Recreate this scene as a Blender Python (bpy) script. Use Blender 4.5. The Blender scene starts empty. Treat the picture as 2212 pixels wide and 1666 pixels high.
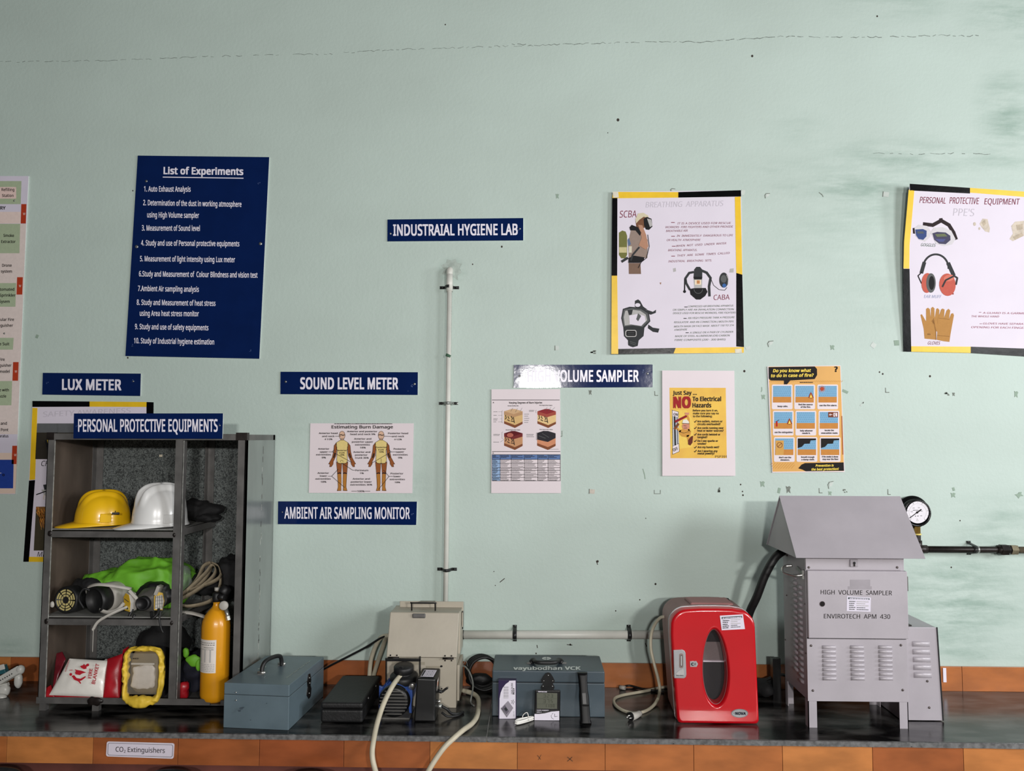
import bpy, bmesh, math, random
from mathutils import Vector, Matrix, noise as mnoise

# ---------------------------------------------------------------- camera, light, exposure
SC = bpy.context.scene
COL = SC.collection
ZC = 0.80                      # height of the worktop above the floor; all z below are measured from the worktop
FPX, PW, PH = 1752.0, 2212, 1666
CAM = Vector((0.0, -3.34, 1.0))
YAW, PITCH, ROLL = math.radians(1.39), math.radians(3.64), math.radians(0.19)
FWD = Vector((-math.sin(YAW)*math.cos(PITCH), math.cos(YAW)*math.cos(PITCH), math.sin(PITCH)))
_r = Vector((math.cos(YAW), math.sin(YAW), 0.0)); _u = _r.cross(FWD)
RIGHT = math.cos(ROLL)*_r + math.sin(ROLL)*_u
UP = -math.sin(ROLL)*_r + math.cos(ROLL)*_u
cam = bpy.data.cameras.new('camera'); cam.sensor_width = 36.0; cam.lens = 36.0*FPX/PW
cam.clip_start = 0.05; cam.clip_end = 60
camo = bpy.data.objects.new('camera', cam); COL.objects.link(camo)
mt = Matrix((RIGHT, UP, -FWD)).transposed().to_4x4(); mt.translation = CAM + Vector((0, 0, ZC))
camo.matrix_world = mt
SC.camera = camo

vs = SC.view_settings
vs.view_transform = 'Standard'; vs.look = 'None'; vs.gamma = 1.0; vs.use_curve_mapping = False
vs.exposure = 0.02
wd = bpy.data.worlds.new('room_ambience'); SC.world = wd; wd.use_nodes = True
wb = wd.node_tree.nodes['Background']; wb.inputs[0].default_value = (0.82, 0.92, 1.0, 1); wb.inputs[1].default_value = 0.035

def area_light(name, loc, target, sx, sy, power, color):
    d = bpy.data.lights.new(name, 'AREA'); d.shape = 'RECTANGLE'; d.size = sx; d.size_y = sy
    d.energy = power; d.color = color
    o = bpy.data.objects.new(name, d); COL.objects.link(o)
    L = Vector(loc) + Vector((0, 0, ZC)); o.location = L
    o.rotation_euler = (Vector(target) + Vector((0, 0, ZC)) - L).to_track_quat('-Z', 'Y').to_euler()
    return o
# daylight from a window in the right-hand wall, a tube lamp high on the opposite wall, and a second window far behind
area_light('window_daylight', (3.7, -3.2, 1.75), (0.6, 0.0, 0.9), 0.9, 1.1, 84, (0.97, 0.98, 1.0))
area_light('far_window_daylight', (6.2, -2.5, 1.35), (0.3, 0.0, 0.8), 0.8, 1.0, 105, (0.96, 0.98, 1.0))
area_light('tube_lamp', (0.08, -6.0, 1.60), (0.2, 0.0, 1.0), 0.26, 0.14, 100, (1.0, 0.97, 0.94))
area_light('added_front_lamp', (1.75, -6.0, 1.60), (0.6, 0.0, 0.9), 0.40, 0.14, 105, (1.0, 0.97, 0.94))  # lamp added to light the fronts while the sampler's left side stays dim

# ---------------------------------------------------------------- helpers
def lin(c):
    c = c/255.0
    return c/12.92 if c <= 0.04045 else ((c+0.055)/1.055)**2.4
def rgb(c): return (lin(c[0]), lin(c[1]), lin(c[2]), 1.0)

MATS = {}
def mat(name, c, rough=0.5, metal=0.0, var=0.0, scale=8.0, bump=0.0, bscale=60.0, trans=0.0, alpha=1.0, spec=None, stretch=None, c2=None, coat=0.0, lo=0.35, hi=0.65):
    """procedural principled material: base colour broken up by noise, optional bump"""
    if name in MATS: return MATS[name]
    m = bpy.data.materials.new(name); m.use_nodes = True
    nt = m.node_tree; N = nt.nodes; L = nt.links; b = N['Principled BSDF']
    b.inputs['Base Color'].default_value = rgb(c)
    b.inputs['Roughness'].default_value = rough; b.inputs['Metallic'].default_value = metal
    if trans: b.inputs['Transmission Weight'].default_value = trans
    if alpha < 1: b.inputs['Alpha'].default_value = alpha
    if spec is not None: b.inputs['Specular IOR Level'].default_value = spec
    if coat: b.inputs['Coat Weight'].default_value = coat; b.inputs['Coat Roughness'].default_value = 0.08
    if var or bump or c2:
        tc = N.new('ShaderNodeTexCoord'); vec = tc.outputs['Object']
        if stretch:
            mp = N.new('ShaderNodeMapping'); mp.inputs['Scale'].default_value = stretch
            L.new(vec, mp.inputs['Vector']); vec = mp.outputs['Vector']
    if var or c2:
        nz = N.new('ShaderNodeTexNoise'); nz.inputs['Scale'].default_value = scale; nz.inputs['Detail'].default_value = 6
        L.new(vec, nz.inputs['Vector'])
        rp = N.new('ShaderNodeValToRGB'); rp.color_ramp.elements[0].position = lo; rp.color_ramp.elements[1].position = hi
        a = rgb(c)
        if c2: rp.color_ramp.elements[0].color = rgb(c2); rp.color_ramp.elements[1].color = a
        else:
            rp.color_ramp.elements[0].color = tuple(x*(1-var) for x in a[:3]) + (1,)
            rp.color_ramp.elements[1].color = tuple(min(1, x*(1+var)) for x in a[:3]) + (1,)
        L.new(nz.outputs['Fac'], rp.inputs['Fac']); L.new(rp.outputs['Color'], b.inputs['Base Color'])
    if bump:
        n2 = N.new('ShaderNodeTexNoise'); n2.inputs['Scale'].default_value = bscale; n2.inputs['Detail'].default_value = 4
        L.new(vec, n2.inputs['Vector'])
        bp = N.new('ShaderNodeBump'); bp.inputs['Strength'].default_value = bump; bp.inputs['Distance'].default_value = 0.004
        L.new(n2.outputs['Fac'], bp.inputs['Height']); L.new(bp.outputs['Normal'], b.inputs['Normal'])
    MATS[name] = m
    return m
def ink(r, g, b, rough=0.6): return mat('print_%d_%d_%d' % (r, g, b), (r, g, b), rough, var=0.03, scale=90, spec=0.12)

ANCHOR = {}
def tag(o, label=None, cat=None, group=None, kind=None):
    if label: o['label'] = label
    if cat: o['category'] = cat
    if group: o['group'] = group
    if kind: o['kind'] = kind
    return o
def thing(name, label, cat, loc, rotz=0.0, group=None, local=False):
    o = bpy.data.objects.new(name, None); COL.objects.link(o); o.empty_display_size = 0.05
    o.location = Vector(loc) + Vector((0, 0, ZC)); o.rotation_euler = (0, 0, rotz)
    ANCHOR[o] = Vector((0, 0, 0)) if local else Vector(loc)
    return tag(o, label, cat, group)

def frame_of(d):
    d = d.normalized(); a = Vector((0, 0, 1)) if abs(d.z) < 0.9 else Vector((1, 0, 0))
    s = d.cross(a).normalized(); return s, s.cross(d).normalized()
def spline(pts, n=6, closed=False):
    P = [Vector(p) for p in pts]; out = []; k = len(P)
    rng = range(k) if closed else range(k-1)
    for i in rng:
        p1, p2 = P[i], P[(i+1) % k]
        p0 = P[i-1] if (closed or i > 0) else p1*2-p2
        p3 = P[(i+2) % k] if (closed or i+2 < k) else p2*2-p1
        for j in range(n):
            t = j/n
            out.append(0.5*((2*p1)+(p2-p0)*t+(2*p0-5*p1+4*p2-p3)*t*t+(3*p1-p0-3*p2+p3)*t**3))
    if not closed: out.append(P[-1])
    return out

class MB:
    def __init__(s): s.v = []; s.f = []; s.mi = []; s.sm = []; s.mats = []
    def slot(s, m):
        if m not in s.mats: s.mats.append(m)
        return s.mats.index(m)
    def add(s, vs_, fs, m, smooth=False):
        b = len(s.v); k = s.slot(m); s.v += [Vector(p) for p in vs_]
        for f in fs: s.f.append([b+i for i in f]); s.mi.append(k); s.sm.append(smooth)
        return s
    def box(s, x0, x1, y0, y1, z0, z1, m):
        v = [(x, y, z) for z in (z0, z1) for y in (y0, y1) for x in (x0, x1)]
        return s.add(v, [(0,2,3,1),(4,5,7,6),(0,1,5,4),(2,6,7,3),(0,4,6,2),(1,3,7,5)], m)
    def hexa(s, b4, t4, m):
        return s.add(list(b4)+list(t4), [(3,2,1,0),(4,5,6,7),(0,1,5,4),(1,2,6,5),(2,3,7,6),(3,0,4,7)], m)
    def bar(s, p0, p1, w, t, m, upv=None):
        p0, p1 = Vector(p0), Vector(p1); d = p1-p0
        a, b = frame_of(d)
        if upv is not None:
            b = Vector(upv); b = (b-d.normalized()*b.dot(d.normalized())).normalized(); a = d.cross(b).normalized()
        q = [a*w/2+b*t/2, -a*w/2+b*t/2, -a*w/2-b*t/2, a*w/2-b*t/2]
        return s.hexa([p0+x for x in q], [p1+x for x in q], m)
    def cyl(s, p0, p1, r, m, r1=None, seg=24, caps=True, smooth=True):
        p0, p1 = Vector(p0), Vector(p1); r1 = r if r1 is None else r1
        a, b = frame_of(p1-p0); v = []
        for p, q in ((p0, r), (p1, r1)):
            for i in range(seg):
                t = 2*math.pi*i/seg; v.append(p+(a*math.cos(t)+b*math.sin(t))*q)
        s.add(v, [(i, (i+1) % seg, seg+(i+1) % seg, seg+i) for i in range(seg)], m, smooth)
        if caps: s.add(v, [tuple(range(seg))[::-1], tuple(range(seg, 2*seg))], m)
        return s
    def tube(s, pts, r, m, seg=10, n=6, closed=False, flat=None):
        P = spline(pts, n, closed) if n > 0 else [Vector(p) for p in pts]
        v = []; k = len(P); prev = None
        for i, p in enumerate(P):
            d = (P[(i+1) % k]-P[i-1]) if (closed or 0 < i < k-1) else (P[1]-P[0] if i == 0 else P[-1]-P[-2])
            if d.length < 1e-9: d = Vector((0, 0, 1))
            d.normalize()
            if prev is None: a, b = frame_of(d)
            else:
                a = prev-d*prev.dot(d)
                a = a.normalized() if a.length > 1e-6 else frame_of(d)[0]
                b = a.cross(d)
            prev = a
            rr = r(i/(k-1)) if callable(r) else r
            for j in range(seg):
                t = 2*math.pi*j/seg
                v.append(p+a*math.cos(t)*rr+b*math.sin(t)*rr*(flat or 1.0))
        f = []
        for i in range(k if closed else k-1):
            for j in range(seg):
                f.append((i*seg+j, i*seg+(j+1) % seg, ((i+1) % k)*seg+(j+1) % seg, ((i+1) % k)*seg+j))
        s.add(v, f, m, True)
        if not closed: s.add(v[:seg]+v[-seg:], [tuple(range(seg))[::-1], tuple(range(seg, 2*seg))], m)
        return s
    def ribbon(s, pts, w, m, side=(0, 1, 0), t=0.0015, n=6):
        """flat strap along pts, width along the given side vector"""
        P = spline(pts, n); v = []; sd = Vector(side).normalized()
        for i, p in enumerate(P):
            d = (P[min(i+1, len(P)-1)]-P[max(i-1, 0)]).normalized()
            a = (sd-d*sd.dot(d)); a = a.normalized() if a.length > 1e-5 else frame_of(d)[0]
            b = d.cross(a)
            v += [p+a*w/2+b*t/2, p-a*w/2+b*t/2, p-a*w/2-b*t/2, p+a*w/2-b*t/2]
        f = []
        for i in range(len(P)-1):
            for j in range(4): f.append((i*4+j, i*4+(j+1) % 4, i*4+4+(j+1) % 4, i*4+4+j))
        f += [(3, 2, 1, 0), tuple(len(v)-4+q for q in range(4))]
        return s.add(v, f, m, True)
    def lathe(s, prof, c, m, axis=(0, 0, 1), seg=32, smooth=True, squash=1.0):
        c = Vector(c); d = Vector(axis).normalized(); a, b = frame_of(d); v = []; k = len(prof)
        for r, h in prof:
            for i in range(seg):
                t = 2*math.pi*i/seg; v.append(c+d*h+(a*math.cos(t)+b*math.sin(t)*squash)*r)
        f = [(i*seg+j, i*seg+(j+1) % seg, (i+1)*seg+(j+1) % seg, (i+1)*seg+j) for i in range(k-1) for j in range(seg)]
        s.add(v, f, m, smooth)
        caps = []
        if prof[0][0] > 1e-6: caps.append(tuple(range(seg))[::-1])
        if prof[-1][0] > 1e-6: caps.append(tuple(range((k-1)*seg, k*seg)))
        if caps: s.add(v, caps, m)
        return s
    def prism(s, poly, to3, ext, m, m2=None):
        """extrude a 2-D outline: to3 maps (a, b) to a point, ext is the extrusion vector"""
        A = [Vector(to3(*p)) for p in poly]; B = [p+Vector(ext) for p in A]; n = len(A)
        s.add(A+B, [tuple(range(n)), tuple(range(n, 2*n))[::-1]], m)
        return s.add(A+B, [(i, i+n, (i+1) % n+n, (i+1) % n) for i in range(n)], m2 or m)
    def grid(s, fn, nu, nv, m, wrap=False, smooth=True):
        v = [fn(i/nu, j/nv) for j in range(nv+1) for i in range(nu+(0 if wrap else 1))]
        w = nu if wrap else nu+1
        f = [(j*w+i, j*w+(i+1) % w, (j+1)*w+(i+1) % w, (j+1)*w+i) for j in range(nv) for i in range(nu)]
        return s.add(v, f, m, smooth)
    def blob(s, c, rad, m, amp=0.15, freq=18.0, seed=0.0, nu=40, nv=24, pw=1.0, flat_bottom=None):
        """lumpy closed cushion"""
        c = Vector(c)
        def fn(u, v_):
            t = 2*math.pi*u; p = math.pi*(v_-0.5)
            d = Vector((math.cos(p)*math.cos(t), math.cos(p)*math.sin(t), math.sin(p)))
            d = Vector([math.copysign(abs(x)**pw, x) for x in d])
            q = Vector((d.x*rad[0], d.y*rad[1], d.z*rad[2]))
            k = 1+amp*mnoise.noise((c+q)*freq+Vector((seed, seed*2, seed*3)))+amp*0.5*mnoise.noise((c+q)*freq*2.3+Vector((seed, 7, seed)))
            q = c+q*k
            if flat_bottom is not None and q.z < flat_bottom: q.z = flat_bottom+0.0005*d.z
            return q
        return s.grid(fn, nu, nv, m, wrap=True)
    def build(s, name, parent=None, bevel=0.0, seg=2, sub=0, solid=0.0, ang=35):
        me = bpy.data.meshes.new(name)
        if parent is None:
            lo = Vector([min(p[i] for p in s.v) for i in range(3)]); hi = Vector([max(p[i] for p in s.v) for i in range(3)])
            an = Vector(((lo.x+hi.x)/2, (lo.y+hi.y)/2, lo.z))
        else: an = ANCHOR[parent]
        me.from_pydata([tuple(p-an) for p in s.v], [], s.f)
        for m in s.mats: me.materials.append(m)
        me.polygons.foreach_set('material_index', s.mi); me.polygons.foreach_set('use_smooth', s.sm)
        bm = bmesh.new(); bm.from_mesh(me)
        bmesh.ops.remove_doubles(bm, verts=bm.verts, dist=1e-6)
        if not getattr(s, 'flat', False): bmesh.ops.recalc_face_normals(bm, faces=bm.faces)
        bm.to_mesh(me); bm.free(); me.update()
        o = bpy.data.objects.new(name, me); COL.objects.link(o); ANCHOR[o] = an
        if parent is None: o.location = an+Vector((0, 0, ZC))
        else: o.parent = parent
        if sub:
            q = o.modifiers.new('smooth', 'SUBSURF'); q.levels = q.render_levels = sub
        if solid:
            q = o.modifiers.new('thickness', 'SOLIDIFY'); q.thickness = solid; q.offset = 0
        if bevel:
            q = o.modifiers.new('edges', 'BEVEL'); q.width = bevel; q.segments = seg; q.limit_method = 'ANGLE'; q.angle_limit = math.radians(ang)
            if hasattr(q, 'harden_normals'): q.harden_normals = False
        return o

# surveying the photograph: where the sight line through a measured point meets a real plane
def hit(u, v, P0, Nn):
    d = RIGHT*(u-PW/2)/FPX + UP*(PH/2-v)/FPX + FWD
    P0 = Vector(P0); Nn = Vector(Nn)
    return CAM + d*((P0-CAM).dot(Nn)/d.dot(Nn))
def on_y(u, v, y=0.0): return hit(u, v, (0, y, 0), (0, 1, 0))
def on_top(u, v, z=0.0): return hit(u, v, (0, 0, z), (0, 0, 1))

_G = {}
try: FONT = bpy.data.fonts.load(bpy.utils.system_resource('DATAFILES', path='fonts') + '/NotoSansMath-Regular.woff2')   # the sans serif that ships with Blender
except Exception: FONT = None
def glyphs(t, bold):
    """flat outline mesh of a text; weight is added by laying shifted copies of the letters over each other"""
    k = (t, bold)
    if k not in _G:
        cu = bpy.data.curves.new('lettering', 'FONT'); cu.body = t; cu.resolution_u = 3
        if FONT: cu.font = FONT
        cu.space_character = 1.0+max(bold, 0)*1.6
        ob = bpy.data.objects.new('lettering', cu)
        me = bpy.data.meshes.new_from_object(ob)
        V = [(p.co.x, p.co.y) for p in me.vertices]; F_ = [tuple(f.vertices) for f in me.polygons]
        bpy.data.objects.remove(ob); bpy.data.curves.remove(cu); bpy.data.meshes.remove(me)
        if bold > 0.001:
            sh = [(-bold, -bold*.6), (bold, -bold*.6), (bold, bold*.6), (-bold, bold*.6)]
            if bold > .015: sh += [(0, 0), (-bold, 0), (bold, 0)]
            V2 = []; F2 = []
            for dx, dy in sh:
                n = len(V2); V2 += [(x+dx, y+dy, n//len(V)) for x, y in V]; F2 += [tuple(n+q for q in f) for f in F_]
            V, F_ = V2, F2
        else: V = [(x, y, 0) for x, y in V]
        _G[k] = (V, F_)
    return _G[k]
CAPH = max(p[1] for p in glyphs('H', 0.0)[0])

class Art(MB):
    """flat printing on a plane: coordinates are survey points (o + p/k), laid on the plane in thin layers"""
    def __init__(s, P0=(0, 0, 0), N=(0, -1, 0), o=(0, 0), k=1.0, base=0.0008):
        super().__init__(); s.P0 = Vector(P0); s.N = Vector(N).normalized(); s.o = o; s.k = k; s.base = base; s.flat = True
    def build(s, name, parent=None, **kw):
        """blocks of print that stand apart become parts of their own"""
        if name not in ('lettering', 'stain', 'glue_smear') or not s.f: return MB.build(s, name, parent, **kw)
        key = {}; par = []
        def find(i):
            while par[i] != i: i = par[i]
            return i
        isl = []; own = list(range(len(s.v)))
        def fv(i):
            while own[i] != i: own[i] = own[own[i]]; i = own[i]
            return i
        for f in s.f:
            for q in f[1:]: own[fv(q)] = fv(f[0])
        for fi, f in enumerate(s.f): key.setdefault(fv(f[0]), []).append(fi)
        for fl in key.values():
            P = [s.v[i] for f in fl for i in s.f[f]]
            isl.append((fl, [min(p[k] for p in P) for k in range(3)], [max(p[k] for p in P) for k in range(3)])); par.append(len(par))
        gap = .011 if name == 'lettering' else .03
        for i in range(len(isl)):
            for j in range(i):
                if all(isl[i][1][k]-gap < isl[j][2][k] and isl[j][1][k]-gap < isl[i][2][k] for k in range(3)): par[find(i)] = find(j)
        out = {}
        for i, q in enumerate(isl): out.setdefault(find(i), []).extend(q[0])
        o = None
        for fl in out.values():
            n = MB(); n.flat = True; n.mats = s.mats; ren = {}
            for f in sorted(fl):
                for i in s.f[f]:
                    if i not in ren: ren[i] = len(n.v); n.v.append(s.v[i])
                n.f.append([ren[i] for i in s.f[f]]); n.mi.append(s.mi[f]); n.sm.append(False)
            o = n.build(name, parent, **kw)
        return o
    def fresh(s):
        return Art(s.P0, s.N, s.o, s.k, s.base)
    def pt(s, a, b, layer=0): return hit(s.o[0]+a/s.k, s.o[1]+b/s.k, s.P0+s.N*(s.base+layer*0.00035), s.N)
    def poly(s, pts, m, L=1):
        v = [s.pt(a, b, L) for a, b in pts]
        n = Vector((0, 0, 0))
        for i in range(len(v)): n += (v[i]-v[0]).cross(v[(i+1) % len(v)]-v[0])
        if n.dot(s.N) < 0: v.reverse()
        s.add(v, [tuple(range(len(v)))], m); return s
    def rect(s, a0, b0, a1, b1, m, L=1): return s.poly([(a0, b0), (a1, b0), (a1, b1), (a0, b1)], m, L)
    def disc(s, a, b, r, m, L=1, rb=None, n=24, rot=0.0, t0=0, t1=360):
        rb = r if rb is None else rb; P = []
        for i in range(n if t1-t0 >= 360 else n+1):
            t = math.radians(t0+(t1-t0)*i/n); x, y = r*math.cos(t), rb*math.sin(t)
            P.append((a+x*math.cos(rot)-y*math.sin(rot), b+x*math.sin(rot)+y*math.cos(rot)))
        return s.poly(P, m, L)
    def line(s, pts, w, m, L=2, closed=False):
        q = list(pts)+([pts[0]] if closed else [])
        for i, ((a0, b0), (a1, b1)) in enumerate(zip(q, q[1:])):
            d = math.hypot(a1-a0, b1-b0)
            if d < 1e-6: continue
            x, y = (a1-a0)/d*w/2, (b1-b0)/d*w/2
            s.poly([(a0-y-x*.4, b0+x-y*.4), (a1-y+x*.4, b1+x+y*.4), (a1+y+x*.4, b1-x+y*.4), (a0+y-x*.4, b0-x-y*.4)], m, L+.13*(i % 2)+(.26 if closed and i == len(q)-2 else 0))
        return s
    def ring(s, a, b, r, w, m, L=2, rb=None, n=28, t0=0, t1=360):
        rb = r if rb is None else rb
        pts = [(a+r*math.cos(math.radians(t0+(t1-t0)*i/n)), b+rb*math.sin(math.radians(t0+(t1-t0)*i/n))) for i in range(n+1)]
        return s.line(pts, w, m, L)
    def rrect(s, a0, b0, a1, b1, r, m, L=1):
        P = []
        for cx, cy, t in ((a1-r, b0+r, -90), (a1-r, b1-r, 0), (a0+r, b1-r, 90), (a0+r, b0+r, 180)):
            for i in range(6): q = math.radians(t+i*18); P.append((cx+r*math.cos(q), cy+r*math.sin(q)))
        return s.poly(P, m, L)
    def text(s, t, a, b, h, m, L=3, bold=0.0, shear=0.0):
        """baseline from a to b, capital height h"""
        V, Fc = glyphs(t, round(bold*1.35, 4) if bold > .008 else max(bold, 0))
        if not V: return s
        x0 = min(p[0] for p in V); x1 = max(p[0] for p in V); w = max(x1-x0, 1e-6)
        dx, dy = b[0]-a[0], b[1]-a[1]; d = math.hypot(dx, dy); nx, ny = dy/d, -dx/d
        out = []
        for x, y, lay in V:
            q = (x-x0)/w; c = y/CAPH*h
            out.append(s.pt(a[0]+dx*q+nx*c+dx/d*c*shear, a[1]+dy*q+ny*c+dy/d*c*shear, L+lay*.12))
        s.add(out, Fc, m); return s
    def scribble(s, a0, b, a1, h, m, L=3, seed=1, gap=0.22, slope=0.0):
        """a line of print too small to read: a row of short strokes"""
        R = random.Random(seed); x = a0
        while x < a1-h*0.4:
            w = min(R.uniform(1.2, 4.0)*h, a1-x)
            y = b+slope*(x-a0)
            s.poly([(x, y-h/2+R.uniform(-.1, .1)*h), (x+w, y+slope*w-h/2+R.uniform(-.1, .1)*h), (x+w, y+slope*w+h/2), (x, y+h/2)], m, L)
            x += w+h*R.uniform(gap, gap*2.2)
        return s
    def slab(s, quad, m, edge, depth, L=0):
        """a sheet or plate: front quad at layer L, with real thickness behind it"""
        f = [s.pt(a, b, L) for a, b in quad]; bk = [p-s.N*depth for p in f]; n = len(f)
        nn = (f[1]-f[0]).cross(f[2]-f[0])
        if nn.dot(s.N) < 0: f.reverse(); bk.reverse()
        s.add(f+bk, [tuple(range(n)), tuple(range(n, 2*n))[::-1]], m)
        s.add(f+bk, [(i, i+n, (i+1) % n+n, (i+1) % n) for i in range(n)], edge)
        return s
# ---------------------------------------------------------------- the room
def wall_material():
    m = bpy.data.materials.new('mint_wall_paint'); m.use_nodes = True
    nt = m.node_tree; N = nt.nodes; L = nt.links; b = N['Principled BSDF']
    b.inputs['Roughness'].default_value = 0.55; b.inputs['Specular IOR Level'].default_value = 0.3
    ge = N.new('ShaderNodeNewGeometry'); pos = ge.outputs['Position']
    def noise(scale, st, det=5, rough=0.55):
        mp = N.new('ShaderNodeMapping'); mp.inputs['Scale'].default_value = st; L.new(pos, mp.inputs['Vector'])
        n = N.new('ShaderNodeTexNoise'); n.inputs['Scale'].default_value = scale; n.inputs['Detail'].default_value = det
        n.inputs['Roughness'].default_value = rough
        L.new(mp.outputs['Vector'], n.inputs['Vector']); return n.outputs['Fac']
    def ramp(x, p0, p1, c0=(0, 0, 0, 1), c1=(1, 1, 1, 1)):
        r = N.new('ShaderNodeValToRGB'); r.color_ramp.elements[0].position = p0; r.color_ramp.elements[1].position = p1
        r.color_ramp.elements[0].color = c0; r.color_ramp.elements[1].color = c1; L.new(x, r.inputs['Fac']); return r.outputs['Color']
    def mth(op, a, b_):
        q = N.new('ShaderNodeMath'); q.operation = op
        for i, x in enumerate((a, b_)):
            if isinstance(x, (int, float)): q.inputs[i].default_value = x
            else: L.new(x, q.inputs[i])
        return q.outputs[0]
    base = ramp(noise(1.6, (1, 1, 1.6)), 0.3, 0.7, rgb((182, 197, 189)), rgb((189, 205, 197)))
    # damp patches: soft ellipses broken up by sideways-stretched noise
    dirt = ramp(noise(7.0, (0.55, 1, 2.6), 8, 0.65), 0.40, 0.68)
    total = None
    for (u, v, ru, rv, k) in STAINS:
        p = on_y(u, v)
        q = N.new('ShaderNodeVectorMath'); q.operation = 'SUBTRACT'; L.new(pos, q.inputs[0]); q.inputs[1].default_value = (p.x, 0, p.z+ZC)
        w = N.new('ShaderNodeVectorMath'); w.operation = 'MULTIPLY'; L.new(q.outputs[0], w.inputs[0]); w.inputs[1].default_value = (525/ru, 0, 525/rv)
        le = N.new('ShaderNodeVectorMath'); le.operation = 'LENGTH'; L.new(w.outputs[0], le.inputs[0])
        f = mth('MULTIPLY', mth('MAXIMUM', mth('SUBTRACT', 1.0, le.outputs['Value']), 0.0), k)
        total = f if total is None else mth('ADD', total, f)
    fac = mth('MINIMUM', mth('MULTIPLY', total, mth('ADD', mth('MULTIPLY', dirt, 0.95), 0.05)), 0.8)
    mx = N.new('ShaderNodeMixRGB'); L.new(fac, mx.inputs[0]); L.new(base, mx.inputs[1]); mx.inputs[2].default_value = rgb((138, 162, 150))
    L.new(mx.outputs[0], b.inputs['Base Color'])
    bp = N.new('ShaderNodeBump'); bp.inputs['Strength'].default_value = 0.22; bp.inputs['Distance'].default_value = 0.004
    L.new(mth('ADD', noise(70, (1, 1, 1), 3), mth('MULTIPLY', noise(9, (1, 1, 1), 3), 1.2)), bp.inputs['Height']); L.new(bp.outputs['Normal'], b.inputs['Normal'])
    return m
STAINS = [(2060, 1320, 190, 110, 1.3), (1990, 1240, 160, 70, 0.6), (2140, 1210, 130, 130, 0.6), (2170, 1120, 160, 80, 0.5), (2120, 1420, 200, 40, 0.6),
          (1830, 405, 170, 40, 1.0), (1880, 450, 120, 60, 0.6), (1950, 345, 260, 70, 0.9), (2180, 260, 90, 160, 1.0), (2190, 30, 140, 90, 0.9), (1930, 5, 170, 60, 0.6),
          (1760, 500, 130, 80, 0.35), (1880, 600, 140, 200, 0.25), (1660, 370, 90, 50, 0.4), (1330, 1330, 90, 60, 0.25), (1040, 1420, 60, 50, 0.7), (20, 1400, 60, 30, 1.0),
          (976, 585, 38, 34, 1.2), (1720, 280, 90, 60, 0.35), (900, 1050, 40, 40, 0.5), (640, 930, 40, 60, 0.3), (830, 1410, 120, 30, 0.3)]
WALL = wall_material()
m = MB(); m.box(-4.2, 4.6, 0, 0.15, -ZC, 2.9, WALL); wall = tag(m.build('wall_back'), kind='structure')
m = MB(); m.box(-4.2, 4.6, -7.5, 0.15, -ZC-0.1, -ZC, mat('floor_cement', (120, 116, 110), 0.6, var=0.2, scale=3)); tag(m.build('floor'), kind='structure')

# the plaster crack high on the wall and the small nicks: cracks are part of the wall
CR = mat('crack_dark', (120, 128, 122), 0.9, var=0.2, scale=50); NK = mat('nick_dark', (58, 50, 44), 0.9, var=0.2, scale=50)
a = Art(base=0.0004); R = random.Random(4)
def crack(pts, w0, w1, skip):
    P = []
    for (u0, v0), (u1, v1) in zip(pts, pts[1:]):
        n = max(2, int(abs(u1-u0)/6))
        for i in range(n): t = i/n; P.append((u0+(u1-u0)*t, v0+(v1-v0)*t+R.uniform(-1.6, 1.6)))
    for p, q in zip(P, P[1:]):
        if R.random() > skip: a.line([p, q], R.uniform(w0, w1), CR, 1)
crack([(0, 134), (260, 130), (480, 121), (700, 117), (850, 107), (1080, 100), (1170, 98)], 0.4, 1.0, 0.45)
crack([(1106, 95), (1160, 98), (1290, 93), (1400, 91), (1455, 90), (1520, 91), (1610, 84), (1680, 79), (1760, 80), (1880, 80), (1960, 79), (2040, 76), (2120, 78)], 0.5, 1.5, 0.28)
crack([(1880, 331), (1960, 333), (2060, 331), (2170, 335)], 0.6, 1.4, 0.5)
a.build('crack', wall)
a = Art(base=0.0004)
for u, v, r in ((1625, 121, 2.4), (1335, 259, 3.0), (1313, 287, 1.0), (1895, 35, 1.8), (962, 53, 1.4), (1608, 802, 2.4), (2009, 813, 2.2), (1907, 808, 1.8), (1900, 804, 1.6), (1021, 571, 1.4),
                (1084, 533, 2.0), (287, 412, 1.4), (276, 773, 1.8), (1291, 1213, 2.4), (1416, 1262, 2.2), (1382, 1296, 1.4), (2055, 1226, 1.6), (1960, 1248, 1.2), (1330, 1320, 1.4), (1232, 1393, 2), (1158, 1412, 1.6),
                (1067, 1235, 1), (1070, 1265, 1), (1850, 1125, 1.5), (1945, 1108, 1), (1600, 1047, 1.6), (1604, 1062, 1.4), (1605, 1070, 1.8), (2074, 1125, 1.4), (1140, 830, 1.2), (1395, 1120, 1.0)):
    a.disc(u, v, r, NK, 1, rb=r*1.15, n=10)
for p in (((1288, 1212), (1291, 1220)), ((1080, 1258), (1090, 1250)), ((1225, 1393), (1236, 1394)), ((1160, 1394), (1161, 1400)), ((1394, 1390), (1397, 1397))): a.line(p, 1.6, NK, 1)
a.build('nick', wall)
# rough plaster where the conduit enters the wall
a = Art(base=0.0004); PL = mat('plaster_patch', (168, 180, 172), 0.9, var=0.12, scale=60, bump=0.6)
a.poly([(955, 592), (960, 582), (953, 574), (964, 568), (966, 560), (976, 563), (984, 559), (988, 568), (998, 570), (993, 580), (998, 588), (988, 596), (990, 606), (982, 600)], PL, 1); a.build('plaster_patch', wall)

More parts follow.
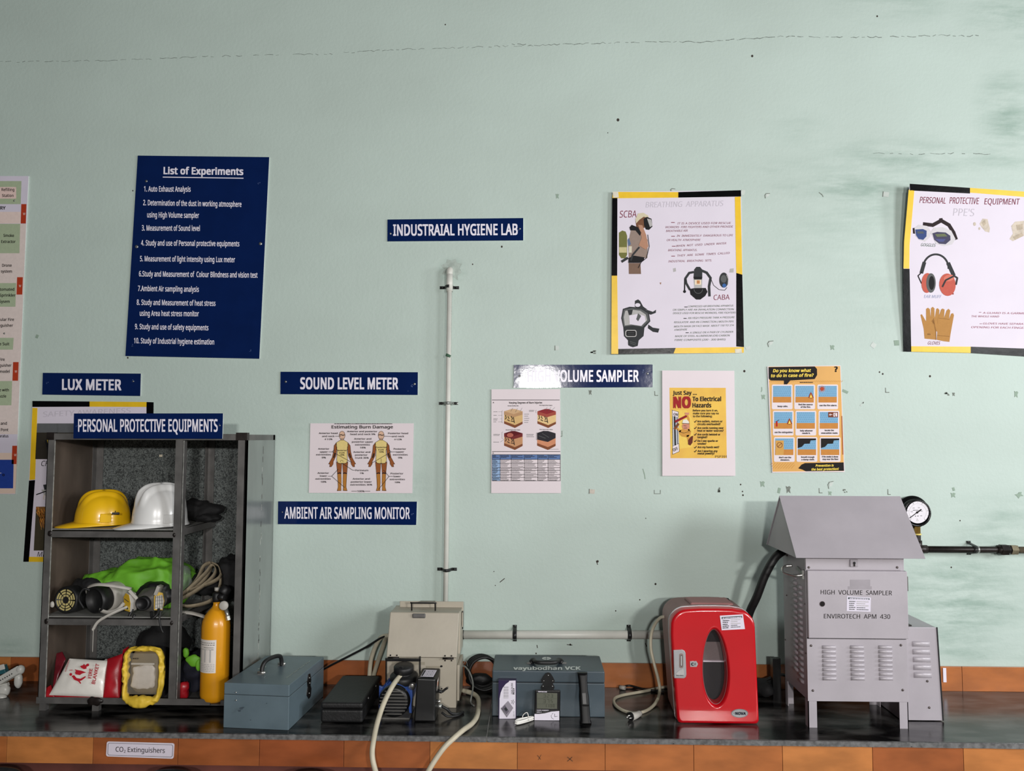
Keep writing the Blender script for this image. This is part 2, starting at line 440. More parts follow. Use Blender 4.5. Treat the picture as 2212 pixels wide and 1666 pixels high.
# skirting and fascia tiles
TILES = [mat('terracotta_tile_%s' % n, c, 0.35, var=0.16, scale=9, stretch=(0.8, 1, 2), bump=0.05, bscale=30) for n, c in
         (('ochre', (168, 100, 52)), ('russet', (150, 84, 44)), ('tan', (182, 116, 62)), ('rust', (144, 76, 40)))]
GROUT = mat('tile_grout', (84, 52, 34), 0.9, var=0.2, scale=40)
m = MB(); R = random.Random(9)
m.box(-4.2, 4.6, -0.010, -0.0, 0.0, 0.094, GROUT)
x = -4.19; n = 0
while x < 4.5:
    m.box(x+.0008, x+.2942, -0.0125, -0.004, 0.0, 0.0955, TILES[R.choice((0, 0, 2, 1))]); x += 0.295
tag(m.build('baseboard_back', bevel=0.001), kind='structure')
m = MB(); J = [-2.37, -2.075, -1.78, -1.483, -1.192, -.915, -.629, -.339, -.046, .247, .541, .834, 1.13, 1.427, 1.722, 2.02, 2.31]
pick = [2, 0, 2, 1, 1, 3, 1, 2, 0, 0, 0, 2, 1, 2, 2, 0]
m.box(-2.37, 2.31, -0.552, -0.54, -0.106, -0.02, GROUT)
for i, (x0, x1) in enumerate(zip(J, J[1:])): m.box(x0+.0007, x1-.0007, -0.556, -0.545, -0.108, -0.0185, TILES[pick[i]])
# two pencilled crosses on one tile
tr = tag(m.build('trim_1', bevel=0.0008), kind='structure')
PEN = mat('pencil_mark', (96, 62, 40), 0.9, var=0.1, scale=60)
a = Art((0, -0.556, 0), (0, -1, 0), base=0.0004)
a.line([(1161, 1632), (1168, 1641)], 1.3, PEN); a.line([(1169, 1631), (1163, 1642)], 1.0, PEN)
a.line([(1226, 1636), (1237, 1645)], 1.6, PEN); a.line([(1236, 1636), (1226, 1645)], 1.6, PEN); a.build('pencil_mark', tr)
m = MB(); m.box(-4.2, 4.6, -0.50, -0.46, -ZC, -0.018, mat('under_bench_paint', (98, 52, 44), 0.7, var=0.3, scale=6)); tag(m.build('trim_2'), kind='structure')

GR = mat('black_granite', (76, 74, 72), 0.20, c2=(8, 8, 9), scale=15, stretch=(0.45, 1.3, 1), bump=0.05, bscale=40, spec=0.5, lo=.42, hi=.66)
GE = mat('granite_sawn_edge', (98, 98, 98), 0.75, var=0.35, scale=60, bump=0.3)
def slab(x0, x1, label):
    t = thing('granite_worktop', label, 'worktop', ((x0+x1)/2, -0.28, -0.018))
    q = MB(); q.box(x0, x1, -0.5635, -0.001, -0.0175, 0, GR); q.build('polished_top', t, bevel=0.0012)
    q = MB(); R = random.Random(int(x0*10)); n = int((x1-x0)/0.02); v = []
    for i in range(n+1):
        x = x0+(x1-x0)*i/n
        v += [(x, -0.5632-R.uniform(0, .0022), -0.0178), (x, -0.5642-R.uniform(0, .0025), -0.0015-R.uniform(0, .001)), (x, -0.5615+R.uniform(0, .002), 0.0004)]
    q.add(v, [(i*3+j, i*3+3+j, i*3+4+j, i*3+1+j) for i in range(n) for j in (0, 1)], GE); q.build('sawn_edge', t)
    return t
slab(-4.2, -0.1495, 'black granite worktop slab carrying the steel cabinet and toolbox')
slab(-0.1465, 4.6, 'black granite worktop slab carrying the red fridge and grey sampler')
t = tag(MB().box(-0.1495, -0.1465, -0.5625, -0.002, -0.015, -0.0005, mat('seam_filler', (120, 120, 116), 0.8, var=0.2, scale=40)).build('trim_3'), kind='structure')

# ---------------------------------------------------------------- blue name boards
NAVY = mat('navy_vinyl', (8, 30, 78), 0.075, var=0.06, scale=12, bump=0.05, bscale=28)
WHITE = mat('white_vinyl', (232, 228, 240), 0.35, var=0.02, scale=30)
EDGE = mat('white_board_edge', (222, 226, 224), 0.6, var=0.03, scale=30)
SCREW = mat('zinc_screw', (150, 152, 150), 0.35, metal=0.8, var=0.2, scale=60)
SMEAR = mat('rubbed_glue', (70, 92, 140), 0.5, var=0.2, scale=80)
def board(label, o, k, quad, lines, screws, smears=(), y=0.0, th=0.005, rule=None, bold=0.022):
    c = on_y(o[0]+sum(p[0] for p in quad)/4/k, o[1]+max(p[1] for p in quad)/k, y)
    t = thing('name_board', label, 'sign', (c.x, y, c.z))
    A = Art((0, y, 0), (0, -1, 0), o, k, base=th)
    b = A.fresh(); b.slab(quad, NAVY, EDGE, th-0.0006); b.build('plate', t)
    b = A.fresh()
    for L_ in lines: b.text(L_[0], L_[1], L_[2], L_[3], WHITE, 1, L_[4] if len(L_) > 4 else bold)
    if rule: b.line(rule[:2], rule[2], WHITE, 1)
    b.build('lettering', t)
    for (p, q, r) in screws:
        e = MB(); c = A.pt(p, q, 0); r = r/k*0.0019
        e.lathe([(r, 0), (r, .0008), (r*.7, .0018), (0.0004, .0022)], c, SCREW, (0, -1, 0), 14); e.build('screw', t)
    if smears:
        b = A.fresh(); R = random.Random(3)
        for (p, q, r) in smears:
            for i in range(5): b.disc(p+R.uniform(-r, r), q+R.uniform(-r, r), r*R.uniform(.15, .4), SMEAR, 1, n=7)
        b.build('glue_smear', t)
    return t
ZA, KA = (260, 320), 3.544
board('tall navy board headed List of Experiments', ZA, KA, [(133, 57), (1140, 69), (1064, 1613), (38, 1592)],
  [('List of Experiments', (330, 198), (941, 205), 52, .024), ('1. Auto Exhaust Analysis', (181, 332), (538, 334), 40, .014),
   ('2. Determination of the dust in working atmosphere', (174, 437), (927, 450), 40, .014), ('using High Volume sampler', (205, 530), (602, 535), 40, .014),
   ('3. Measurement of Sound level', (164, 631), (609, 634), 40, .014), ('4. Study and use of Personal protective equipments', (158, 745), (911, 752), 40, .014),
   ('5. Measurement of light intensity using Lux meter', (150, 866), (878, 874), 40, .014), ('6.Study and Measurement of  Colour Blindness and vision test', (142, 982), (1050, 992), 40, .014),
   ('7.Ambient Air sampling analysis', (134, 1094), (601, 1101), 40, .014), ('8. Study and Measurement of heat stress', (125, 1200), (728, 1208), 40, .014),
   ('using Area heat stress monitor', (148, 1284), (601, 1288), 40, .014), ('9. Study and use of safety equipments', (111, 1386), (674, 1395), 40, .014),
   ('10. Study of Industrial hygiene estimation', (104, 1494), (718, 1504), 40, .014)],
  [(199, 253, 10), (125, 755, 13), (1073, 732, 13)], [(1062, 265, 10), (97, 1513, 10), (994, 1550, 8)], rule=((326, 222), (941, 231), 7))
ZB, KB = (0, 320), 2.976
board('small navy board reading LUX METER', ZB, KB, [(275, 1445), (906, 1450), (902, 1594), (271, 1585)], [('LUX METER', (398, 1553), (780, 1556), 66)], [(857, 1500, 6)], [(305, 1506, 8), (857, 1498, 8)])
ZI, KI = (0, 850), 3.545
board('navy board reading PERSONAL PROTECTIVE EQUIPMENTS on top of the steel cabinet', ZI, KI, [(566, 154), (1708, 153), (1703, 347), (562, 345)],
  [('PERSONAL PROTECTIVE EQUIPMENTS', (598, 292), (1667, 292), 92, .016)], [(1683, 246, 6)], [(590, 246, 9), (1683, 244, 9)], y=-0.3650)
ZE, KE = (590, 790), 4.627
board('navy board reading SOUND LEVEL METER', ZE, KE, [(74, 61), (1447, 66), (1445, 293), (73, 285)], [('SOUND LEVEL METER', (270, 232), (1250, 234), 110)], [(126, 161, 12), (1414, 184, 12)], [(1400, 190, 20), (1352, 255, 6)])
board('navy board reading AMBIENT AIR SAMPLING MONITOR', ZE, KE, [(50, 1357), (1437, 1360), (1430, 1593), (47, 1585)], [('AMBIENT AIR SAMPLING MONITOR', (112, 1528), (1366, 1531), 112, .014)], [(92, 1465, 7)], [(1394, 1480, 12)])
ZH, KH = (820, 450), 3.703
board('navy board reading INDUSTRAIAL HYGIENE LAB above the white conduit', ZH, KH, [(63, 90), (1149, 78), (1149, 257), (62, 265)], [('INDUSTRAIAL HYGIENE LAB', (108, 218), (1105, 212), 86, .018)], [(87, 203, 9), (1122, 164, 8)], [(1120, 168, 8)])
ZF, KF = (1040, 780), 5.554
board('navy board reading HIGH VOLUME SAMPLER above the burn injury sheet', ZF, KF, [(388, 46), (2054, 42), (2054, 314), (386, 322)], [('HIGH VOLUME SAMPLER', (552, 247), (1888, 247), 134, .018)], [(459, 181, 14), (1994, 152, 14)], [(520, 190, 14), (1950, 130, 20), (1166, 277, 6)])

# the fire chart cut off by the picture's edge
t0 = on_y(30, 1070)
ch = thing('fire_chart', 'white fire department chart with red W tabs beside the LUX METER board', 'chart', (t0.x, 0, t0.z))
A = Art(o=(0, 320), k=KB, base=0.006)
PAP = mat('chart_lilac', (214, 208, 222), 0.5, var=0.03, scale=6); PINK = mat('chart_peach', (228, 204, 188), 0.5, var=0.03, scale=6)
b = A.fresh(); b.slab([(-420, 178), (183, 180), (152, 830), (97, 2226), (-420, 2222)], PAP, EDGE, .0054); b.build('plate', ch)
GRN = ink(168, 182, 152); RDT = ink(176, 62, 36); BLK = ink(24, 22, 26); BLU = ink(38, 66, 150)
b = A.fresh()
for q, mm in (([(-420, 492), (168, 488), (113, 1840), (-420, 1840)], ink(220, 206, 200)), ([(-420, 408), (134, 410), (133, 485), (-420, 485)], ink(226, 206, 198)), ([(-420, 1960), (112, 1960), (98, 2222), (-420, 2222)], PINK)): b.poly(q, mm, 1)
for x1, y0, y1 in ((138, 212, 360), (130, 487, 676), (104, 868, 1020), (88, 1220, 1296), (78, 1498, 1654)): b.poly([(-420, y0), (x1, y0), (x1-5, y1), (-420, y1)], GRN, 2)
b.rect(-420, 250, 104, 325, ink(226, 200, 192), 3)
b.poly([(-420, 2004), (88, 2004), (84, 2188), (-420, 2188)], BLU, 2); b.build('panel', ch)
for x0, x1, y0, y1 in ((137, 170, 360, 485), (110, 147, 830, 942), (84, 120, 1376, 1496), (79, 110, 1914, 2032)):
    b = A.fresh(); b.poly([(x0, y0), (x1, y0), (x1-4, y1), (x0-4, y1)], RDT, 2); b.text('W', (x0+11, (y0+y1)/2+8), (x0+26, (y0+y1)/2+8), 15, ink(230, 210, 200), 3, .004); b.build('tab', ch)
b = A.fresh()
for s, x0, x1, y in (('Refilling', 10, 92, 276), ('Station', 13, 87, 314), ('Smoke', 22, 90, 571), ('Extractor', 8, 100, 610), ('Drone', 14, 75, 763), ('system', 6, 77, 801), ('Automated', -32, 92, 917), ('Fire Sprinkler', -52, 100, 955), ('Sysem', -4, 62, 995),
                     ('Modular Fire', -46, 90, 1111), ('Extinguisher', -50, 84, 1149), ('Fire Suit', -32, 60, 1268), ('Fire', -4, 30, 1368), ('Extinguisher', -54, 74, 1406), ('model', 0, 62, 1445), ('Hose with', -44, 57, 1564), ('Nozzle', -24, 40, 1604),
                     ('and', 4, 44, 1779), ('Pont', 6, 54, 1820), ('apparatus', -40, 54, 1860)): b.text(s, (x0, y), (x1, y), 18, BLK, 4, .010)
b.text('LABORATORY', (-160, 395), (36, 395), 21, BLK, 4, .012); b.line([(-60, 2090), (8, 2090)], 4, ink(200, 200, 220), 4); b.ring(22, 2102, 6, 4, BLK, 4); b.build('lettering', ch)
for p, q in ((92, 339), (28, 1192)):
    MB().lathe([(.004, 0), (.004, .001), (.001, .003)], A.pt(p, q, 0), SCREW, (0, -1, 0), 14).build('screw', ch)
# ---------------------------------------------------------------- posters and printed sheets
YEL = mat('yellow_tape', (232, 190, 36), 0.36, var=0.05, scale=20, bump=0.10, bscale=30, spec=0.35); BKT = mat('black_tape', (10, 10, 12), 0.22, var=0.2, scale=20, bump=0.10, bscale=30, spec=0.10)
CARD = mat('white_card', (216, 208, 220), 0.6, var=0.02, scale=6, bump=0.06, bscale=9); PEDGE = mat('paper_edge', (205, 205, 205), 0.7, var=0.04, scale=30)
SHEET = mat('white_sheet', (224, 212, 216), 0.6, var=0.02, scale=5, bump=0.05, bscale=8)
MAR = ink(122, 38, 62); DGR = ink(62, 84, 52); FNT = ink(196, 190, 200); TAPECLR = mat('clear_tape', (214, 208, 190), 0.2, var=0.1, scale=40)
K1 = ink(28, 28, 30); K2 = ink(52, 54, 56); K3 = ink(92, 94, 94); LG = ink(176, 174, 172); TAN = ink(150, 118, 96); SHIRT = ink(146, 128, 118); OLV = ink(112, 112, 62); SKIN = ink(176, 132, 108)
def poster(name, label, cat, A, quad, sheet_m, strips=(), depth=0.0009):
    c = A.pt(sum(p[0] for p in quad)/len(quad), max(p[1] for p in quad)); t = thing(name, label, cat, (c.x, 0, c.z))
    b = A.fresh(); b.slab(quad, sheet_m, PEDGE, depth); b.build('sheet', t)
    for q, mm in strips:
        b = A.fresh(); b.slab(q, mm, mm, .0008, 2); b.build('tape_border', t)
    return t

# --- breathing apparatus
A = Art((on_y(1605, 600).x, -0.003, 0), (0.022, -1, 0), o=(1310, 400), k=4.384, base=0.0015)
t = poster('handmade_poster', 'white handmade breathing apparatus poster with yellow and black tape border', 'poster', A, [(62, 62), (1276, 50), (1300, 1590), (48, 1600)], CARD,
  [([(62, 64), (680, 66), (680, 118), (120, 124), (104, 122), (56, 122)], YEL), ([(680, 66), (1274, 48), (1276, 108), (680, 118)], BKT), ([(56, 122), (104, 122), (102, 858), (50, 858)], BKT), ([(50, 858), (102, 858), (112, 1600), (46, 1600)], YEL),
   ([(1216, 112), (1270, 108), (1287, 848), (1230, 832)], YEL), ([(1230, 832), (1287, 848), (1303, 1534), (1230, 1528)], BKT), ([(112, 1552), (656, 1542), (636, 1594), (112, 1600)], BKT), ([(656, 1542), (1302, 1534), (1301, 1588), (636, 1594)], YEL)])
b = A.fresh(); b.text('BREATHING  APPARATUS', (372, 212), (1104, 198), 52, FNT, 2, -.006, .15); b.build('faded_title', t)
b = A.fresh(); b.text('SCBA', (124, 308), (284, 304), 64, MAR, 2, .0, .12); b.text('CABA', (1014, 1088), (1166, 1084), 48, MAR, 2, .0, .08)
for s, x0, y0, x1, y1 in (('It is a device used for rescue', 672, 372, 1176, 368), ('workers  fire fighters and other provide', 556, 408, 1196, 402), ('breathable air', 564, 444, 768, 440), ('In  immediately  dangerous to life', 666, 490, 1196, 484),
      ('or health  atmosphere', 570, 530, 888, 528), ('When  not  used  under  water', 658, 586, 1134, 560), ('breathing  apparatus.', 584, 626, 858, 624), ('They  are  some  times  called', 668, 678, 1166, 652), ('industrial  breathing  sets.', 586, 732, 998, 722)):
    b.text(s.upper(), (x0, y0), (x1, y1), 19, MAR, 2, -.002, .22)
for x0, y0 in ((614, 354), (616, 485), (622, 579), (616, 672)): b.line([(x0, y0), (x0+32, y0)], 6, MAR, 2)
for s, x0, y0, x1, y1 in (('Compressed air breathing apparatus', 770, 1158, 1200, 1150), ('or simply are an inhalation connection', 628, 1190, 1204, 1184), ('device used for rescue workers, fire fighters', 630, 1222, 1222, 1216), ('An high pressure tank a pressure', 770, 1268, 1212, 1260),
      ('regulator  and an connection ( mouth pipe', 640, 1308, 1204, 1300), ('mouth mask or face mask  about 150 to 374', 640, 1348, 1204, 1336), ('atmosphere', 642, 1380, 762, 1376), ('A single or a pair of cylinder', 790, 1406, 1200, 1398), ('made of steel aluminium (or) carbon', 650, 1440, 1166, 1432), ('fibre composite (200 - 300 bars)', 646, 1476, 1126, 1470)):
    b.text(s.upper(), (x0, y0), (x1, y1), 17, DGR, 2, -.004, .25)
for x0, y0 in ((740, 1154), (732, 1262), (752, 1398)): b.line([(x0, y0), (x0+26, y0)], 7, K2, 2)
b.build('lettering', t)
# picture: man wearing the set
b = A.fresh()
b.poly([(118, 450), (150, 430), (182, 440), (196, 480), (196, 660), (178, 694), (140, 694), (118, 660)], OLV, 1); b.rect(120, 588, 192, 640, ink(196, 186, 140), 2)
b.poly([(210, 738), (322, 738), (328, 842), (212, 842)], ink(122, 98, 84), 1); b.poly([(232, 420), (300, 400), (392, 520), (388, 690), (212, 700), (205, 560)], SHIRT, 2)
b.poly([(276, 340), (330, 282), (392, 300), (380, 392), (330, 420), (284, 400)], ink(116, 78, 56), 3); b.poly([(275, 322), (300, 268), (350, 262), (396, 288), (400, 310), (352, 300), (310, 330), (282, 362)], ink(206, 196, 168), 4)
b.poly([(352, 320), (384, 300), (428, 320), (436, 392), (404, 424), (374, 420), (356, 380)], K1, 4); b.poly([(384, 316), (424, 326), (436, 384), (412, 398)], LG, 5)
b.poly([(300, 376), (340, 380), (376, 470), (398, 580), (372, 612), (306, 570), (334, 500), (318, 430)], SKIN, 5); b.poly([(218, 400), (240, 376), (300, 400), (330, 452), (318, 480), (276, 430), (226, 428)], K1, 5)
b.poly([(210, 690), (262, 668), (360, 684), (356, 712), (318, 736), (208, 736)], K1, 6); b.line([(310, 590), (250, 660), (232, 712)], 16, K2, 6); b.line([(392, 470), (406, 580), (380, 690), (330, 730), (302, 784)], 6, K1, 6); b.line([(146, 724), (200, 690)], 24, K2, 3)
b.rect(212, 580, 240, 640, ink(206, 200, 180), 3); b.poly([(200, 520), (214, 500), (232, 560), (206, 580)], ink(92, 110, 140), 3); b.build('picture', t)
# picture: back-plate set with face mask
b = A.fresh()
b.poly([(824, 880), (830, 800), (852, 774), (886, 774), (908, 800), (908, 880)], K2, 1); b.poly([(824, 880), (908, 880), (904, 980), (832, 980)], LG, 1); b.rect(838, 898, 896, 944, ink(232, 214, 186), 2); b.rect(856, 902, 884, 934, ink(190, 130, 84), 3); b.poly([(824, 868), (908, 868), (904, 894), (830, 894)], K1, 2)
b.poly([(788, 984), (830, 976), (940, 974), (958, 1010), (936, 1050), (890, 1084), (850, 1084), (796, 1036)], K1, 3); b.ring(870, 986, 40, 5, K3, 4, t0=0, t1=180)
b.line([(824, 824), (784, 832), (748, 884), (756, 930), (790, 990)], 22, K2, 2); b.line([(908, 812), (950, 830), (986, 880), (972, 960), (976, 1050)], 24, K2, 2); b.line([(742, 890), (740, 1000)], 12, K1, 2); b.disc(740, 1008, 14, K1, 2)
b.line([(990, 890), (1016, 950), (1066, 990), (1120, 996), (1142, 970)], 5, K1, 2); b.disc(1112, 900, 44, K2, 2, 72); b.disc(1110, 888, 28, K3, 3, 36); b.poly([(1096, 944), (1116, 930), (1136, 944), (1130, 968), (1104, 970)], ink(60, 100, 160), 4); b.line([(1138, 850), (1154, 890), (1150, 940)], 6, LG, 3); b.build('picture', t)
# picture: full face mask
b = A.fresh()
b.poly([(268, 1150), (270, 1096), (300, 1082), (320, 1098), (348, 1150), (390, 1180), (330, 1186)], K2, 1); b.disc(296, 1136, 26, CARD, 2, 18)
b.poly([(380, 1180), (440, 1200), (470, 1180), (468, 1210), (420, 1228), (380, 1214)], K2, 1); b.poly([(396, 1320), (440, 1350), (502, 1360), (490, 1398), (440, 1390), (392, 1356)], K2, 1)
b.poly([(160, 1350), (140, 1260), (156, 1172), (220, 1152), (330, 1160), (400, 1196), (416, 1290), (360, 1352), (352, 1430), (306, 1470), (296, 1524), (250, 1536), (206, 1516), (204, 1470), (166, 1430)], K2, 2)
b.poly([(164, 1340), (150, 1256), (166, 1180), (240, 1166), (330, 1176), (392, 1216), (404, 1286), (340, 1344), (250, 1330)], K3, 3); b.poly([(174, 1330), (164, 1250), (178, 1192), (240, 1180), (320, 1190), (372, 1226), (386, 1280), (330, 1330), (250, 1318)], LG, 4)
b.poly([(216, 1236), (300, 1220), (362, 1240), (372, 1290), (330, 1334), (220, 1318)], CARD, 5); b.poly([(300, 1214), (330, 1240), (300, 1290), (282, 1270)], K3, 6); b.poly([(200, 1184), (250, 1180), (240, 1226), (214, 1232)], K2, 6)
b.rrect(178, 1372, 286, 1438, 20, LG, 5); b.rrect(188, 1380, 278, 1430, 14, K1, 6); b.line([(200, 1396), (266, 1396)], 4, K3, 7); b.line([(200, 1412), (266, 1412)], 4, K3, 7); b.disc(250, 1496, 44, K2, 6, 36); b.line([(222, 1480), (280, 1500)], 5, K3, 7); b.line([(226, 1496), (276, 1516)], 5, K3, 7); b.build('picture', t)
b = A.fresh(); b.poly([(504, 924), (520, 922), (514, 944)], ink(150, 110, 80), 2); b.poly([(630, 790), (656, 784), (660, 816), (634, 824)], LG, 1); b.poly([(1170, 792), (1206, 788), (1204, 828), (1162, 828)], LG, 1); b.build('stain', t)
for q in (((58, 62), (110, 62), (118, 116), (66, 120)), ((1216, 1552), (1280, 1548), (1284, 1590), (1220, 1592))):
    b = A.fresh(); b.poly(q, TAPECLR, 4); b.build('clear_tape', t)

# --- personal protective equipment (its top left corner has come away from the wall)
zt = on_y(1960, 400).z; zb = on_y(1960, 760).z; th = math.atan2(0.046, zt-zb)
A = Art((0, -0.004, zb), (0, -math.cos(th), -math.sin(th)), o=(1940, 390), k=4.272, base=0.0015)
t = poster('handmade_poster', 'white handmade PPE poster showing goggles, ear muffs and tan gloves', 'poster', A, [(108, 34), (660, 68), (1420, 120), (1420, 1640), (670, 1592), (50, 1576), (52, 812), (104, 80)], CARD,
  [([(108, 30), (664, 68), (664, 120), (110, 92)], BKT), ([(664, 68), (1420, 120), (1420, 172), (664, 112)], YEL), ([(98, 86), (150, 94), (106, 600), (104, 814), (50, 812), (56, 560)], YEL), ([(50, 815), (106, 815), (122, 1580), (50, 1578)], BKT),
   ([(122, 1530), (670, 1534), (670, 1592), (122, 1580)], YEL), ([(670, 1534), (1420, 1560), (1420, 1640), (670, 1592)], BKT)])
b = A.fresh()
b.text('PERSONAL', (198, 206), (438, 214), 56, MAR, 2, .002, .15); b.text('PROTECTIVE', (474, 212), (742, 218), 58, MAR, 2, .002, .12); b.text('EQUIPMENT', (796, 220), (1118, 222), 54, MAR, 2, .002, .12); b.text("PPE'S", (508, 324), (700, 330), 68, FNT, 2, -.006, .1)
b.text('GOGGLES', (208, 606), (342, 612), 28, ink(50, 92, 70), 2, .0, .25); b.text('EAR MUFF', (240, 1084), (396, 1086), 28, ink(150, 160, 190), 2, -.002, .2); b.text('GLOVES', (272, 1514), (384, 1516), 30, MAR, 2, .0, .25)
for s, x0, y0, x1, y1 in (('A guard is a garment covering', 782, 1230, 1420, 1238), ('the whole hand', 674, 1262, 930, 1264), ('Gloves have separate sheaths or', 782, 1328, 1420, 1336), ('opening for each finger and thumb', 674, 1362, 1420, 1372)): b.text(s.upper(), (x0, y0), (x1, y1), 17, ink(150, 66, 90), 2, -.006, .25)
for x0, y0 in ((748, 1217), (754, 1323)): b.line([(x0, y0), (x0+20, y0)], 4, MAR, 2)
b.build('lettering', t)
b = A.fresh(); CH = ink(206, 202, 206); STR = ink(44, 34, 36)
b.line([(236, 402), (320, 412), (398, 370), (470, 412), (512, 480), (534, 540)], 34, STR, 1); b.poly([(380, 350), (410, 346), (414, 380), (378, 380)], STR, 2); b.poly([(134, 440), (156, 436), (158, 492), (138, 490)], STR, 1)
b.poly([(152, 440), (190, 408), (270, 420), (304, 470), (298, 520), (250, 564), (196, 548), (160, 510)], CH, 2); b.poly([(300, 480), (330, 436), (410, 430), (490, 462), (530, 540), (500, 590), (430, 606), (350, 584)], CH, 2)
b.poly([(158, 452), (230, 448), (264, 464), (262, 516), (232, 548), (190, 540), (166, 506)], ink(58, 76, 124), 3); b.poly([(316, 488), (360, 474), (440, 480), (482, 510), (484, 550), (440, 588), (380, 584), (334, 548)], ink(70, 68, 92), 3)
b.poly([(176, 470), (230, 470), (240, 490), (180, 490)], ink(84, 92, 96), 4); b.poly([(340, 496), (430, 490), (456, 516), (360, 520)], ink(104, 112, 84), 4); b.poly([(340, 540), (440, 540), (420, 566), (380, 566)], ink(80, 84, 130), 4); b.build('picture', t)
b = A.fresh(); OR = ink(190, 92, 78); ORD = ink(150, 70, 62)
b.ring(348, 812, 118, 18, K2, 1, rb=130, t0=180, t1=360); b.line([(242, 760), (216, 850)], 34, K2, 2); b.line([(464, 766), (512, 872)], 36, K2, 2); b.line([(216, 850), (184, 880), (216, 950)], 10, K1, 2)
b.disc(268, 946, 52, OR, 3, 92, rot=.05); b.disc(304, 946, 44, K3, 4, 90); b.disc(310, 946, 26, K1, 5, 64); b.disc(456, 962, 76, OR, 3, 104, rot=-.06); b.disc(470, 900, 50, ink(206, 116, 100), 4, 30, rot=-.2); b.line([(410, 980), (440, 920), (520, 880), (548, 900), (536, 960)], 15, K2, 5); b.disc(508, 1046, 7, ORD, 4); b.build('picture', t)
b = A.fresh(); GL = ink(178, 130, 72); GD = ink(146, 102, 54)
b.poly([(244, 1460), (236, 1370), (206, 1240), (220, 1234), (258, 1300), (258, 1186), (276, 1174), (294, 1188), (300, 1262), (304, 1178), (320, 1166), (336, 1180), (338, 1270), (352, 1186), (366, 1178), (382, 1196), (372, 1330), (352, 1400), (346, 1470)], GL, 1)
b.poly([(356, 1470), (362, 1400), (320, 1320), (330, 1290), (366, 1320), (366, 1280), (398, 1190), (412, 1182), (430, 1192), (424, 1270), (448, 1200), (466, 1184), (482, 1200), (470, 1280), (490, 1230), (508, 1224), (516, 1244), (500, 1330), (484, 1420), (474, 1490), (420, 1484)], GL, 2)
b.line([(364, 1430), (474, 1440)], 5, GD, 3); b.line([(378, 1270), (430, 1276), (474, 1284)], 4, GD, 3); b.line([(332, 1300), (350, 1400), (350, 1470)], 6, GD, 3); b.poly([(310, 1300), (330, 1270), (340, 1340)], GD, 2); b.text('EG', (274, 1426), (298, 1426), 14, STR, 3); b.build('picture', t)
b = A.fresh(); ST = mat('brown_stain', (196, 184, 168), 0.7, var=0.12, scale=60); ST2 = mat('brown_stain_dark', (176, 162, 142), 0.7, var=0.14, scale=60)
b.poly([(752, 400), (780, 352), (826, 356), (836, 400), (848, 440), (842, 480), (804, 470), (770, 430)], ST, 1); b.poly([(770, 390), (800, 364), (812, 400), (790, 420)], ST2, 2); b.disc(706, 402, 14, ST, 1, 18, n=9); b.disc(750, 444, 9, ST, 1, 14, n=8)
b.poly([(1044, 420), (1080, 380), (1162, 372), (1162, 510), (1060, 560), (1028, 540), (1060, 490)], ST, 1); b.poly([(1090, 410), (1150, 400), (1150, 450), (1100, 460)], ST2, 2); b.poly([(1060, 520), (1140, 480), (1160, 510), (1080, 550)], ST2, 2); b.build('stain', t)

# --- safety poster half hidden by the cabinet
A = Art((0, -0.003, 0), (0, -1, 0), o=(0, 850), k=3.545, base=0.001)
t = poster('handmade_poster', 'handmade safety awareness poster with black and yellow tape, half hidden behind the steel cabinet', 'poster', A, [(250, 58), (1176, 68), (1150, 1300), (178, 1290), (222, 664)], CARD,
  [([(248, 58), (686, 62), (686, 102), (248, 104)], BKT), ([(686, 62), (1122, 66), (1122, 104), (686, 102)], YEL), ([(1122, 66), (1176, 68), (1172, 420), (1120, 420)], BKT), ([(248, 110), (286, 112), (268, 660), (226, 664)], YEL), ([(222, 668), (268, 664), (220, 1290), (178, 1290)], BKT), ([(222, 1252), (1140, 1262), (1140, 1298), (218, 1290)], YEL)])
b = A.fresh(); b.text('SAFETY AWARENESS', (330, 180), (1000, 150), 40, FNT, 2, -.006, .1); b.text('CHEMICAL', (312, 556), (560, 560), 40, K1, 2, .0, .2); b.text('MECHANICAL', (284, 1250), (580, 1256), 36, K1, 2, .0, .2); b.text('ERGO', (328, 812), (470, 812), 34, ink(206, 192, 170), 2, -.002, .2); b.build('lettering', t)
b = A.fresh(); b.poly([(284, 230), (600, 230), (590, 504), (270, 504)], ink(96, 98, 100), 1); b.poly([(280, 300), (598, 300), (590, 504), (270, 504)], ink(50, 46, 40), 2); b.rect(436, 232, 446, 300, K3, 3); b.disc(386, 325, 18, ink(206, 170, 60), 4); b.poly([(360, 350), (410, 345), (412, 420), (366, 425)], ink(190, 160, 50), 4); b.line([(352, 360), (372, 450)], 16, K1, 5); b.line([(384, 370), (380, 450)], 10, K1, 5); b.build('picture', t)
b = A.fresh(); b.line([(278, 776), (360, 746)], 8, K1, 2); b.poly([(330, 700), (380, 694), (384, 730), (340, 740)], K2, 2); b.poly([(316, 738), (380, 730), (384, 780), (340, 784)], LG, 1); b.build('picture', t)
b = A.fresh(); b.poly([(276, 868), (560, 868), (540, 1204), (258, 1204)], ink(66, 60, 46), 1); b.poly([(276, 868), (400, 868), (372, 1080), (330, 1030)], ink(120, 84, 48), 2)
R = random.Random(8)
for i in range(22): x = 276+R.uniform(0, 60); y = 870+R.uniform(0, 40); b.line([(x, y), (x+R.uniform(20, 60), y+R.uniform(60, 150))], R.uniform(2, 5), ink(206, 140, 60) if i % 2 else ink(180, 108, 44), 3)
b.build('picture', t)

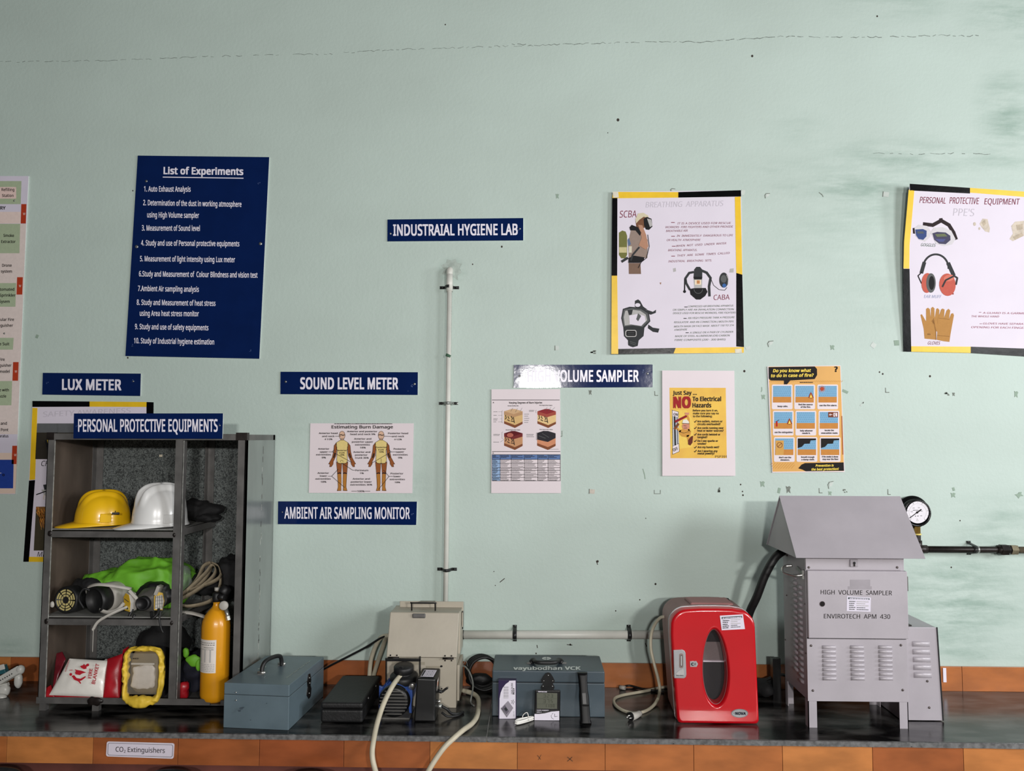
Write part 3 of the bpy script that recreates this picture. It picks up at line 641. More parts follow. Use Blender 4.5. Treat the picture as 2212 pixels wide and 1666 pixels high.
# --- estimating burn damage
A = Art((0, -0.003, 0), (0, -1, 0), o=(590, 790), k=4.627, base=0.001)
t = poster('printed_sheet', 'printed sheet headed Estimating Burn Damage with two body outlines', 'poster', A, [(372, 577), (1406, 577), (1392, 1276), (357, 1272)], SHEET)
TX = ink(30, 26, 26); b = A.fresh()
b.scribble(612, 582, 1190, 7, TX, 2, 5)
for s, x0, x1, y, h in (('Estimating Burn Damage', 585, 1198, 628, 30), ('Anterior head', 458, 644, 684, 16), ('and neck', 490, 614, 714, 16), ('4 1/2%', 516, 592, 744, 16), ('Anterior and posterior', 740, 1042, 666, 16), ('head and neck 9%', 772, 1022, 694, 16), ('Posterior head', 1150, 1350, 685, 16), ('and neck', 1188, 1310, 715, 16), ('4 1/2%', 1212, 1286, 746, 16),
     ('Anterior and', 810, 982, 740, 16), ('posterior upper', 788, 1000, 770, 16), ('extremities', 820, 968, 799, 16), ('18%', 870, 926, 828, 16), ('Anterior', 450, 562, 840, 16), ('upper', 468, 548, 870, 16), ('extremities', 430, 578, 898, 16), ('9%', 486, 528, 928, 16), ('Posterior', 1206, 1330, 841, 16), ('upper', 1232, 1310, 870, 16), ('extremities', 1198, 1346, 899, 16), ('9%', 1250, 1292, 929, 16),
     ('Anterior and', 802, 972, 872, 16), ('posterior', 820, 944, 901, 16), ('trunk 36%', 820, 956, 930, 16), ('Perineum', 822, 952, 1055, 16), ('1%', 868, 906, 1084, 16), ('Anterior', 444, 558, 1082, 16), ('lower', 468, 540, 1111, 16), ('extremities', 424, 576, 1140, 16), ('18%', 476, 532, 1170, 16), ('Posterior', 1176, 1302, 1087, 16), ('lower', 1204, 1276, 1116, 16), ('extremities', 1166, 1318, 1145, 16), ('18%', 1216, 1270, 1175, 16),
     ('Anterior and', 796, 968, 1140, 16), ('posterior lower', 778, 986, 1170, 16), ('extremities 36%', 772, 990, 1199, 16), ('100%', 840, 914, 1264, 16), ('Anterior', 642, 736, 855, 14), ('trunk', 660, 716, 878, 14), ('18%', 666, 712, 900, 14), ('Posterior', 1026, 1134, 824, 14), ('trunk', 1050, 1108, 848, 14), ('18%', 1058, 1106, 870, 14)): b.text(s, (x0, y), (x1, y), h, TX, 5, .012)
for L_ in ([(620, 706), (676, 706)], [(1186, 708), (1110, 706)], [(554, 862), (592, 862), (612, 842)], [(592, 862), (786, 968)], [(1232, 862), (1180, 862), (1158, 842)], [(1180, 862), (985, 976)], [(550, 1106), (586, 1106), (650, 1036)], [(586, 1106), (714, 1218)], [(1196, 1108), (1158, 1108), (1104, 1044)], [(1158, 1108), (1054, 1238)], [(816, 1046), (796, 1046), (692, 978)], [(784, 1255), (836, 1255)], [(918, 1255), (970, 1255)]): b.line(L_, 4, TX, 5)
b.build('lettering', t)
HD = ink(214, 176, 150); TK = ink(222, 200, 130); LB = ink(146, 84, 44); LB2 = ink(176, 118, 52)
def body(cx, back):
    b = A.fresh()
    def P(pts, mm, L): b.poly([(cx+x, y) for x, y in pts], mm, L); b.line([(cx+x, y) for x, y in pts], 3, TX, L+1, True)
    P([(-14, 730), (14, 730), (16, 752), (-16, 752)], HD, 1); b.disc(cx, 698, 29, HD, 2, 43); b.ring(cx, 698, 29, 3, TX, 3, 43); b.line([(cx-28, 694), (cx-8, 690), (cx+8, 698), (cx+26, 692)], 7, TX, 4)
    for s in (-1, 1):
        P([(s*58, 770), (s*80, 800), (s*86, 860), (s*100, 920), (s*122, 960), (s*136, 985), (s*122, 986), (s*126, 1012), (s*108, 1012), (s*90, 985), (s*88, 960), (s*60, 900), (s*52, 820)], LB, 2); b.line([(cx+s*72, 880), (cx+s*84, 920)], 12, TX, 4)
        P([(s*2, 975), (s*4, 985), (s*10, 1080), (s*8, 1170), (s*12, 1215), (s*10, 1250), (s*50, 1252), (s*40, 1215), (s*44, 1130), (s*48, 1070), (s*58, 960), (s*30, 980)], LB, 2); b.poly([(cx+s*11, 1085), (cx+s*9, 1170), (cx+s*12, 1246), (cx+s*47, 1248), (cx+s*38, 1215), (cx+s*42, 1130), (cx+s*46, 1085)], LB2, 3); b.line([(cx+s*10, 1078), (cx+s*26, 1072), (cx+s*46, 1080)], 9, TX, 4)
    P([(-18, 745), (18, 745), (58, 770), (60, 800), (48, 850), (54, 950), (40, 975), (0, 980), (-40, 975), (-54, 950), (-48, 850), (-60, 800), (-58, 770)], TK, 3)
    if back: b.line([(cx, 930), (cx, 980)], 3, TX, 4)
    else: b.ring(cx-4, 962, 14, 3, TX, 4, t0=180, t1=360)
    b.build('body_figure', t)
body(690, False); body(1080, True)

# --- varying degrees of burn injuries
A = Art((0, -0.005, 0), (0, -1, 0), o=(1040, 780), k=5.554, base=0.001)
t = poster('printed_sheet', 'printed sheet on Varying Degrees of Burn Injuries with a blue table', 'poster', A, [(120, 340), (944, 338), (954, 1586), (118, 1586)], SHEET)
b = A.fresh()
b.rect(126, 466, 938, 472, TX); b.rect(128, 1084, 946, 1090, TX); b.text('A', (136, 506), (152, 506), 14, TX, 2, .02); b.text('B', (134, 1112), (148, 1112), 12, TX, 2, .02); b.text('Varying Degrees of Burn Injuries', (330, 512), (730, 510), 21, TX, 2, .018)
b.text('Normal Healthy Skin', (316, 543), (446, 543), 10, TX, 2, .02); b.text('First Degree Burn Injury', (696, 537), (850, 537), 10, TX, 2, .02); b.text('Second Degree Burn Injury', (292, 832), (466, 832), 10, TX, 2, .02); b.text('Third Degree Burn Injury', (696, 827), (856, 827), 10, TX, 2, .015)
sc = 1
for x0, x1, ys in ((144, 198, (610, 652, 694, 708, 730)), (514, 576, (638, 662, 688, 713, 738)), (572, 640, (592, 606)), (144, 224, (880, 894)), (144, 226, (973,)), (540, 632, (880, 894, 910))):
    for y in ys: b.scribble(x0, y, x1-(sc*7 % 18), 5, K3, 2, sc); sc += 1
b.scribble(812, 1060, 924, 4, K3, 2, 77)
for q in ([(256, 596), (248, 600), (248, 740), (258, 744)], [(660, 588), (654, 592), (654, 620), (660, 624)], [(258, 852), (248, 856), (248, 930), (258, 934)], [(668, 860), (658, 864), (658, 944), (668, 950)], [(228, 973), (272, 942)], [(200, 610), (246, 610)], [(200, 652), (246, 652)], [(226, 694), (246, 694)], [(200, 730), (246, 730)]): b.line(q, 2.5, K3, 2)
b.build('lettering', t)
def skin(x, y, top, mid, low, dark, char=False):
    b = A.fresh(); B = ink(128, 76, 50)
    b.poly([(x, y), (x+112, y+34), (x+222, y), (x+222, y+150), (x+130, y+192), (x, y+146)], low, 1); b.poly([(x, y+118), (x+130, y+166), (x+222, y+124), (x+222, y+152), (x+130, y+200), (x, y+148)], B, 2)
    b.poly([(x, y), (x+112, y+34), (x+222, y), (x+222, y+40), (x+112, y+72), (x, y+40)], mid, 2); b.poly([(x, y), (x+90, y-28), (x+130, y-28), (x+222, y), (x+112, y+34)], top, 3)
    if char: b.poly([(x, y-4), (x+80, y-30), (x+150, y-6), (x+222, y), (x+222, y+56), (x+130, y+104), (x, y+74)], top, 4); b.line([(x+20, y+30), (x+100, y+60)], 6, K3, 5); b.line([(x+60, y), (x+140, y+50)], 5, K3, 5)
    else:
        for q in ([(x+18, y+46), (x+26, y+80), (x+14, y+96)], [(x+46, y+60), (x+60, y+90)], [(x+86, y+60), (x+100, y+86), (x+92, y+104)], [(x+112, y+70), (x+124, y+140)], [(x+40, y+100), (x+66, y+116)], [(x+84, y+118), (x+118, y+122)]): b.line(q, 8, dark, 4)
    b.build('skin_diagram', t)
skin(272, 604, ink(206, 170, 130), ink(186, 146, 108), ink(214, 178, 122), TX); skin(672, 604, ink(140, 44, 50), ink(164, 78, 66), ink(226, 194, 140), TX); skin(272, 868, ink(92, 24, 30), ink(116, 44, 44), ink(196, 146, 106), TX); skin(668, 868, ink(44, 42, 48), ink(96, 50, 56), ink(206, 140, 106), TX, True)
b = A.fresh(); b.disc(344, 890, 40, ink(176, 98, 84), 6, 26); b.ring(344, 890, 42, 5, ink(90, 20, 26), 6, 28)
for i in range(3): b.line([(352+i*56, 606+(i % 2)*8), (378+i*56, 562+(i % 2)*6)], 2.5, K3, 6); b.line([(760+i*40, 600), (790+i*46, 556)], 2.5, K3, 6)
b.build('blister', t)
b = A.fresh(); cols = [128, 226, 358, 516, 676, 800, 946]; rows = [1124, 1182, 1228, 1280, 1312, 1362, 1398, 1438]
b.rect(128, 1124, 946, 1184, ink(96, 122, 170), 1); b.rect(128, 1184, 224, 1438, ink(150, 178, 214), 1)
for x in cols: b.rect(x-2.5, 1122, x+2.5, 1440, TX, 2)
for y in rows: b.rect(128, y-2.5, 946, y+2.5, TX, 2)
b.build('table', t)
b = A.fresh(); sd = 200
for i, (x0, x1) in enumerate(zip(cols, cols[1:])):
    for j, (y0, y1) in enumerate(zip(rows, rows[1:])):
        for q in range(2 if y1-y0 < 40 else 3): b.scribble(x0+8, y0+10+q*12.5, x0+8+(x1-x0-16)*random.Random(sd).uniform(.45, 1), 6 if i == 0 or j == 0 else 4.5, TX, 3, sd); sd += 1
b.build('table_text', t)

# --- say no to electrical hazards
A = Art((0, -0.007, 0), (0, -1, 0), o=(1420, 780), k=5.267, base=0.001)
t = poster('printed_sheet', 'white sheet with a yellow electrical hazards notice reading Just Say NO', 'poster', A, [(54, 108), (876, 112), (888, 1308), (56, 1308)], SHEET)
b = A.fresh(); b.poly([(138, 304), (778, 306), (790, 1106), (150, 1106)], mat('notice_yellow', (232, 186, 48), 0.5, var=0.10, scale=9, c2=(216, 162, 40)), 1); b.poly([(150, 560), (330, 560), (420, 700), (400, 980), (260, 1000), (152, 1000)], ink(236, 200, 96), 2); b.build('notice_panel', t)
b = A.fresh()
for s, x0, x1, y, h, bo in (('Just Say ...', 176, 450, 384, 44, .02), ('To Electrical', 400, 726, 456, 48, .024), ('Hazards', 400, 614, 528, 48, .024), ('Before you turn it on,', 404, 690, 574, 22, .02), ('make sure you say no', 406, 700, 607, 22, .02), ('to the following:', 406, 626, 640, 22, .02), ('Are outlets, motors or', 454, 742, 698, 22, .024), ('circuits overloaded?', 456, 720, 730, 22, .024), ('Are cords running near', 456, 756, 773, 22, .024), ('heat or water sources?', 456, 754, 804, 22, .024),
      ('Are cords twisted or', 456, 718, 847, 22, .024), ('tangled?', 456, 570, 878, 22, .024), ('Do I see sparks or', 458, 692, 920, 22, .024), ('smoke?', 458, 558, 952, 22, .024), ('Are my hands wet?', 458, 704, 992, 22, .024), ('Am I wearing any', 458, 686, 1036, 22, .024), ('metal jewelry?', 460, 652, 1064, 22, .024), ('PSP391', 658, 790, 1102, 26, .0)): b.text(s, (x0, y), (x1, y), h, TX, 4, bo)
for y in (690, 764, 838, 912, 984, 1028): b.line([(420, y), (428, y+8), (446, y-14)], 8, TX, 4)
b.build('lettering', t)
b = A.fresh(); b.text('NO', (180, 530), (382, 530), 118, ink(158, 40, 40), 4, .04); b.build('red_lettering', t)
b = A.fresh(); b.poly([(166, 558), (240, 580), (240, 640), (166, 626)], SHEET, 3); b.poly([(170, 626), (240, 640), (246, 940), (174, 972)], ink(176, 180, 186), 3); b.line([(196, 632), (204, 958)], 16, TX, 4); b.line([(226, 640), (232, 946)], 5, K2, 4); b.poly([(170, 970), (246, 936), (250, 1030), (174, 1066)], SHEET, 3)
b.line([(166, 558), (240, 580), (240, 640)], 4, TX, 4); b.line([(170, 560), (174, 1064), (250, 1030), (246, 940)], 4, TX, 4); b.text('ON', (182, 618), (230, 626), 28, TX, 5, .012); b.text('OFF', (186, 1032), (240, 1010), 34, TX, 5, .012); b.build('switch_drawing', t)
b = A.fresh(); b.line([(206, 690), (330, 628)], 26, ink(140, 32, 40), 5); b.line([(318, 600), (356, 600)], 24, ink(206, 140, 116), 5); b.poly([(240, 800), (290, 770), (360, 776), (384, 800), (376, 850), (330, 868), (280, 860), (250, 830)], ink(206, 150, 70), 4); b.line([(360, 790), (356, 660), (340, 620)], 22, ink(206, 150, 70), 4); b.line([(262, 800), (226, 770), (206, 760)], 24, ink(206, 150, 70), 4); b.line([(196, 774), (240, 716)], 26, ink(120, 70, 46), 5)
b.disc(324, 742, 42, ink(206, 140, 116), 6, 40); b.poly([(284, 706), (292, 672), (328, 662), (356, 684), (362, 712)], ink(230, 226, 214), 7); b.line([(282, 708), (366, 714)], 5, TX, 8); b.line([(300, 736), (330, 740)], 5, TX, 8); b.line([(306, 764), (338, 762)], 5, TX, 8); b.line([(346, 850), (362, 916)], 30, ink(206, 150, 70), 4); b.poly([(350, 900), (382, 860), (408, 850), (400, 930), (376, 962), (350, 950)], ink(104, 48, 36), 5); b.line([(250, 806), (300, 820), (380, 800)], 4, TX, 7); b.build('workman_drawing', t)

# --- fire safety comic sheet
A = Art((0, -0.004, 0), (0, -1, 0), o=(1420, 780), k=5.267, base=0.001)
t = poster('printed_sheet', 'orange fire safety sheet with nine comic panels and black speech bubbles', 'poster', A, [(1252, 62), (2086, 50), (2132, 1264), (1306, 1272)], SHEET)
ORG = mat('comic_orange', (216, 160, 74), 0.5, var=0.05, scale=10); FY = ink(244, 214, 92); SKY = ink(122, 168, 200); FL = ink(196, 132, 64)
b = A.fresh(); b.poly([(1266, 66), (2080, 58), (2124, 1252), (1312, 1260)], ORG, 1)
for i in range(40):
    u = 1272+i*21; b.line([(u, 240), (u+20, 224)], 4, ink(196, 140, 60), 2)
for i in range(26): b.line([(1292+i*10, 1180+(i % 3)*22), (1312+i*10, 1160+(i % 3)*22)], 4, ink(196, 140, 60), 2)
b.poly([(2094, 626), (2104, 626), (2118, 1066), (2106, 1066)], ink(170, 96, 50), 3); b.build('background_print', t)
b = A.fresh(); b.poly([(1266, 70), (1790, 62), (1816, 90), (1818, 160), (1790, 206), (1512, 222), (1476, 266), (1440, 266), (1440, 224), (1290, 222), (1268, 200)], TX, 3); b.build('speech_bubble', t); b = A.fresh(); b.poly([(1640, 1180), (1680, 1162), (2120, 1154), (2124, 1250), (1690, 1256), (1650, 1236), (1604, 1222)], TX, 3); b.build('speech_bubble', t)
b = A.fresh(); b.text('Do you know what', (1314, 128), (1744, 124), 34, FY, 5, .022, .2); b.text('to do in case of fire?', (1288, 184), (1774, 178), 34, FY, 5, .022, .2); b.text('Prevention is', (1800, 1204), (2004, 1200), 25, FY, 5, .022, .2); b.text('the best protection!', (1750, 1246), (2060, 1240), 25, FY, 5, .022, .2); b.text('?', (2014, 122), (2052, 122), 56, TX, 5, .03); b.scribble(1622, 244, 1770, 9, TX, 5, 12)
for s, x0, x1, y in (('keep calm.', 1370, 1486, 524), ('find the source', 1606, 1768, 504), ('of the fire.', 1632, 1746, 532), ('use the fire alarm.', 1846, 2046, 514), ('use the extinguisher.', 1336, 1546, 820), ('help whoever', 1626, 1770, 802), ('needs it.', 1650, 1742, 830), ('locate the', 1906, 2010, 798), ('evacuation route.', 1866, 2056, 828), ("don't use the", 1384, 1524, 1106), ('elevators.', 1402, 1506, 1134), ('breath trough', 1638, 1788, 1102), ('a damp cloth.', 1640, 1790, 1130), ('if the smoke is dense', 1874, 2058, 1098), ('stay near the floor', 1880, 2062, 1126)): b.text(s, (x0, y), (x1, y), 17, TX, 6, .022)
b.build('lettering', t)
for r_, (y0, y1) in enumerate(((268, 550), (566, 848), (866, 1148))):
    for c_, x0 in enumerate((1302+r_*12, 1558+r_*13, 1820+r_*14)):
        b = A.fresh(); w = 236; b.rrect(x0, y0, x0+w, y1, 16, SHEET, 3); ph = y0+15; fy = y0+140; pb = y0+205
        b.rect(x0+14, ph, x0+w-14, pb, SKY, 4); b.rect(x0+14, fy, x0+w-14, pb, FL, 5)
        for i in range(9):
            for j in range(5):
                px_, py_ = x0+26+i*22+(j % 2)*10, ph+12+j*24
                if px_ < x0+w-20 and py_ < fy-4: b.rect(px_-3, py_-3, px_+3, py_+3, ink(92, 132, 164), 5)
        n = r_*3+c_
        if n in (1, 3): fx = x0+190; b.poly([(fx-30, fy+10), (fx-16, fy-30), (fx, fy-56), (fx+18, fy-24), (fx+30, fy+10), (fx, fy+20)], ink(150, 66, 40), 6); b.poly([(fx-16, fy+10), (fx, fy-30), (fx+16, fy+10)], FY, 7)
        if n == 2: b.disc(x0+54, ph+34, 24, ink(176, 72, 46), 6); b.ring(x0+54, ph+34, 34, 4, ink(206, 120, 80), 6)
        if n == 5: b.rect(x0+110, ph, x0+222, ph+60, ink(120, 62, 40), 6); b.line([(x0+156, ph+30), (x0+122, ph+30)], 7, SHEET, 7); b.line([(x0+134, ph+20), (x0+122, ph+30), (x0+134, ph+40)], 6, SHEET, 7); b.rect(x0+170, ph+10, x0+212, ph+52, SHEET, 7); b.line([(x0+190, ph+16), (x0+184, ph+34), (x0+196, ph+50)], 7, ink(120, 62, 40), 8)
        if n == 6: b.rect(x0+18, ph+24, x0+112, pb, ink(206, 156, 82), 6); b.ring(x0+66, ph+76, 30, 6, ink(120, 62, 40), 7); b.line([(x0+46, ph+96), (x0+86, ph+56)], 6, ink(120, 62, 40), 7)
        if n in (7, 8): b.poly([(x0+14, ph), (x0+w-14, ph), (x0+w-16, ph+20), (x0+160, ph+24), (x0+150, ph+60), (x0+90, ph+62), (x0+60, ph+96), (x0+14, ph+110)], TX, 6)
        if n == 3: b.rect(x0+34, fy-20, x0+54, fy+40, ink(176, 40, 36), 6); b.line([(x0+44, fy-20), (x0+70, fy-34)], 6, TX, 6)
        b.build('comic_panel', t)

# --- label under the worktop
A = Art((0, -0.556, 0), (0, -1, 0), o=(0, 1180), k=3.427, base=0.002)
t = thing('sign_plate', 'white rounded plate reading CO2 Extinguishers on the brown tile edge', 'sign', tuple(A.pt(1040, 1560)))
b = A.fresh(); P = []
for cx, cy, q in ((1275, 1475, -90), (1270, 1560, 0), (800, 1543, 90), (805, 1462, 180)):
    for i in range(6): w = math.radians(q+i*18); P.append((cx+15*math.cos(w), cy+15*math.sin(w)))
b.slab(P, CARD, PEDGE, .0016); b.build('plate', t)
b = A.fresh(); b.text('CO', (856, 1522), (912, 1524), 36, TX, 2, .002); b.text('2', (917, 1530), (930, 1530), 20, TX, 2, .002); b.text('Extinguishers', (946, 1525), (1220, 1532), 36, TX, 2, .002); b.build('lettering', t)
b = A.fresh(); b.line([(808, 1459), (1272, 1472)], 2.5, TX); b.line([(1272, 1472), (1280, 1482), (1276, 1554), (1266, 1562)], 2.5, TX); b.line([(1266, 1562), (806, 1548)], 2.5, TX); b.line([(806, 1548), (798, 1538), (800, 1468), (808, 1459)], 2.5, TX); b.build('border_line', t)
# ---------------------------------------------------------------- pipes, gauge, wall scraps
PVC = mat('white_pvc', (214, 214, 206), 0.4, var=0.06, scale=14); CLIP = mat('black_clip', (34, 34, 34), 0.4, var=0.3, scale=40); ZN = mat('zinc_clip', (170, 172, 168), 0.35, metal=0.7, var=0.2, scale=40)
t = thing('conduit_pipe', 'upright white conduit running down the wall below the hygiene lab board', 'pipe', (-.345, -.028, .20))
m = MB(); m.cyl((-.346, -.028, .20), (-.340, -.028, 1.645), .0103, PVC); m.build('pipe', t)
m = MB(); m.cyl((-.340, -.028, 1.60), (-.340, -.028, 1.672), .0135, PVC); m.tube([(-.340, -.028, 1.668), (-.340, -.027, 1.684), (-.340, -.016, 1.692), (-.340, .002, 1.692)], .0135, PVC, 16); m.build('elbow', t)
def saddle(p, z, vertical, parent, r):
    m = MB()
    if vertical:
        x, y = p; pts = [(x-.040, -.002, z), (x-.020, -.003, z), (x-r-.003, y, z), (x-r*.7, y-r*.8, z), (x, y-r-.003, z), (x+r*.7, y-r*.8, z), (x+r+.003, y, z), (x+.020, -.003, z), (x+.040, -.002, z)]
        m.ribbon(pts, .012, ZN if z < 1.3 and z > .9 else CLIP, side=(0, 0, 1), t=.0025, n=4)
        for s in (-1, 1): m.lathe([(.006, 0), (.006, .002), (.001, .004)], (x+s*.030, -.003, z), CLIP, (0, -1, 0), 12)
    else:
        x, y, zz = p; pts = [(x, -.002, zz+r+.016), (x, -.006, zz+r+.008), (x, y, zz+r+.002), (x, y-r*.8, zz+r*.7), (x, y-r-.003, zz), (x, y-r*.8, zz-r*.7), (x, y, zz-r-.002), (x, -.006, zz-r-.008), (x, -.002, zz-r-.014)]
        m.ribbon(pts, .016, CLIP, side=(1, 0, 0), t=.003, n=4)
    return m.build('saddle_clip', parent)
for z in (1.62, 1.138, .462): saddle((-.343, -.028), z, True, t, .0103)
m = MB(); m.ribbon([(-.352, -.036, 1.336), (-.345, -.039, 1.334), (-.333, -.036, 1.328)], .012, ink(70, 100, 80), side=(.3, 0, 1), t=.001); m.build('tape_scrap', t)
t = thing('conduit_pipe', 'level white conduit low on the wall, held by two black clips', 'pipe', (.14, -.026, .193))
m = MB(); m.cyl((-.30, -.026, .2055), (.575, -.026, .2135), .0172, PVC); m.build('pipe', t)
saddle((-.066, -.026, .2077), 0, False, t, .0172); saddle((.393, -.026, .212), 0, False, t, .0172)
m = MB(); m.cyl((-.276, -.026, .2057), (-.271, -.026, .2058), .0185, CLIP); m.cyl((.548, -.026, .2133), (.553, -.026, .2133), .0185, CLIP); m.build('end_ring', t)
m = MB(); m.box(.556, .575, -.05, -.003, .165, .268, PVC); m.build('junction_box', t, bevel=.003)
m = MB(); m.box(-.296, -.281, -.05, -.003, .165, .268, PVC); m.build('junction_box', t, bevel=.003)

IRON = mat('black_iron_pipe', (34, 28, 26), 0.42, metal=0.3, var=0.4, scale=30, bump=0.15); BRASS = mat('brass', (150, 118, 56), 0.3, metal=0.9, var=0.2, scale=40); BLKP = mat('black_gloss', (14, 14, 15), 0.2, var=0.2, scale=30)
t = thing('gas_pipe', 'black iron pipe along the wall ending in an elbow under the pressure gauge', 'pipe', (1.75, -.04, .54))
m = MB(); m.tube([(1.535, -.045, .618), (1.535, -.045, .588), (1.538, -.045, .574), (1.549, -.045, .564), (1.565, -.045, .561)], .0125, IRON, 16); m.cyl((1.56, -.045, .561), (2.05, -.045, .561), .0125, IRON); m.build('pipe', t)
m = MB(); m.cyl((1.53, -.045, .561), (1.57, -.045, .561), .0165, IRON); m.cyl((1.535, -.045, .561), (1.535, -.045, .595), .0165, IRON); m.build('elbow', t)
m = MB(); m.cyl((1.845, -.045, .561), (1.90, -.045, .561), .0175, IRON, seg=8); m.cyl((1.858, -.045, .561), (1.885, -.045, .561), .022, IRON, seg=6, smooth=False); m.build('union', t)
m = MB(); m.cyl((1.897, -.045, .561), (1.922, -.045, .561), .020, mat('dull_brass', (150, 140, 116), .4, metal=.5, var=.2, scale=30), seg=6, smooth=False); m.build('hex_nut', t)
m = MB(); m.cyl((1.922, -.045, .561), (2.4, -.045, .561), .0125, mat('beige_pipe', (170, 156, 130), .45, var=.1, scale=20)); m.build('outlet_pipe', t)
saddle((1.757, -.045, .561), 0, False, t, .0125); m = MB(); m.cyl((1.764, -.045, .561), (1.772, -.045, .561), .0145, ZN); m.build('ring', t)
t = thing('pressure_gauge', 'round black pressure gauge with white dial on the iron pipe', 'gauge', (1.535, -.045, .618))
m = MB(); c = Vector((1.530, -.03, .705)); m.lathe([(.0, 0), (.064, 0), (.066, .004), (.064, .009), (.052, .010), (.052, .038), (.0535, .040), (.0535, .046), (.047, .048), (.047, .044), (0, .044)], (1.527, -.022, .705), BLKP, (0, -1, 0), 48); m.build('case', t)
DIAL = ink(226, 222, 228)
A = Art((0, -.0665, 0), (0, -1, 0), o=(1880, 1050), k=6.663, base=.0)
cx, cy = 683, 380
b = A.fresh(); b.disc(cx, cy, 158, DIAL, 1, n=48); b.build('dial', t)
b = A.fresh()
for i in range(11):
    w = math.radians(135+27*i); r0 = 132 if i % 2 == 0 else 142; b.line([(cx+r0*math.cos(w), cy+r0*math.sin(w)), (cx+156*math.cos(w), cy+156*math.sin(w))], 4 if i % 2 == 0 else 2.5, K2, 2)
b.ring(cx, cy, 124, 3, LG, 2, t0=135, t1=405)
for s, x, y in (('0', 590, 440), ('100', 596, 372), ('200', 624, 318), ('300', 700, 314), ('400', 738, 364), ('500', 732, 430)): b.text(s, (x-15, y+7), (x+15 if len(s) > 1 else x-5, y+7), 14, K3, 2)
b.scribble(614, 350, 692, 8, K2, 2, 6); b.disc(652, 435, 7, K2, 2); b.disc(686, 434, 7, K2, 2); b.line([(664, 502), (676, 470), (692, 502), (664, 502)], 4, LG, 2); b.build('dial_marks', t)
b = A.fresh(); b.line([(568, 462), (676, 382), (732, 340)], 11, TX, 4); b.line([(690, 372), (734, 340)], 18, TX, 4); b.disc(676, 382, 16, TX, 5); b.build('needle', t)
m = MB(); m.cyl((1.534, -.045, .625), (1.534, -.045, .660), .0125, BRASS, seg=6, smooth=False); m.cyl((1.535, -.045, .610), (1.535, -.045, .627), .010, BRASS); m.build('stem', t)
m = MB(); m.cyl((1.535, -.045, .617), (1.535, -.045, .623), .0145, ink(226, 206, 120)); m.build('ring', t)

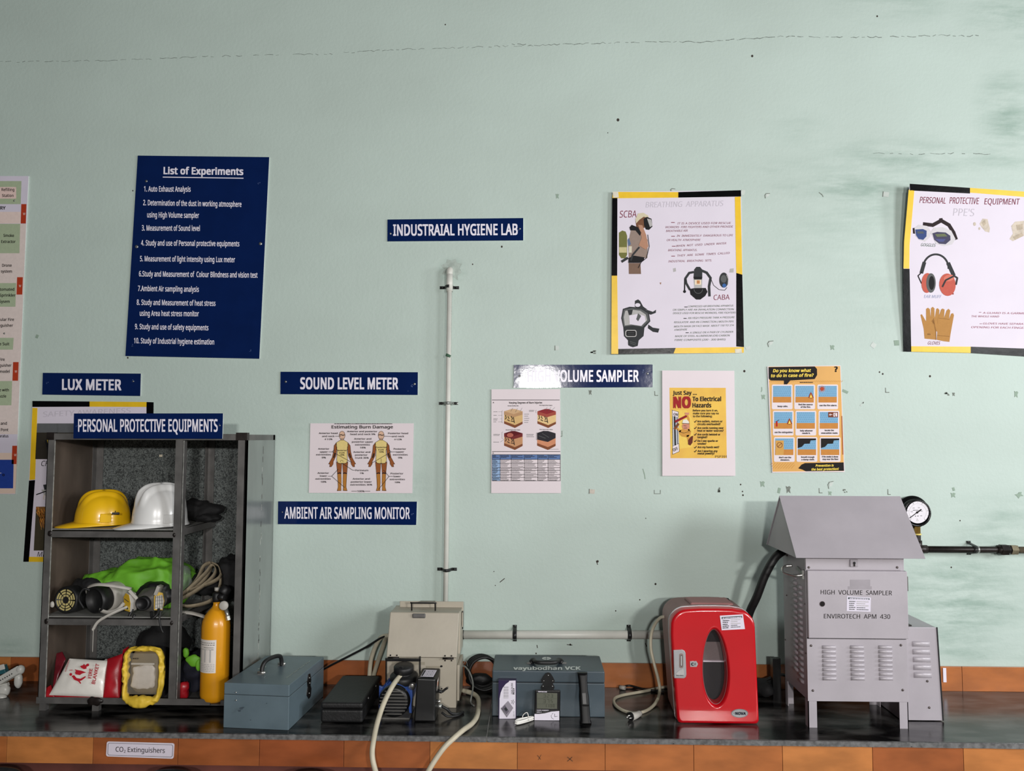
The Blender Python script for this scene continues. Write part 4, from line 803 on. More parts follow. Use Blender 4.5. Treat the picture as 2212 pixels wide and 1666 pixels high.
# torn tape scraps left on the wall: (px, py, w, h, turn, form, colour, label)
SC_G = mat('scrap_greygreen', (142, 162, 146), .8, var=.12, scale=60); SC_L = mat('scrap_pale', (196, 204, 198), .6, var=.06, scale=60); SC_B = mat('scrap_beige', (196, 188, 176), .7, var=.12, scale=90); SC_D = mat('scrap_dirty', (118, 124, 116), .8, var=.3, scale=120)
for i, (u, v, w, h, rt, form, mm, lab) in enumerate([
  (1204, 424, 7, 11, 0, 'rag', SC_G, 'small grey-green scrap high on the wall left of the breathing poster'),
  (1453, 411, 9, 8, .3, 'hook', SC_D, 'bent sliver of tape on the top edge of the breathing apparatus poster'),
  (1605, 416, 8, 12, .2, 'sq', SC_L, 'pale tape square at the breathing poster top right corner'),
  (1657, 423, 10, 12, .2, 'hook', SC_D, 'hook-shaped tape remnant right of the breathing poster, level with its top'),
  (1775, 420, 7, 12, -.4, 'arc', SC_D, 'thin curved tape remnant midway between the two large posters'),
  (1914, 420, 13, 11, .1, 'sq', SC_L, 'pale tape square with dark edge beside the curled PPE poster corner'),
  (1203, 752, 8, 10, 0, 'sq', SC_L, 'pale scrap with brown spot above the HIGH VOLUME SAMPLER board'),
  (1286, 761, 22, 9, 0, 'bits', SC_D, 'torn row of tape bits left of the breathing poster bottom corner'),
  (1616, 752, 11, 8, -.3, 'sq', SC_L, 'faint tape square off the breathing poster bottom right corner'),
  (1664, 743, 12, 14, .1, 'hook', SC_D, 'E-shaped tape outline above the fire safety sheet'),
  (1798, 751, 10, 11, 0, 'rag', SC_G, 'green torn scrap above the fire safety sheet right corner'),
  (1887, 746, 11, 11, .6, 'sq', SC_L, 'pale smudged tape patch left of the PPE poster foot'),
  (1937, 741, 11, 12, -.1, 'sq', SC_G, 'grey square scrap touching the foot of the PPE poster'),
  (1275, 848, 7, 11, 0, 'rag', SC_D, 'dark torn scrap just under the HIGH VOLUME SAMPLER board'),
  (1418, 850, 7, 9, 0, 'L', SC_D, 'small L-shaped tape line left of the electrical notice'),
  (1646, 842, 6, 9, .5, 'arc', SC_G, 'little curved scrap left of the fire safety sheet'),
  (1649, 858, 9, 11, 0, 'rag', SC_G, 'grey-green scrap left of the fire safety sheet, under the curved one'),
  (1826, 846, 13, 6, .4, 'sq', SC_G, 'slanting green strip right of the fire safety sheet'),
  (1917, 843, 8, 10, 0, 'L', SC_D, 'L-shaped tape line on bare wall right of the fire safety sheet'),
  (2047, 851, 15, 10, 0, 'bits', SC_D, 'cluster of tape bits on the bare wall below the PPE poster'),
  (2060, 852, 6, 8, 0, 'rag', SC_D, 'tiny dark scrap at the right of that tape cluster below the PPE poster'),
  (2195, 852, 9, 14, .1, 'rag', SC_G, 'green stepped scrap near the right edge below the PPE poster'),
  (1862, 872, 6, 12, .3, 'bits', SC_L, 'faint tape trace right of the fire safety sheet caption rows'),
  (1279, 1062, 12, 10, .05, 'sq', SC_B, 'beige paper square with a dark rim right of the burn injury sheet'),
  (1420, 1063, 13, 8, 0, 'U', SC_D, 'square tape outline left below the electrical notice'),
  (1556, 1056, 11, 16, 0, 'bits', SC_D, 'torn tape column below the electrical notice'),
  (1647, 1046, 11, 13, 0, 'rag', SC_G, 'grey mottled scrap below the fire safety sheet left corner'),
  (1683, 1060, 6, 12, .2, 'sq', SC_G, 'narrow green scrap over the sampler roof ridge, leftmost there'),
  (1703, 1058, 11, 16, 0, 'rag', SC_D, 'dark-edged torn scrap over the sampler roof ridge'),
  (1773, 1060, 7, 10, 0, 'L', SC_D, 'pale L-cornered scrap over the middle of the sampler roof'),
  (1794, 1048, 11, 17, .1, 'hook', SC_D, 'tall outlined scrap above the middle of the sampler roof'),
  (1793, 1066, 8, 9, .1, 'rag', SC_G, 'green scrap directly under the tall outlined one over the sampler roof'),
  (1826, 1061, 12, 8, .4, 'bits', SC_D, 'smeared tape traces over the right half of the sampler roof'),
  (1921, 1063, 6, 11, 0, 'L', SC_D, 'L-shaped tape line just left of the pressure gauge'),
  (2060, 1057, 5, 8, -.3, 'sq', SC_G, 'small green scrap right of the pressure gauge, upper of two'),
  (2059, 1070, 11, 11, 0, 'rag', SC_G, 'green house-shaped scrap right of the pressure gauge, lower of two'),
  (2202, 1070, 16, 12, -.5, 'rag', SC_G, 'green stepped scrap at the right edge above the iron pipe'),
  (1212, 937, 4, 12, 0, 'U', SC_D, 'upright tape sliver on the burn injury sheet right edge'),
  (80, 727, 6, 8, .4, 'sq', SC_G, 'small grey smudge of tape beside the fire chart'),
  (1392, 1024, 4, 22, -.1, 'arc', SC_G, 'long thin scratch-like tape line left of the electrical notice')]):
    b = Art(o=(u, v), k=1.0, base=.0006); cw, sw = math.cos(rt), math.sin(rt); R = random.Random(i)
    def Q(pts): return [(x*cw-y*sw, x*sw+y*cw) for x, y in pts]
    a_, e_ = w/2, h/2
    if form == 'sq':
        b.poly(Q([(-a_, -e_), (a_, -e_*.9), (a_*.9, e_), (-a_*.95, e_*.9)]), mm, 1)
        if mm in (SC_L, SC_B) and i in (5, 6, 23): b.line(Q([(-a_, -e_), (-a_, e_)]), 1.6, SC_D, 2)
    elif form == 'rag': b.poly(Q([(-a_, -e_), (-a_*.2, -e_*.7), (a_*.3, -e_), (a_, -e_*.6), (a_*.6, 0), (a_*.9, e_), (0, e_*.5), (-a_*.6, e_), (-a_*.7, 0)]), mm, 1)
    elif form == 'hook': b.line(Q([(a_, -e_), (-a_*.6, -e_*.7), (-a_, 0), (-a_*.5, e_)]), 1.5, mm, 1); b.poly(Q([(-a_*.5, -e_*.6), (a_, -e_*.8), (a_*.5, e_*.3), (-a_*.4, e_*.5)]), SC_L, 1)
    elif form == 'arc': b.line(Q([(-a_, -e_), (-a_*.2, -e_*.2), (a_*.2, e_*.3), (a_*.3, e_)]), 1.6, mm, 1)
    elif form == 'L': b.line(Q([(-a_, -e_), (-a_*.9, e_), (a_, e_)]), 1.5, mm, 1)
    elif form == 'U': b.line(Q([(-a_, -e_), (-a_, e_), (a_, e_), (a_, -e_)]), 1.2, mm, 1)
    else:
        for q in range(5):
            x = R.uniform(-a_, a_*.6); y = R.uniform(-e_, e_*.4); b.poly(Q([(x, y), (x+w*.25, y+R.uniform(0, 2)), (x+w*.2, y+h*.35), (x-1, y+h*.3)]), mm, 1)
    tag(b.build('tape_scrap'), lab, 'tape', 'tape scraps left on the wall')

# ---------------------------------------------------------------- steel cabinet
STL = mat('grey_steel_paint', (104, 102, 100), .42, metal=.35, var=.22, scale=14, bump=.08); STLW = mat('worn_steel_panel', (136, 142, 138), .22, metal=.15, var=.14, scale=7, stretch=(1, 1, .35), bump=.05)
RUST = mat('brown_stained_sheet', (92, 80, 70), .5, metal=.2, var=.45, scale=5, stretch=(1, 1, .4)); WORN = mat('bare_metal_wear', (190, 190, 184), .4, metal=.5, var=.3, scale=60)
def galvanised():
    m = bpy.data.materials.new('galvanised_sheet'); m.use_nodes = True; nt = m.node_tree; N = nt.nodes; L = nt.links; b = N['Principled BSDF']
    tc = N.new('ShaderNodeTexCoord'); nz = N.new('ShaderNodeTexNoise'); nz.inputs['Scale'].default_value = 105; nz.inputs['Detail'].default_value = 3; nz.inputs['Distortion'].default_value = 1.6
    L.new(tc.outputs['Object'], nz.inputs['Vector']); r = N.new('ShaderNodeValToRGB'); e = r.color_ramp.elements; e[0].position = .40; e[0].color = rgb((56, 60, 60)); e[1].position = .60; e[1].color = rgb((116, 122, 120))
    L.new(nz.outputs['Fac'], r.inputs['Fac']); L.new(r.outputs['Color'], b.inputs['Base Color']); b.inputs['Metallic'].default_value = .25; b.inputs['Roughness'].default_value = .5; return m
GALV = galvanised(); MATS['galvanised_sheet'] = GALV
XL, XM, XR, YF, YB = -1.790, -1.303, -1.062, -.360, -.025
t = thing('steel_cabinet', 'open grey steel cabinet with shelves of safety gear, doors missing', 'cabinet', ((XL+XR)/2, -.19, .004))
SHZ = mat('shelf_sheet', (150, 150, 146), .45, metal=.15, var=.18, scale=12)
def angle(x, y, z0, z1, sx, sy, w=.026):
    m = MB(); m.box(x, x+sx*w, min(y, y+sy*.0025), max(y, y+sy*.0025), z0, z1, STL) if sx > 0 else m.box(x+sx*w, x, min(y, y+sy*.0025), max(y, y+sy*.0025), z0, z1, STL)
    m.box(min(x, x+sx*.0025), max(x, x+sx*.0025), min(y, y+sy*w), max(y, y+sy*w), z0, z1, STL); return m
angle(XL-.008, YF, .03, .998, 1, 1, .028).build('post', t); angle(XM+.016, YF, .03, .985, -1, 1, .030).build('post', t); angle(XR+.006, YF, .03, .998, -1, 1, .028).build('post', t)
angle(XL-.004, YB, .03, .995, 1, -1, .03).build('post', t); angle(XM-.026, YB-.002, .03, .985, 1, -1, .028).build('post', t); angle(XR+.004, YB, .03, .995, -1, -1, .03).build('post', t)
m = MB(); m.box(XM+.0155, XM+.0172, YF-.0005, YF+.003, .035, .983, WORN); m.build('worn_edge', t); m = MB(); m.box(XL+.0185, XL+.0203, YF-.0005, YF+.003, .035, .98, WORN); m.build('worn_edge', t)
m = MB(); m.box(XL-.008, XR+.006, YB+.001, YB+.003, .03, .985, GALV); m.build('back_panel', t)
m = MB(); m.box(XL-.006, XL-.004, YF+.004, YB, .03, .99, RUST); m.build('side_panel', t)
m = MB(); m.box(XR+.003, XR+.006, YF+.003, YB+.004, .006, .992, STLW)
sp = m.build('side_panel', t)
m = MB(); R = random.Random(2); z = .96; xs = XR+.0062
while z > .05:
    h = R.uniform(.006, .03); y = -.165+R.uniform(-.006, .006)
    if R.random() < .5: m.add([(xs, y-.004, z), (xs, y+R.uniform(.001, .006), z), (xs, y+.003, z-h), (xs, y-R.uniform(.001, .005), z-h)], [(0, 1, 2, 3)], WORN if R.random() < .5 else STL)
    z -= h*.8
m.flat = True; m.build('paint_scrape', sp)
m = MB(); m.box(XL-.010, XR+.008, YF-.001, YF+.026, .985, 1.008, STL); m.box(XL-.010, XL+.014, YF, YB, .985, 1.006, STL); m.box(XR-.016, XR+.008, YF, YB, .985, 1.006, STL); m.box(XL-.010, XR+.008, YB-.02, YB+.004, .985, 1.006, STL); m.box(XL-.009, XR+.007, YF, YB+.003, 1.004, 1.006, STL); m.build('top_frame', t)
m = MB(); m.box(XR-.03, XR+.012, YF-.003, YF+.02, .985, 1.013, IRON); m.build('weld', t); m = MB(); m.box(XL-.012, XL+.016, YF-.003, YF+.02, .984, 1.012, IRON); m.build('weld', t)
for z in (.656, .338):
    m = MB(); m.box(XL-.002, XM+.004, YF+.004, YB, z-.003, z, SHZ); m.box(XM, XM+.012, YF+.03, YB, z-.024, z, STL); sh = m.build('shelf', t)
    m = MB(); m.box(XL+.010, XM-.010, YF-.0015, YF+.003, z-.030, z-.008, STL); m.box(XL+.010, XM-.010, YF-.0005, YF+.018, z-.012, z-.008, STL); m.build('front_rail', sh)
    m = MB(); m.blob((XL+.014, YF, z-.018), (.008, .004, .011), IRON, .3, 60, z, 14, 8); m.build('weld', sh); m = MB(); m.blob((XM-.010, YF, z-.020), (.006, .004, .008), IRON, .3, 60, z, 14, 8); m.build('weld', sh)
m = MB(); m.box(XL-.006, XR+.004, YF+.004, YB, .024, .028, STL); m.build('floor_sheet', t)
m = MB(); m.box(XL-.012, XM+.14, YF-.002, YF+.004, .026, .048, STL); m.box(XL-.012, XM+.14, YF-.001, YF+.022, .026, .030, STL); m.box(XM+.178, XR+.006, YF-.002, YF+.004, .026, .044, STL); m.build('bottom_rail', t)
m = MB(); m.blob((-1.585, YF-.003, .036), (.030, .006, .016), IRON, .4, 50, 2, 18, 10); m.build('weld', t)
for x, y in ((XL+.01, YF+.012), (-1.585, YF+.012), (XR-.012, YF+.012), (XL+.01, YB-.014), (XR-.012, YB-.014)):
    m = MB(); m.box(x-.012, x+.012, y-.010, y+.010, 0, .026, STL); m.build('foot', t)
m = MB()
for x, z in ((-1.532, .914), (-1.455, .925)): m.box(x, x+.013, YB-.001, YB+.001, z, z+.009, ink(206, 196, 176))
m.build('paper_scrap', t)

# helmets
def helmet(name, label, mm, loc, heading, L=.116, W=.098, H=.140, brand=False, ribs=(.0, .036, -.036), group='safety helmets on the top shelf'):
    t = thing(name, label, 'helmet', loc, heading, group, local=True)
    m = MB()
    def dome(u, v):
        a = 2*math.pi*u; q = v*math.pi/2
        r = math.cos(q)**0.62; x, y = L*r*math.cos(a), W*r*math.sin(a); z = H*math.sin(q)**0.92
        k = 0
        for yi in ribs: k += max(0, 1-((y-yi)/.0135)**2)
        f = max(0, min(1, (z-.062)/.05)); e = .12*k*f; x *= 1+e; y *= 1+e*.6; z *= 1+e
        lip = max(0, 1-v/.06)
        return Vector((x*(1+.03*lip), y*(1+.03*lip), z+.012))
    m.grid(dome, 112, 44, mm, wrap=True); m.build('shell', t)
    m = MB(); top = []; bot = []; out = []; n = 72
    for i in range(n):
        a = 2*math.pi*i/n; c = math.cos(a); e = .007+.058*max(0, c)**1.6; r = 1.0
        top.append((L*r*c, W*r*math.sin(a), .018)); d = Vector((c*L, math.sin(a)*W, 0)).normalized()
        out.append((L*c*1.01+d.x*e, W*math.sin(a)*1.01+d.y*e*.55, .004-.006*max(0, c)**2+.004)); bot.append((out[-1][0]*.995, out[-1][1]*.995, out[-1][2]-.004))
    inn = [(p[0]*.97, p[1]*.97, p[2]-.008) for p in top]
    V = top+out+bot+inn; F_ = []
    for i in range(n):
        j = (i+1) % n
        for k in range(3): F_.append((k*n+i, k*n+j, (k+1)*n+j, (k+1)*n+i))
    m.add(V, F_, mm, True); m.build('peak', t)
    for s in (-1, 1):
        m = MB(); m.hexa([(-.024, s*W*.93, .018), (.016, s*W*.96, .018), (.016, s*(W+.010), .018), (-.024, s*(W+.010), .018)], [(-.024, s*W*.80, .052), (.014, s*W*.82, .052), (.014, s*(W+.0005), .050), (-.024, s*(W+.0005), .050)], mm); m.build('accessory_slot', t, bevel=.002)
    return t
YH = mat('yellow_plastic', (236, 186, 22), .28, var=.04, scale=10, coat=.3); WH = mat('white_plastic', (226, 226, 224), .25, var=.02, scale=10, coat=.3)
hy = helmet('safety_helmet', 'yellow safety helmet on the cabinet top shelf', YH, (-1.652, -.225, .656), math.radians(211), L=.098, W=.085, H=.112)
hw = helmet('safety_helmet', 'white safety helmet on the cabinet top shelf', WH, (-1.418, -.250, .656), math.radians(222), L=.100, W=.086, H=.138)
A = Art((-1.590, -.311, .72), (.42, -.9, .10), o=(0, 850), k=3.545, base=.0); b = A.fresh(); b.poly([(857, 912), (915, 911), (915, 928), (857, 929)], TX, 1); b.scribble(863, 918, 908, 4, K3, 2, 4); b.poly([(878, 910), (890, 910), (884, 896)], TX, 1)
_an = ANCHOR[hy]; o = b.build('brand_lettering', None); o.parent = hy; w = hy.matrix_basis.inverted() @ Matrix.Translation(o.location); o.location = (0, 0, 0); o.data.transform(w)

BAG = mat('black_fabric', (16, 16, 18), .8, var=.3, scale=20, bump=.4); t_ = MB(); t_.blob((-1.335, -.085, .700), (.085, .05, .044), BAG, .35, 26, 5.0, flat_bottom=.657); t_.blob((-1.29, -.10, .675), (.05, .045, .018), BAG, .3, 30, 2, flat_bottom=.657); tag(t_.build('black_bag'), 'crumpled black bag behind the white helmet', 'bag')
b_ = MB(); b_.blob((-1.755, -.10, .700), (.028, .06, .044), BAG, .3, 26, 3.0, flat_bottom=.657); tag(b_.build('black_bag'), 'black bundle deep behind the yellow helmet', 'bag')

# middle shelf
GREEN = mat('hi_vis_green', (108, 178, 44), .6, var=.08, scale=14, bump=.25, bscale=30)
Z2 = .338
m = MB()
def vest(u, v):
    a = 2*math.pi*u; p = math.pi*(v-.5); c = (math.cos(p)); dx = math.copysign(abs(math.cos(a)*c)**.75, math.cos(a)); dy = math.copysign(abs(math.sin(a)*c)**.7, math.sin(a)); dz = math.copysign(abs(math.sin(p))**.8, math.sin(p))
    x = -1.535+.215*dx; y = -.165+.085*dy
    top = .150 if x < -1.62 else .150+.030*min(1, (x+1.62)/.08)
    z = Z2+top*(.5+.5*dz)
    q = Vector((x, y, z)); n = 0.026*mnoise.noise(q*8)-.034*abs(mnoise.noise(Vector((q.x*11, q.y*11, q.z*16))+Vector((9, 4, 2))))-.014*abs(mnoise.noise(q*26+Vector((1, 4, 7))))+.012
    q += Vector((dx*.5, dy, dz)).normalized()*n
    q.z = max(q.z, Z2+.004); return q
m.grid(vest, 120, 60, GREEN, wrap=True); t = thing('safety_vest', 'crumpled bright green safety vest heaped on the middle shelf', 'vest', (-1.515, -.165, Z2)); m.build('cloth', t)
m = MB(); CLR = mat('clear_film', (200, 205, 205), .12, alpha=.28); m.blob((-1.345, -.205, .44), (.035, .035, .06), CLR, .3, 40, 4, 24, 16); m.build('plastic_wrap', t)
RUB = mat('black_rubber', (22, 22, 23), .5, var=.3, scale=30, bump=.1); GRB = mat('grey_rubber', (92, 90, 86), .5, var=.15, scale=20); FYL = mat('filter_yellow', (206, 166, 40), .5, var=.1, scale=20); FCR = mat('filter_cream', (198, 184, 122), .6, var=.12, scale=40); FGY = mat('filter_grey', (176, 172, 164), .5, var=.1, scale=20)
def frame_on(c, n):
    n = Vector(n).normalized(); a = (-n).cross(Vector((0, 0, 1))).normalized()   # a: to the right as seen from the front
    return Vector(c), a, a.cross(-n).normalized(), n
def onf(fr, x, y, d): return fr[0]+fr[1]*x+fr[2]*y+fr[3]*d
# respirator with round cream filter
t = thing('respirator_mask', 'black respirator with round cream slotted filter, on the middle shelf', 'respirator', (-1.725, -.28, Z2), group='respirators on the middle shelf')
ax = (-.18, -1, .05)
m = MB(); m.lathe([(.0, -.07), (.030, -.068), (.046, -.05), (.050, -.02), (.050, .008), (.047, .014), (.041, .016), (.040, .010), (0, .010)], (-1.722, -.318, .391), RUB, ax, 40); m.build('filter_housing', t)
fr = frame_on((-1.722, -.318, .391), ax); fr = (onf(fr, 0, 0, .0115), fr[1], fr[2], fr[3])
m = MB()
for i in range(8):
    for r0, r1 in ((.013, .020), (.023, .030), (.033, .039)):
        pts = []
        for q in range(7): w = math.radians(i*45+4+37*q/6); pts.append((w, r1))
        for q in range(7): w = math.radians(i*45+41-37*q/6); pts.append((w, r0))
        m.add([onf(fr, r*math.cos(w), r*math.sin(w), .002) for w, r in pts], [tuple(range(14))], FCR)
m.build('filter_grille', t)
m = MB(); m.blob((-1.72, -.245, .395), (.055, .045, .055), RUB, .25, 24, 1, flat_bottom=Z2+.002); m.blob((-1.685, -.260, .425), (.050, .035, .034), BAG, .3, 26, 4); m.build('face_piece', t)
m = MB(); m.blob((-1.771, -.338, .376), (.008, .006, .012), FGY, .2, 60, 1, 12, 8); m.build('buckle', t)
# hood / tube mask
t = thing('respirator_mask', 'mask with wide black tube opening and grey collar on the middle shelf', 'respirator', (-1.60, -.28, Z2), group='respirators on the middle shelf')
ax = (-.42, -1, -.05)
m = MB(); m.lathe([(.046, -.02), (.048, .02), (.047, .03), (.043, .031), (.042, .01), (0, .006)], (-1.600, -.315, .394), RUB, ax, 40); m.build('tube_opening', t)
m = MB(); m.lathe([(.038, -.10), (.052, -.075), (.054, -.03), (.050, -.018), (.044, -.018)], (-1.600, -.315, .394), FGY, ax, 40); m.build('collar', t)
m = MB(); m.blob((-1.565, -.215, .39), (.055, .045, .05), RUB, .25, 24, 6, flat_bottom=Z2+.002); m.build('face_piece', t)
m = MB(); m.ribbon([(-1.66, -.30, .405), (-1.65, -.325, .435), (-1.60, -.345, .452), (-1.54, -.335, .445), (-1.49, -.31, .430)], .012, FGY, side=(0, .6, 1)); m.ribbon([(-1.59, -.345, .360), (-1.555, -.348, .352), (-1.52, -.348, .362), (-1.50, -.34, .385)], .013, FGY, side=(0, 0, 1)); m.ribbon([(-1.485, -.345, .372), (-1.53, -.362, .352), (-1.575, -.372, .326), (-1.592, -.375, .300), (-1.594, -.375, .292)], .010, FGY, side=(0, -.3, 1)); m.build('strap', t); m = MB(); m.tube([(-1.593, -.375, .296), (-1.594, -.374, .25), (-1.594, -.374, .215)], .0012, FGY, 6)
m.build('strap', t); m = MB(); m.tube([(-1.655, -.33, .36), (-1.668, -.345, .40), (-1.652, -.345, .435), (-1.63, -.34, .43)], .004, RUB, 8); m.build('strap', t)
# half mask with two filters
t = thing('respirator_mask', 'grey half mask with twin yellow-banded filters beside the cabinet middle post', 'respirator', (-1.42, -.28, Z2), group='respirators on the middle shelf')
m = MB(); m.blob((-1.425, -.285, .388), (.058, .045, .044), GRB, .12, 20, 2); m.blob((-1.43, -.25, .40), (.075, .04, .05), RUB, .25, 20, 8, flat_bottom=Z2+.002); m.build('face_piece', t)
m = MB(); m.lathe([(0, -.02), (.026, -.02), (.026, .012), (.020, .016), (.020, .010), (0, .009)], (-1.432, -.330, .383), RUB, (0, -1, 0), 28); m.build('exhale_valve', t)
def filt(c, n, face, parent):
    fr = frame_on(c, n); m = MB()
    P = [(-.016, -.030), (.014, -.034), (.020, .0), (.014, .030), (-.004, .036), (-.017, .020)]
    m.prism(P, lambda x, y: onf(fr, x, y, .016), -fr[3]*.030, FYL, FGY); f = m.build('filter', parent, bevel=.002)
    m = MB()
    if face == 'mesh':
        m.prism([(-.012, -.026), (.013, -.029), (.017, .0), (.011, .024), (-.010, .020)], lambda x, y: onf(fr, x, y, .019), -fr[3]*.002, FGY)
        for i in range(4): m.bar(onf(fr, -.012+.008*i, -.026, .0195), onf(fr, -.012+.007*i, .022, .0195), .0012, .001, K3); m.bar(onf(fr, -.012, -.02+.012*i, .0195), onf(fr, .015, -.02+.012*i, .0195), .0012, .001, K3)
    else: m.prism([(-.012, -.026), (.012, -.026), (.012, -.014), (-.012, -.014)], lambda x, y: onf(fr, x, y, .0165), -fr[3]*.0005, ink(226, 206, 120)); m.prism([(-.006, -.024), (.006, -.024), (.006, -.017), (-.006, -.017)], lambda x, y: onf(fr, x, y, .017), -fr[3]*.0005, K1); m.bar(onf(fr, -.010, .014, .017), onf(fr, .012, .004, .017), .003, .001, K2)
    m.build('filter_face', f)
filt((-1.482, -.330, .388), (-.45, -1, -.1), 'plain', t); filt((-1.380, -.325, .390), (.55, -1, .05), 'mesh', t)
m = MB(); m.bar((-1.480, -.345, .432), (-1.455, -.335, .400), .014, .010, FGY); m.build('filter_bracket', t); m = MB(); m.bar((-1.384, -.33, .415), (-1.372, -.33, .447), .030, .012, FGY); m.build('filter_bracket', t)
m = MB(); m.tube([(-1.47, -.335, .362), (-1.478, -.345, .335), (-1.465, -.355, .322), (-1.455, -.35, .345)], .005, RUB, 8); m.tube([(-1.395, -.345, .355), (-1.385, -.36, .335), (-1.372, -.355, .345), (-1.37, -.34, .365)], .005, RUB, 8)
m.tube([(-1.352, -.362, .365), (-1.353, -.372, .335), (-1.345, -.372, .300), (-1.338, -.37, .285)], .003, RUB, 8); m.build('strap', t)
# strap bundle hanging in the right bay
WEB = mat('beige_webbing', (138, 126, 104), .8, var=.12, scale=60, bump=.2)
t = thing('harness_straps', 'bundle of looped beige webbing straps behind the cabinet middle post', 'straps', (-1.27, -.22, .36))
m = MB()
for pts in ([(-1.365, -.24, .37), (-1.30, -.25, .42), (-1.24, -.24, .48), (-1.225, -.22, .505), (-1.205, -.23, .49), (-1.215, -.25, .46), (-1.27, -.26, .415), (-1.355, -.25, .368)], [(-1.345, -.22, .38), (-1.28, -.225, .45), (-1.258, -.22, .50), (-1.24, -.20, .51), (-1.232, -.215, .49), (-1.26, -.23, .44), (-1.33, -.24, .385)],
            [(-1.35, -.26, .372), (-1.29, -.28, .362), (-1.22, -.27, .375), (-1.192, -.25, .40), (-1.185, -.23, .45), (-1.20, -.21, .495), (-1.235, -.20, .512)], [(-1.34, -.235, .40), (-1.27, -.25, .425), (-1.215, -.255, .445), (-1.190, -.24, .46), (-1.187, -.22, .475)]):
    m.ribbon(pts, .016, WEB, side=(.2, .5, -.7), t=.003)
m.build('webbing', t)
m = MB(); m.blob((-1.185, -.145, .45), (.05, .05, .085), BAG, .3, 22, 2.5); m.blob((-1.27, -.17, .43), (.075, .035, .04), BAG, .3, 22, 1.5); m.build('harness_pad', t)
m = MB(); m.ribbon([(-1.33, -.28, .340), (-1.27, -.285, .338), (-1.21, -.27, .315), (-1.175, -.25, .285)], .014, FGY, side=(0, .7, .7)); m.build('loose_strap', t)

# bottom shelf
ZF = .028
RED = mat('red_pouch', (170, 24, 36), .35, var=.14, scale=16, bump=.25, bscale=26); WPL = mat('white_blanket_in_film', (226, 222, 214), .3, var=.05, scale=9, bump=.35, bscale=18, coat=.5)
t = thing('fire_blanket', 'white fire blanket in a red pouch lettered FIRE BLANKET, bottom of the cabinet', 'blanket', (-1.65, -.30, ZF))
PB = Vector((-1.65, -.352, .04)); PN = Vector((.06, -1, .30)).normalized()
def pl(u, v, d): return hit(u, v, PB+PN*d, PN)
def pillow(cs, thick, mm, name, puff=.02, seed=0, parent=None):
    m = MB()
    def fn(u, v):
        a = cs[0]+(cs[1]-cs[0])*u; b_ = cs[3]+(cs[2]-cs[3])*u; p = b_+(a-b_)*v
        e = (4*u*(1-u))**.45*(4*v*(1-v))**.45
        return p+PN*(puff*e+.003*mnoise.noise(p*30+Vector((seed, 0, 0)))*e)
    def bk(u, v): return fn(u, v)-PN*(thick*((4*u*(1-u))**.4*(4*v*(1-v))**.4)+2*(fn(u, v)-fn(u, v)).length)-PN*0.002
    m.grid(fn, 32, 24, mm); m.grid(bk, 32, 24, mm); return m.build(name, parent or t, )
pillow([pl(150, 1423, 0), pl(236, 1428, 0), pl(225, 1507, 0), pl(106, 1502, 0)], .06, WPL, 'blanket_roll', .018, 1)
pillow([pl(232, 1424, 0), pl(266, 1412, 0), pl(258, 1512, 0), pl(222, 1510, 0)], .06, RED, 'pouch', .016, 2)
pillow([pl(118, 1500, -.01), pl(240, 1505, -.01), pl(256, 1514, 0), pl(116, 1518, 0)], .03, RED, 'pouch', .006, 3); pillow([pl(92, 1490, -.02), pl(110, 1480, -.02), pl(118, 1506, -.01), pl(90, 1506, -.01)], .02, RED, 'pouch', .006, 4)
pillow([pl(122, 1412, -.06), pl(134, 1408, -.06), pl(142, 1424, -.05), pl(112, 1500, -.03)], .02, mat('dark_red_film', (120, 26, 40), .3, var=.3, scale=20), 'pouch', .006, 5); pillow([pl(266, 1404, -.03), pl(278, 1396, -.05), pl(272, 1420, -.02), pl(262, 1424, -.02)], .02, RED, 'pouch', .004, 6)
m = MB(); m.hexa([pl(228, 1424, -.035), pl(246, 1424, -.035), pl(240, 1432, -.02), pl(222, 1430, -.02)], [p-PN*.004 for p in (pl(228, 1424, -.035), pl(246, 1424, -.035), pl(240, 1432, -.02), pl(222, 1430, -.02))], WPL); m.build('paper_tag', t)
A = Art(PB+PN*.0215, PN, o=(0, 1370), k=5.63, base=.0); PR = ink(176, 30, 44); b = A.fresh()
b.text('FIRE', (1108, 542), (1124, 424), 38, PR, 1, .016); b.text('BLANKET', (1152, 612), (1206, 366), 40, PR, 1, .014); b.text('EMERGENCY', (800, 458), (846, 318), 14, PR, 1, .01); b.scribble(844, 440, 884, 7, PR, 1, 3); b.build('lettering', t)
b = A.fresh(); b.disc(860, 491, 17, PR, 1); b.poly([(870, 510), (900, 500), (930, 535), (980, 545), (1036, 512), (1044, 525), (990, 566), (970, 572), (986, 600), (976, 606), (950, 576), (900, 555)], PR, 1); b.poly([(906, 428), (930, 436), (990, 446), (1050, 468), (1000, 480), (970, 500), (920, 490), (912, 470), (922, 450)], PR, 1); b.poly([(972, 392), (1010, 378), (1020, 362), (1036, 384), (1060, 360), (1080, 362), (1082, 386), (1050, 400), (1052, 422), (1020, 428), (990, 412)], PR, 1); b.build('fire_figure', t)
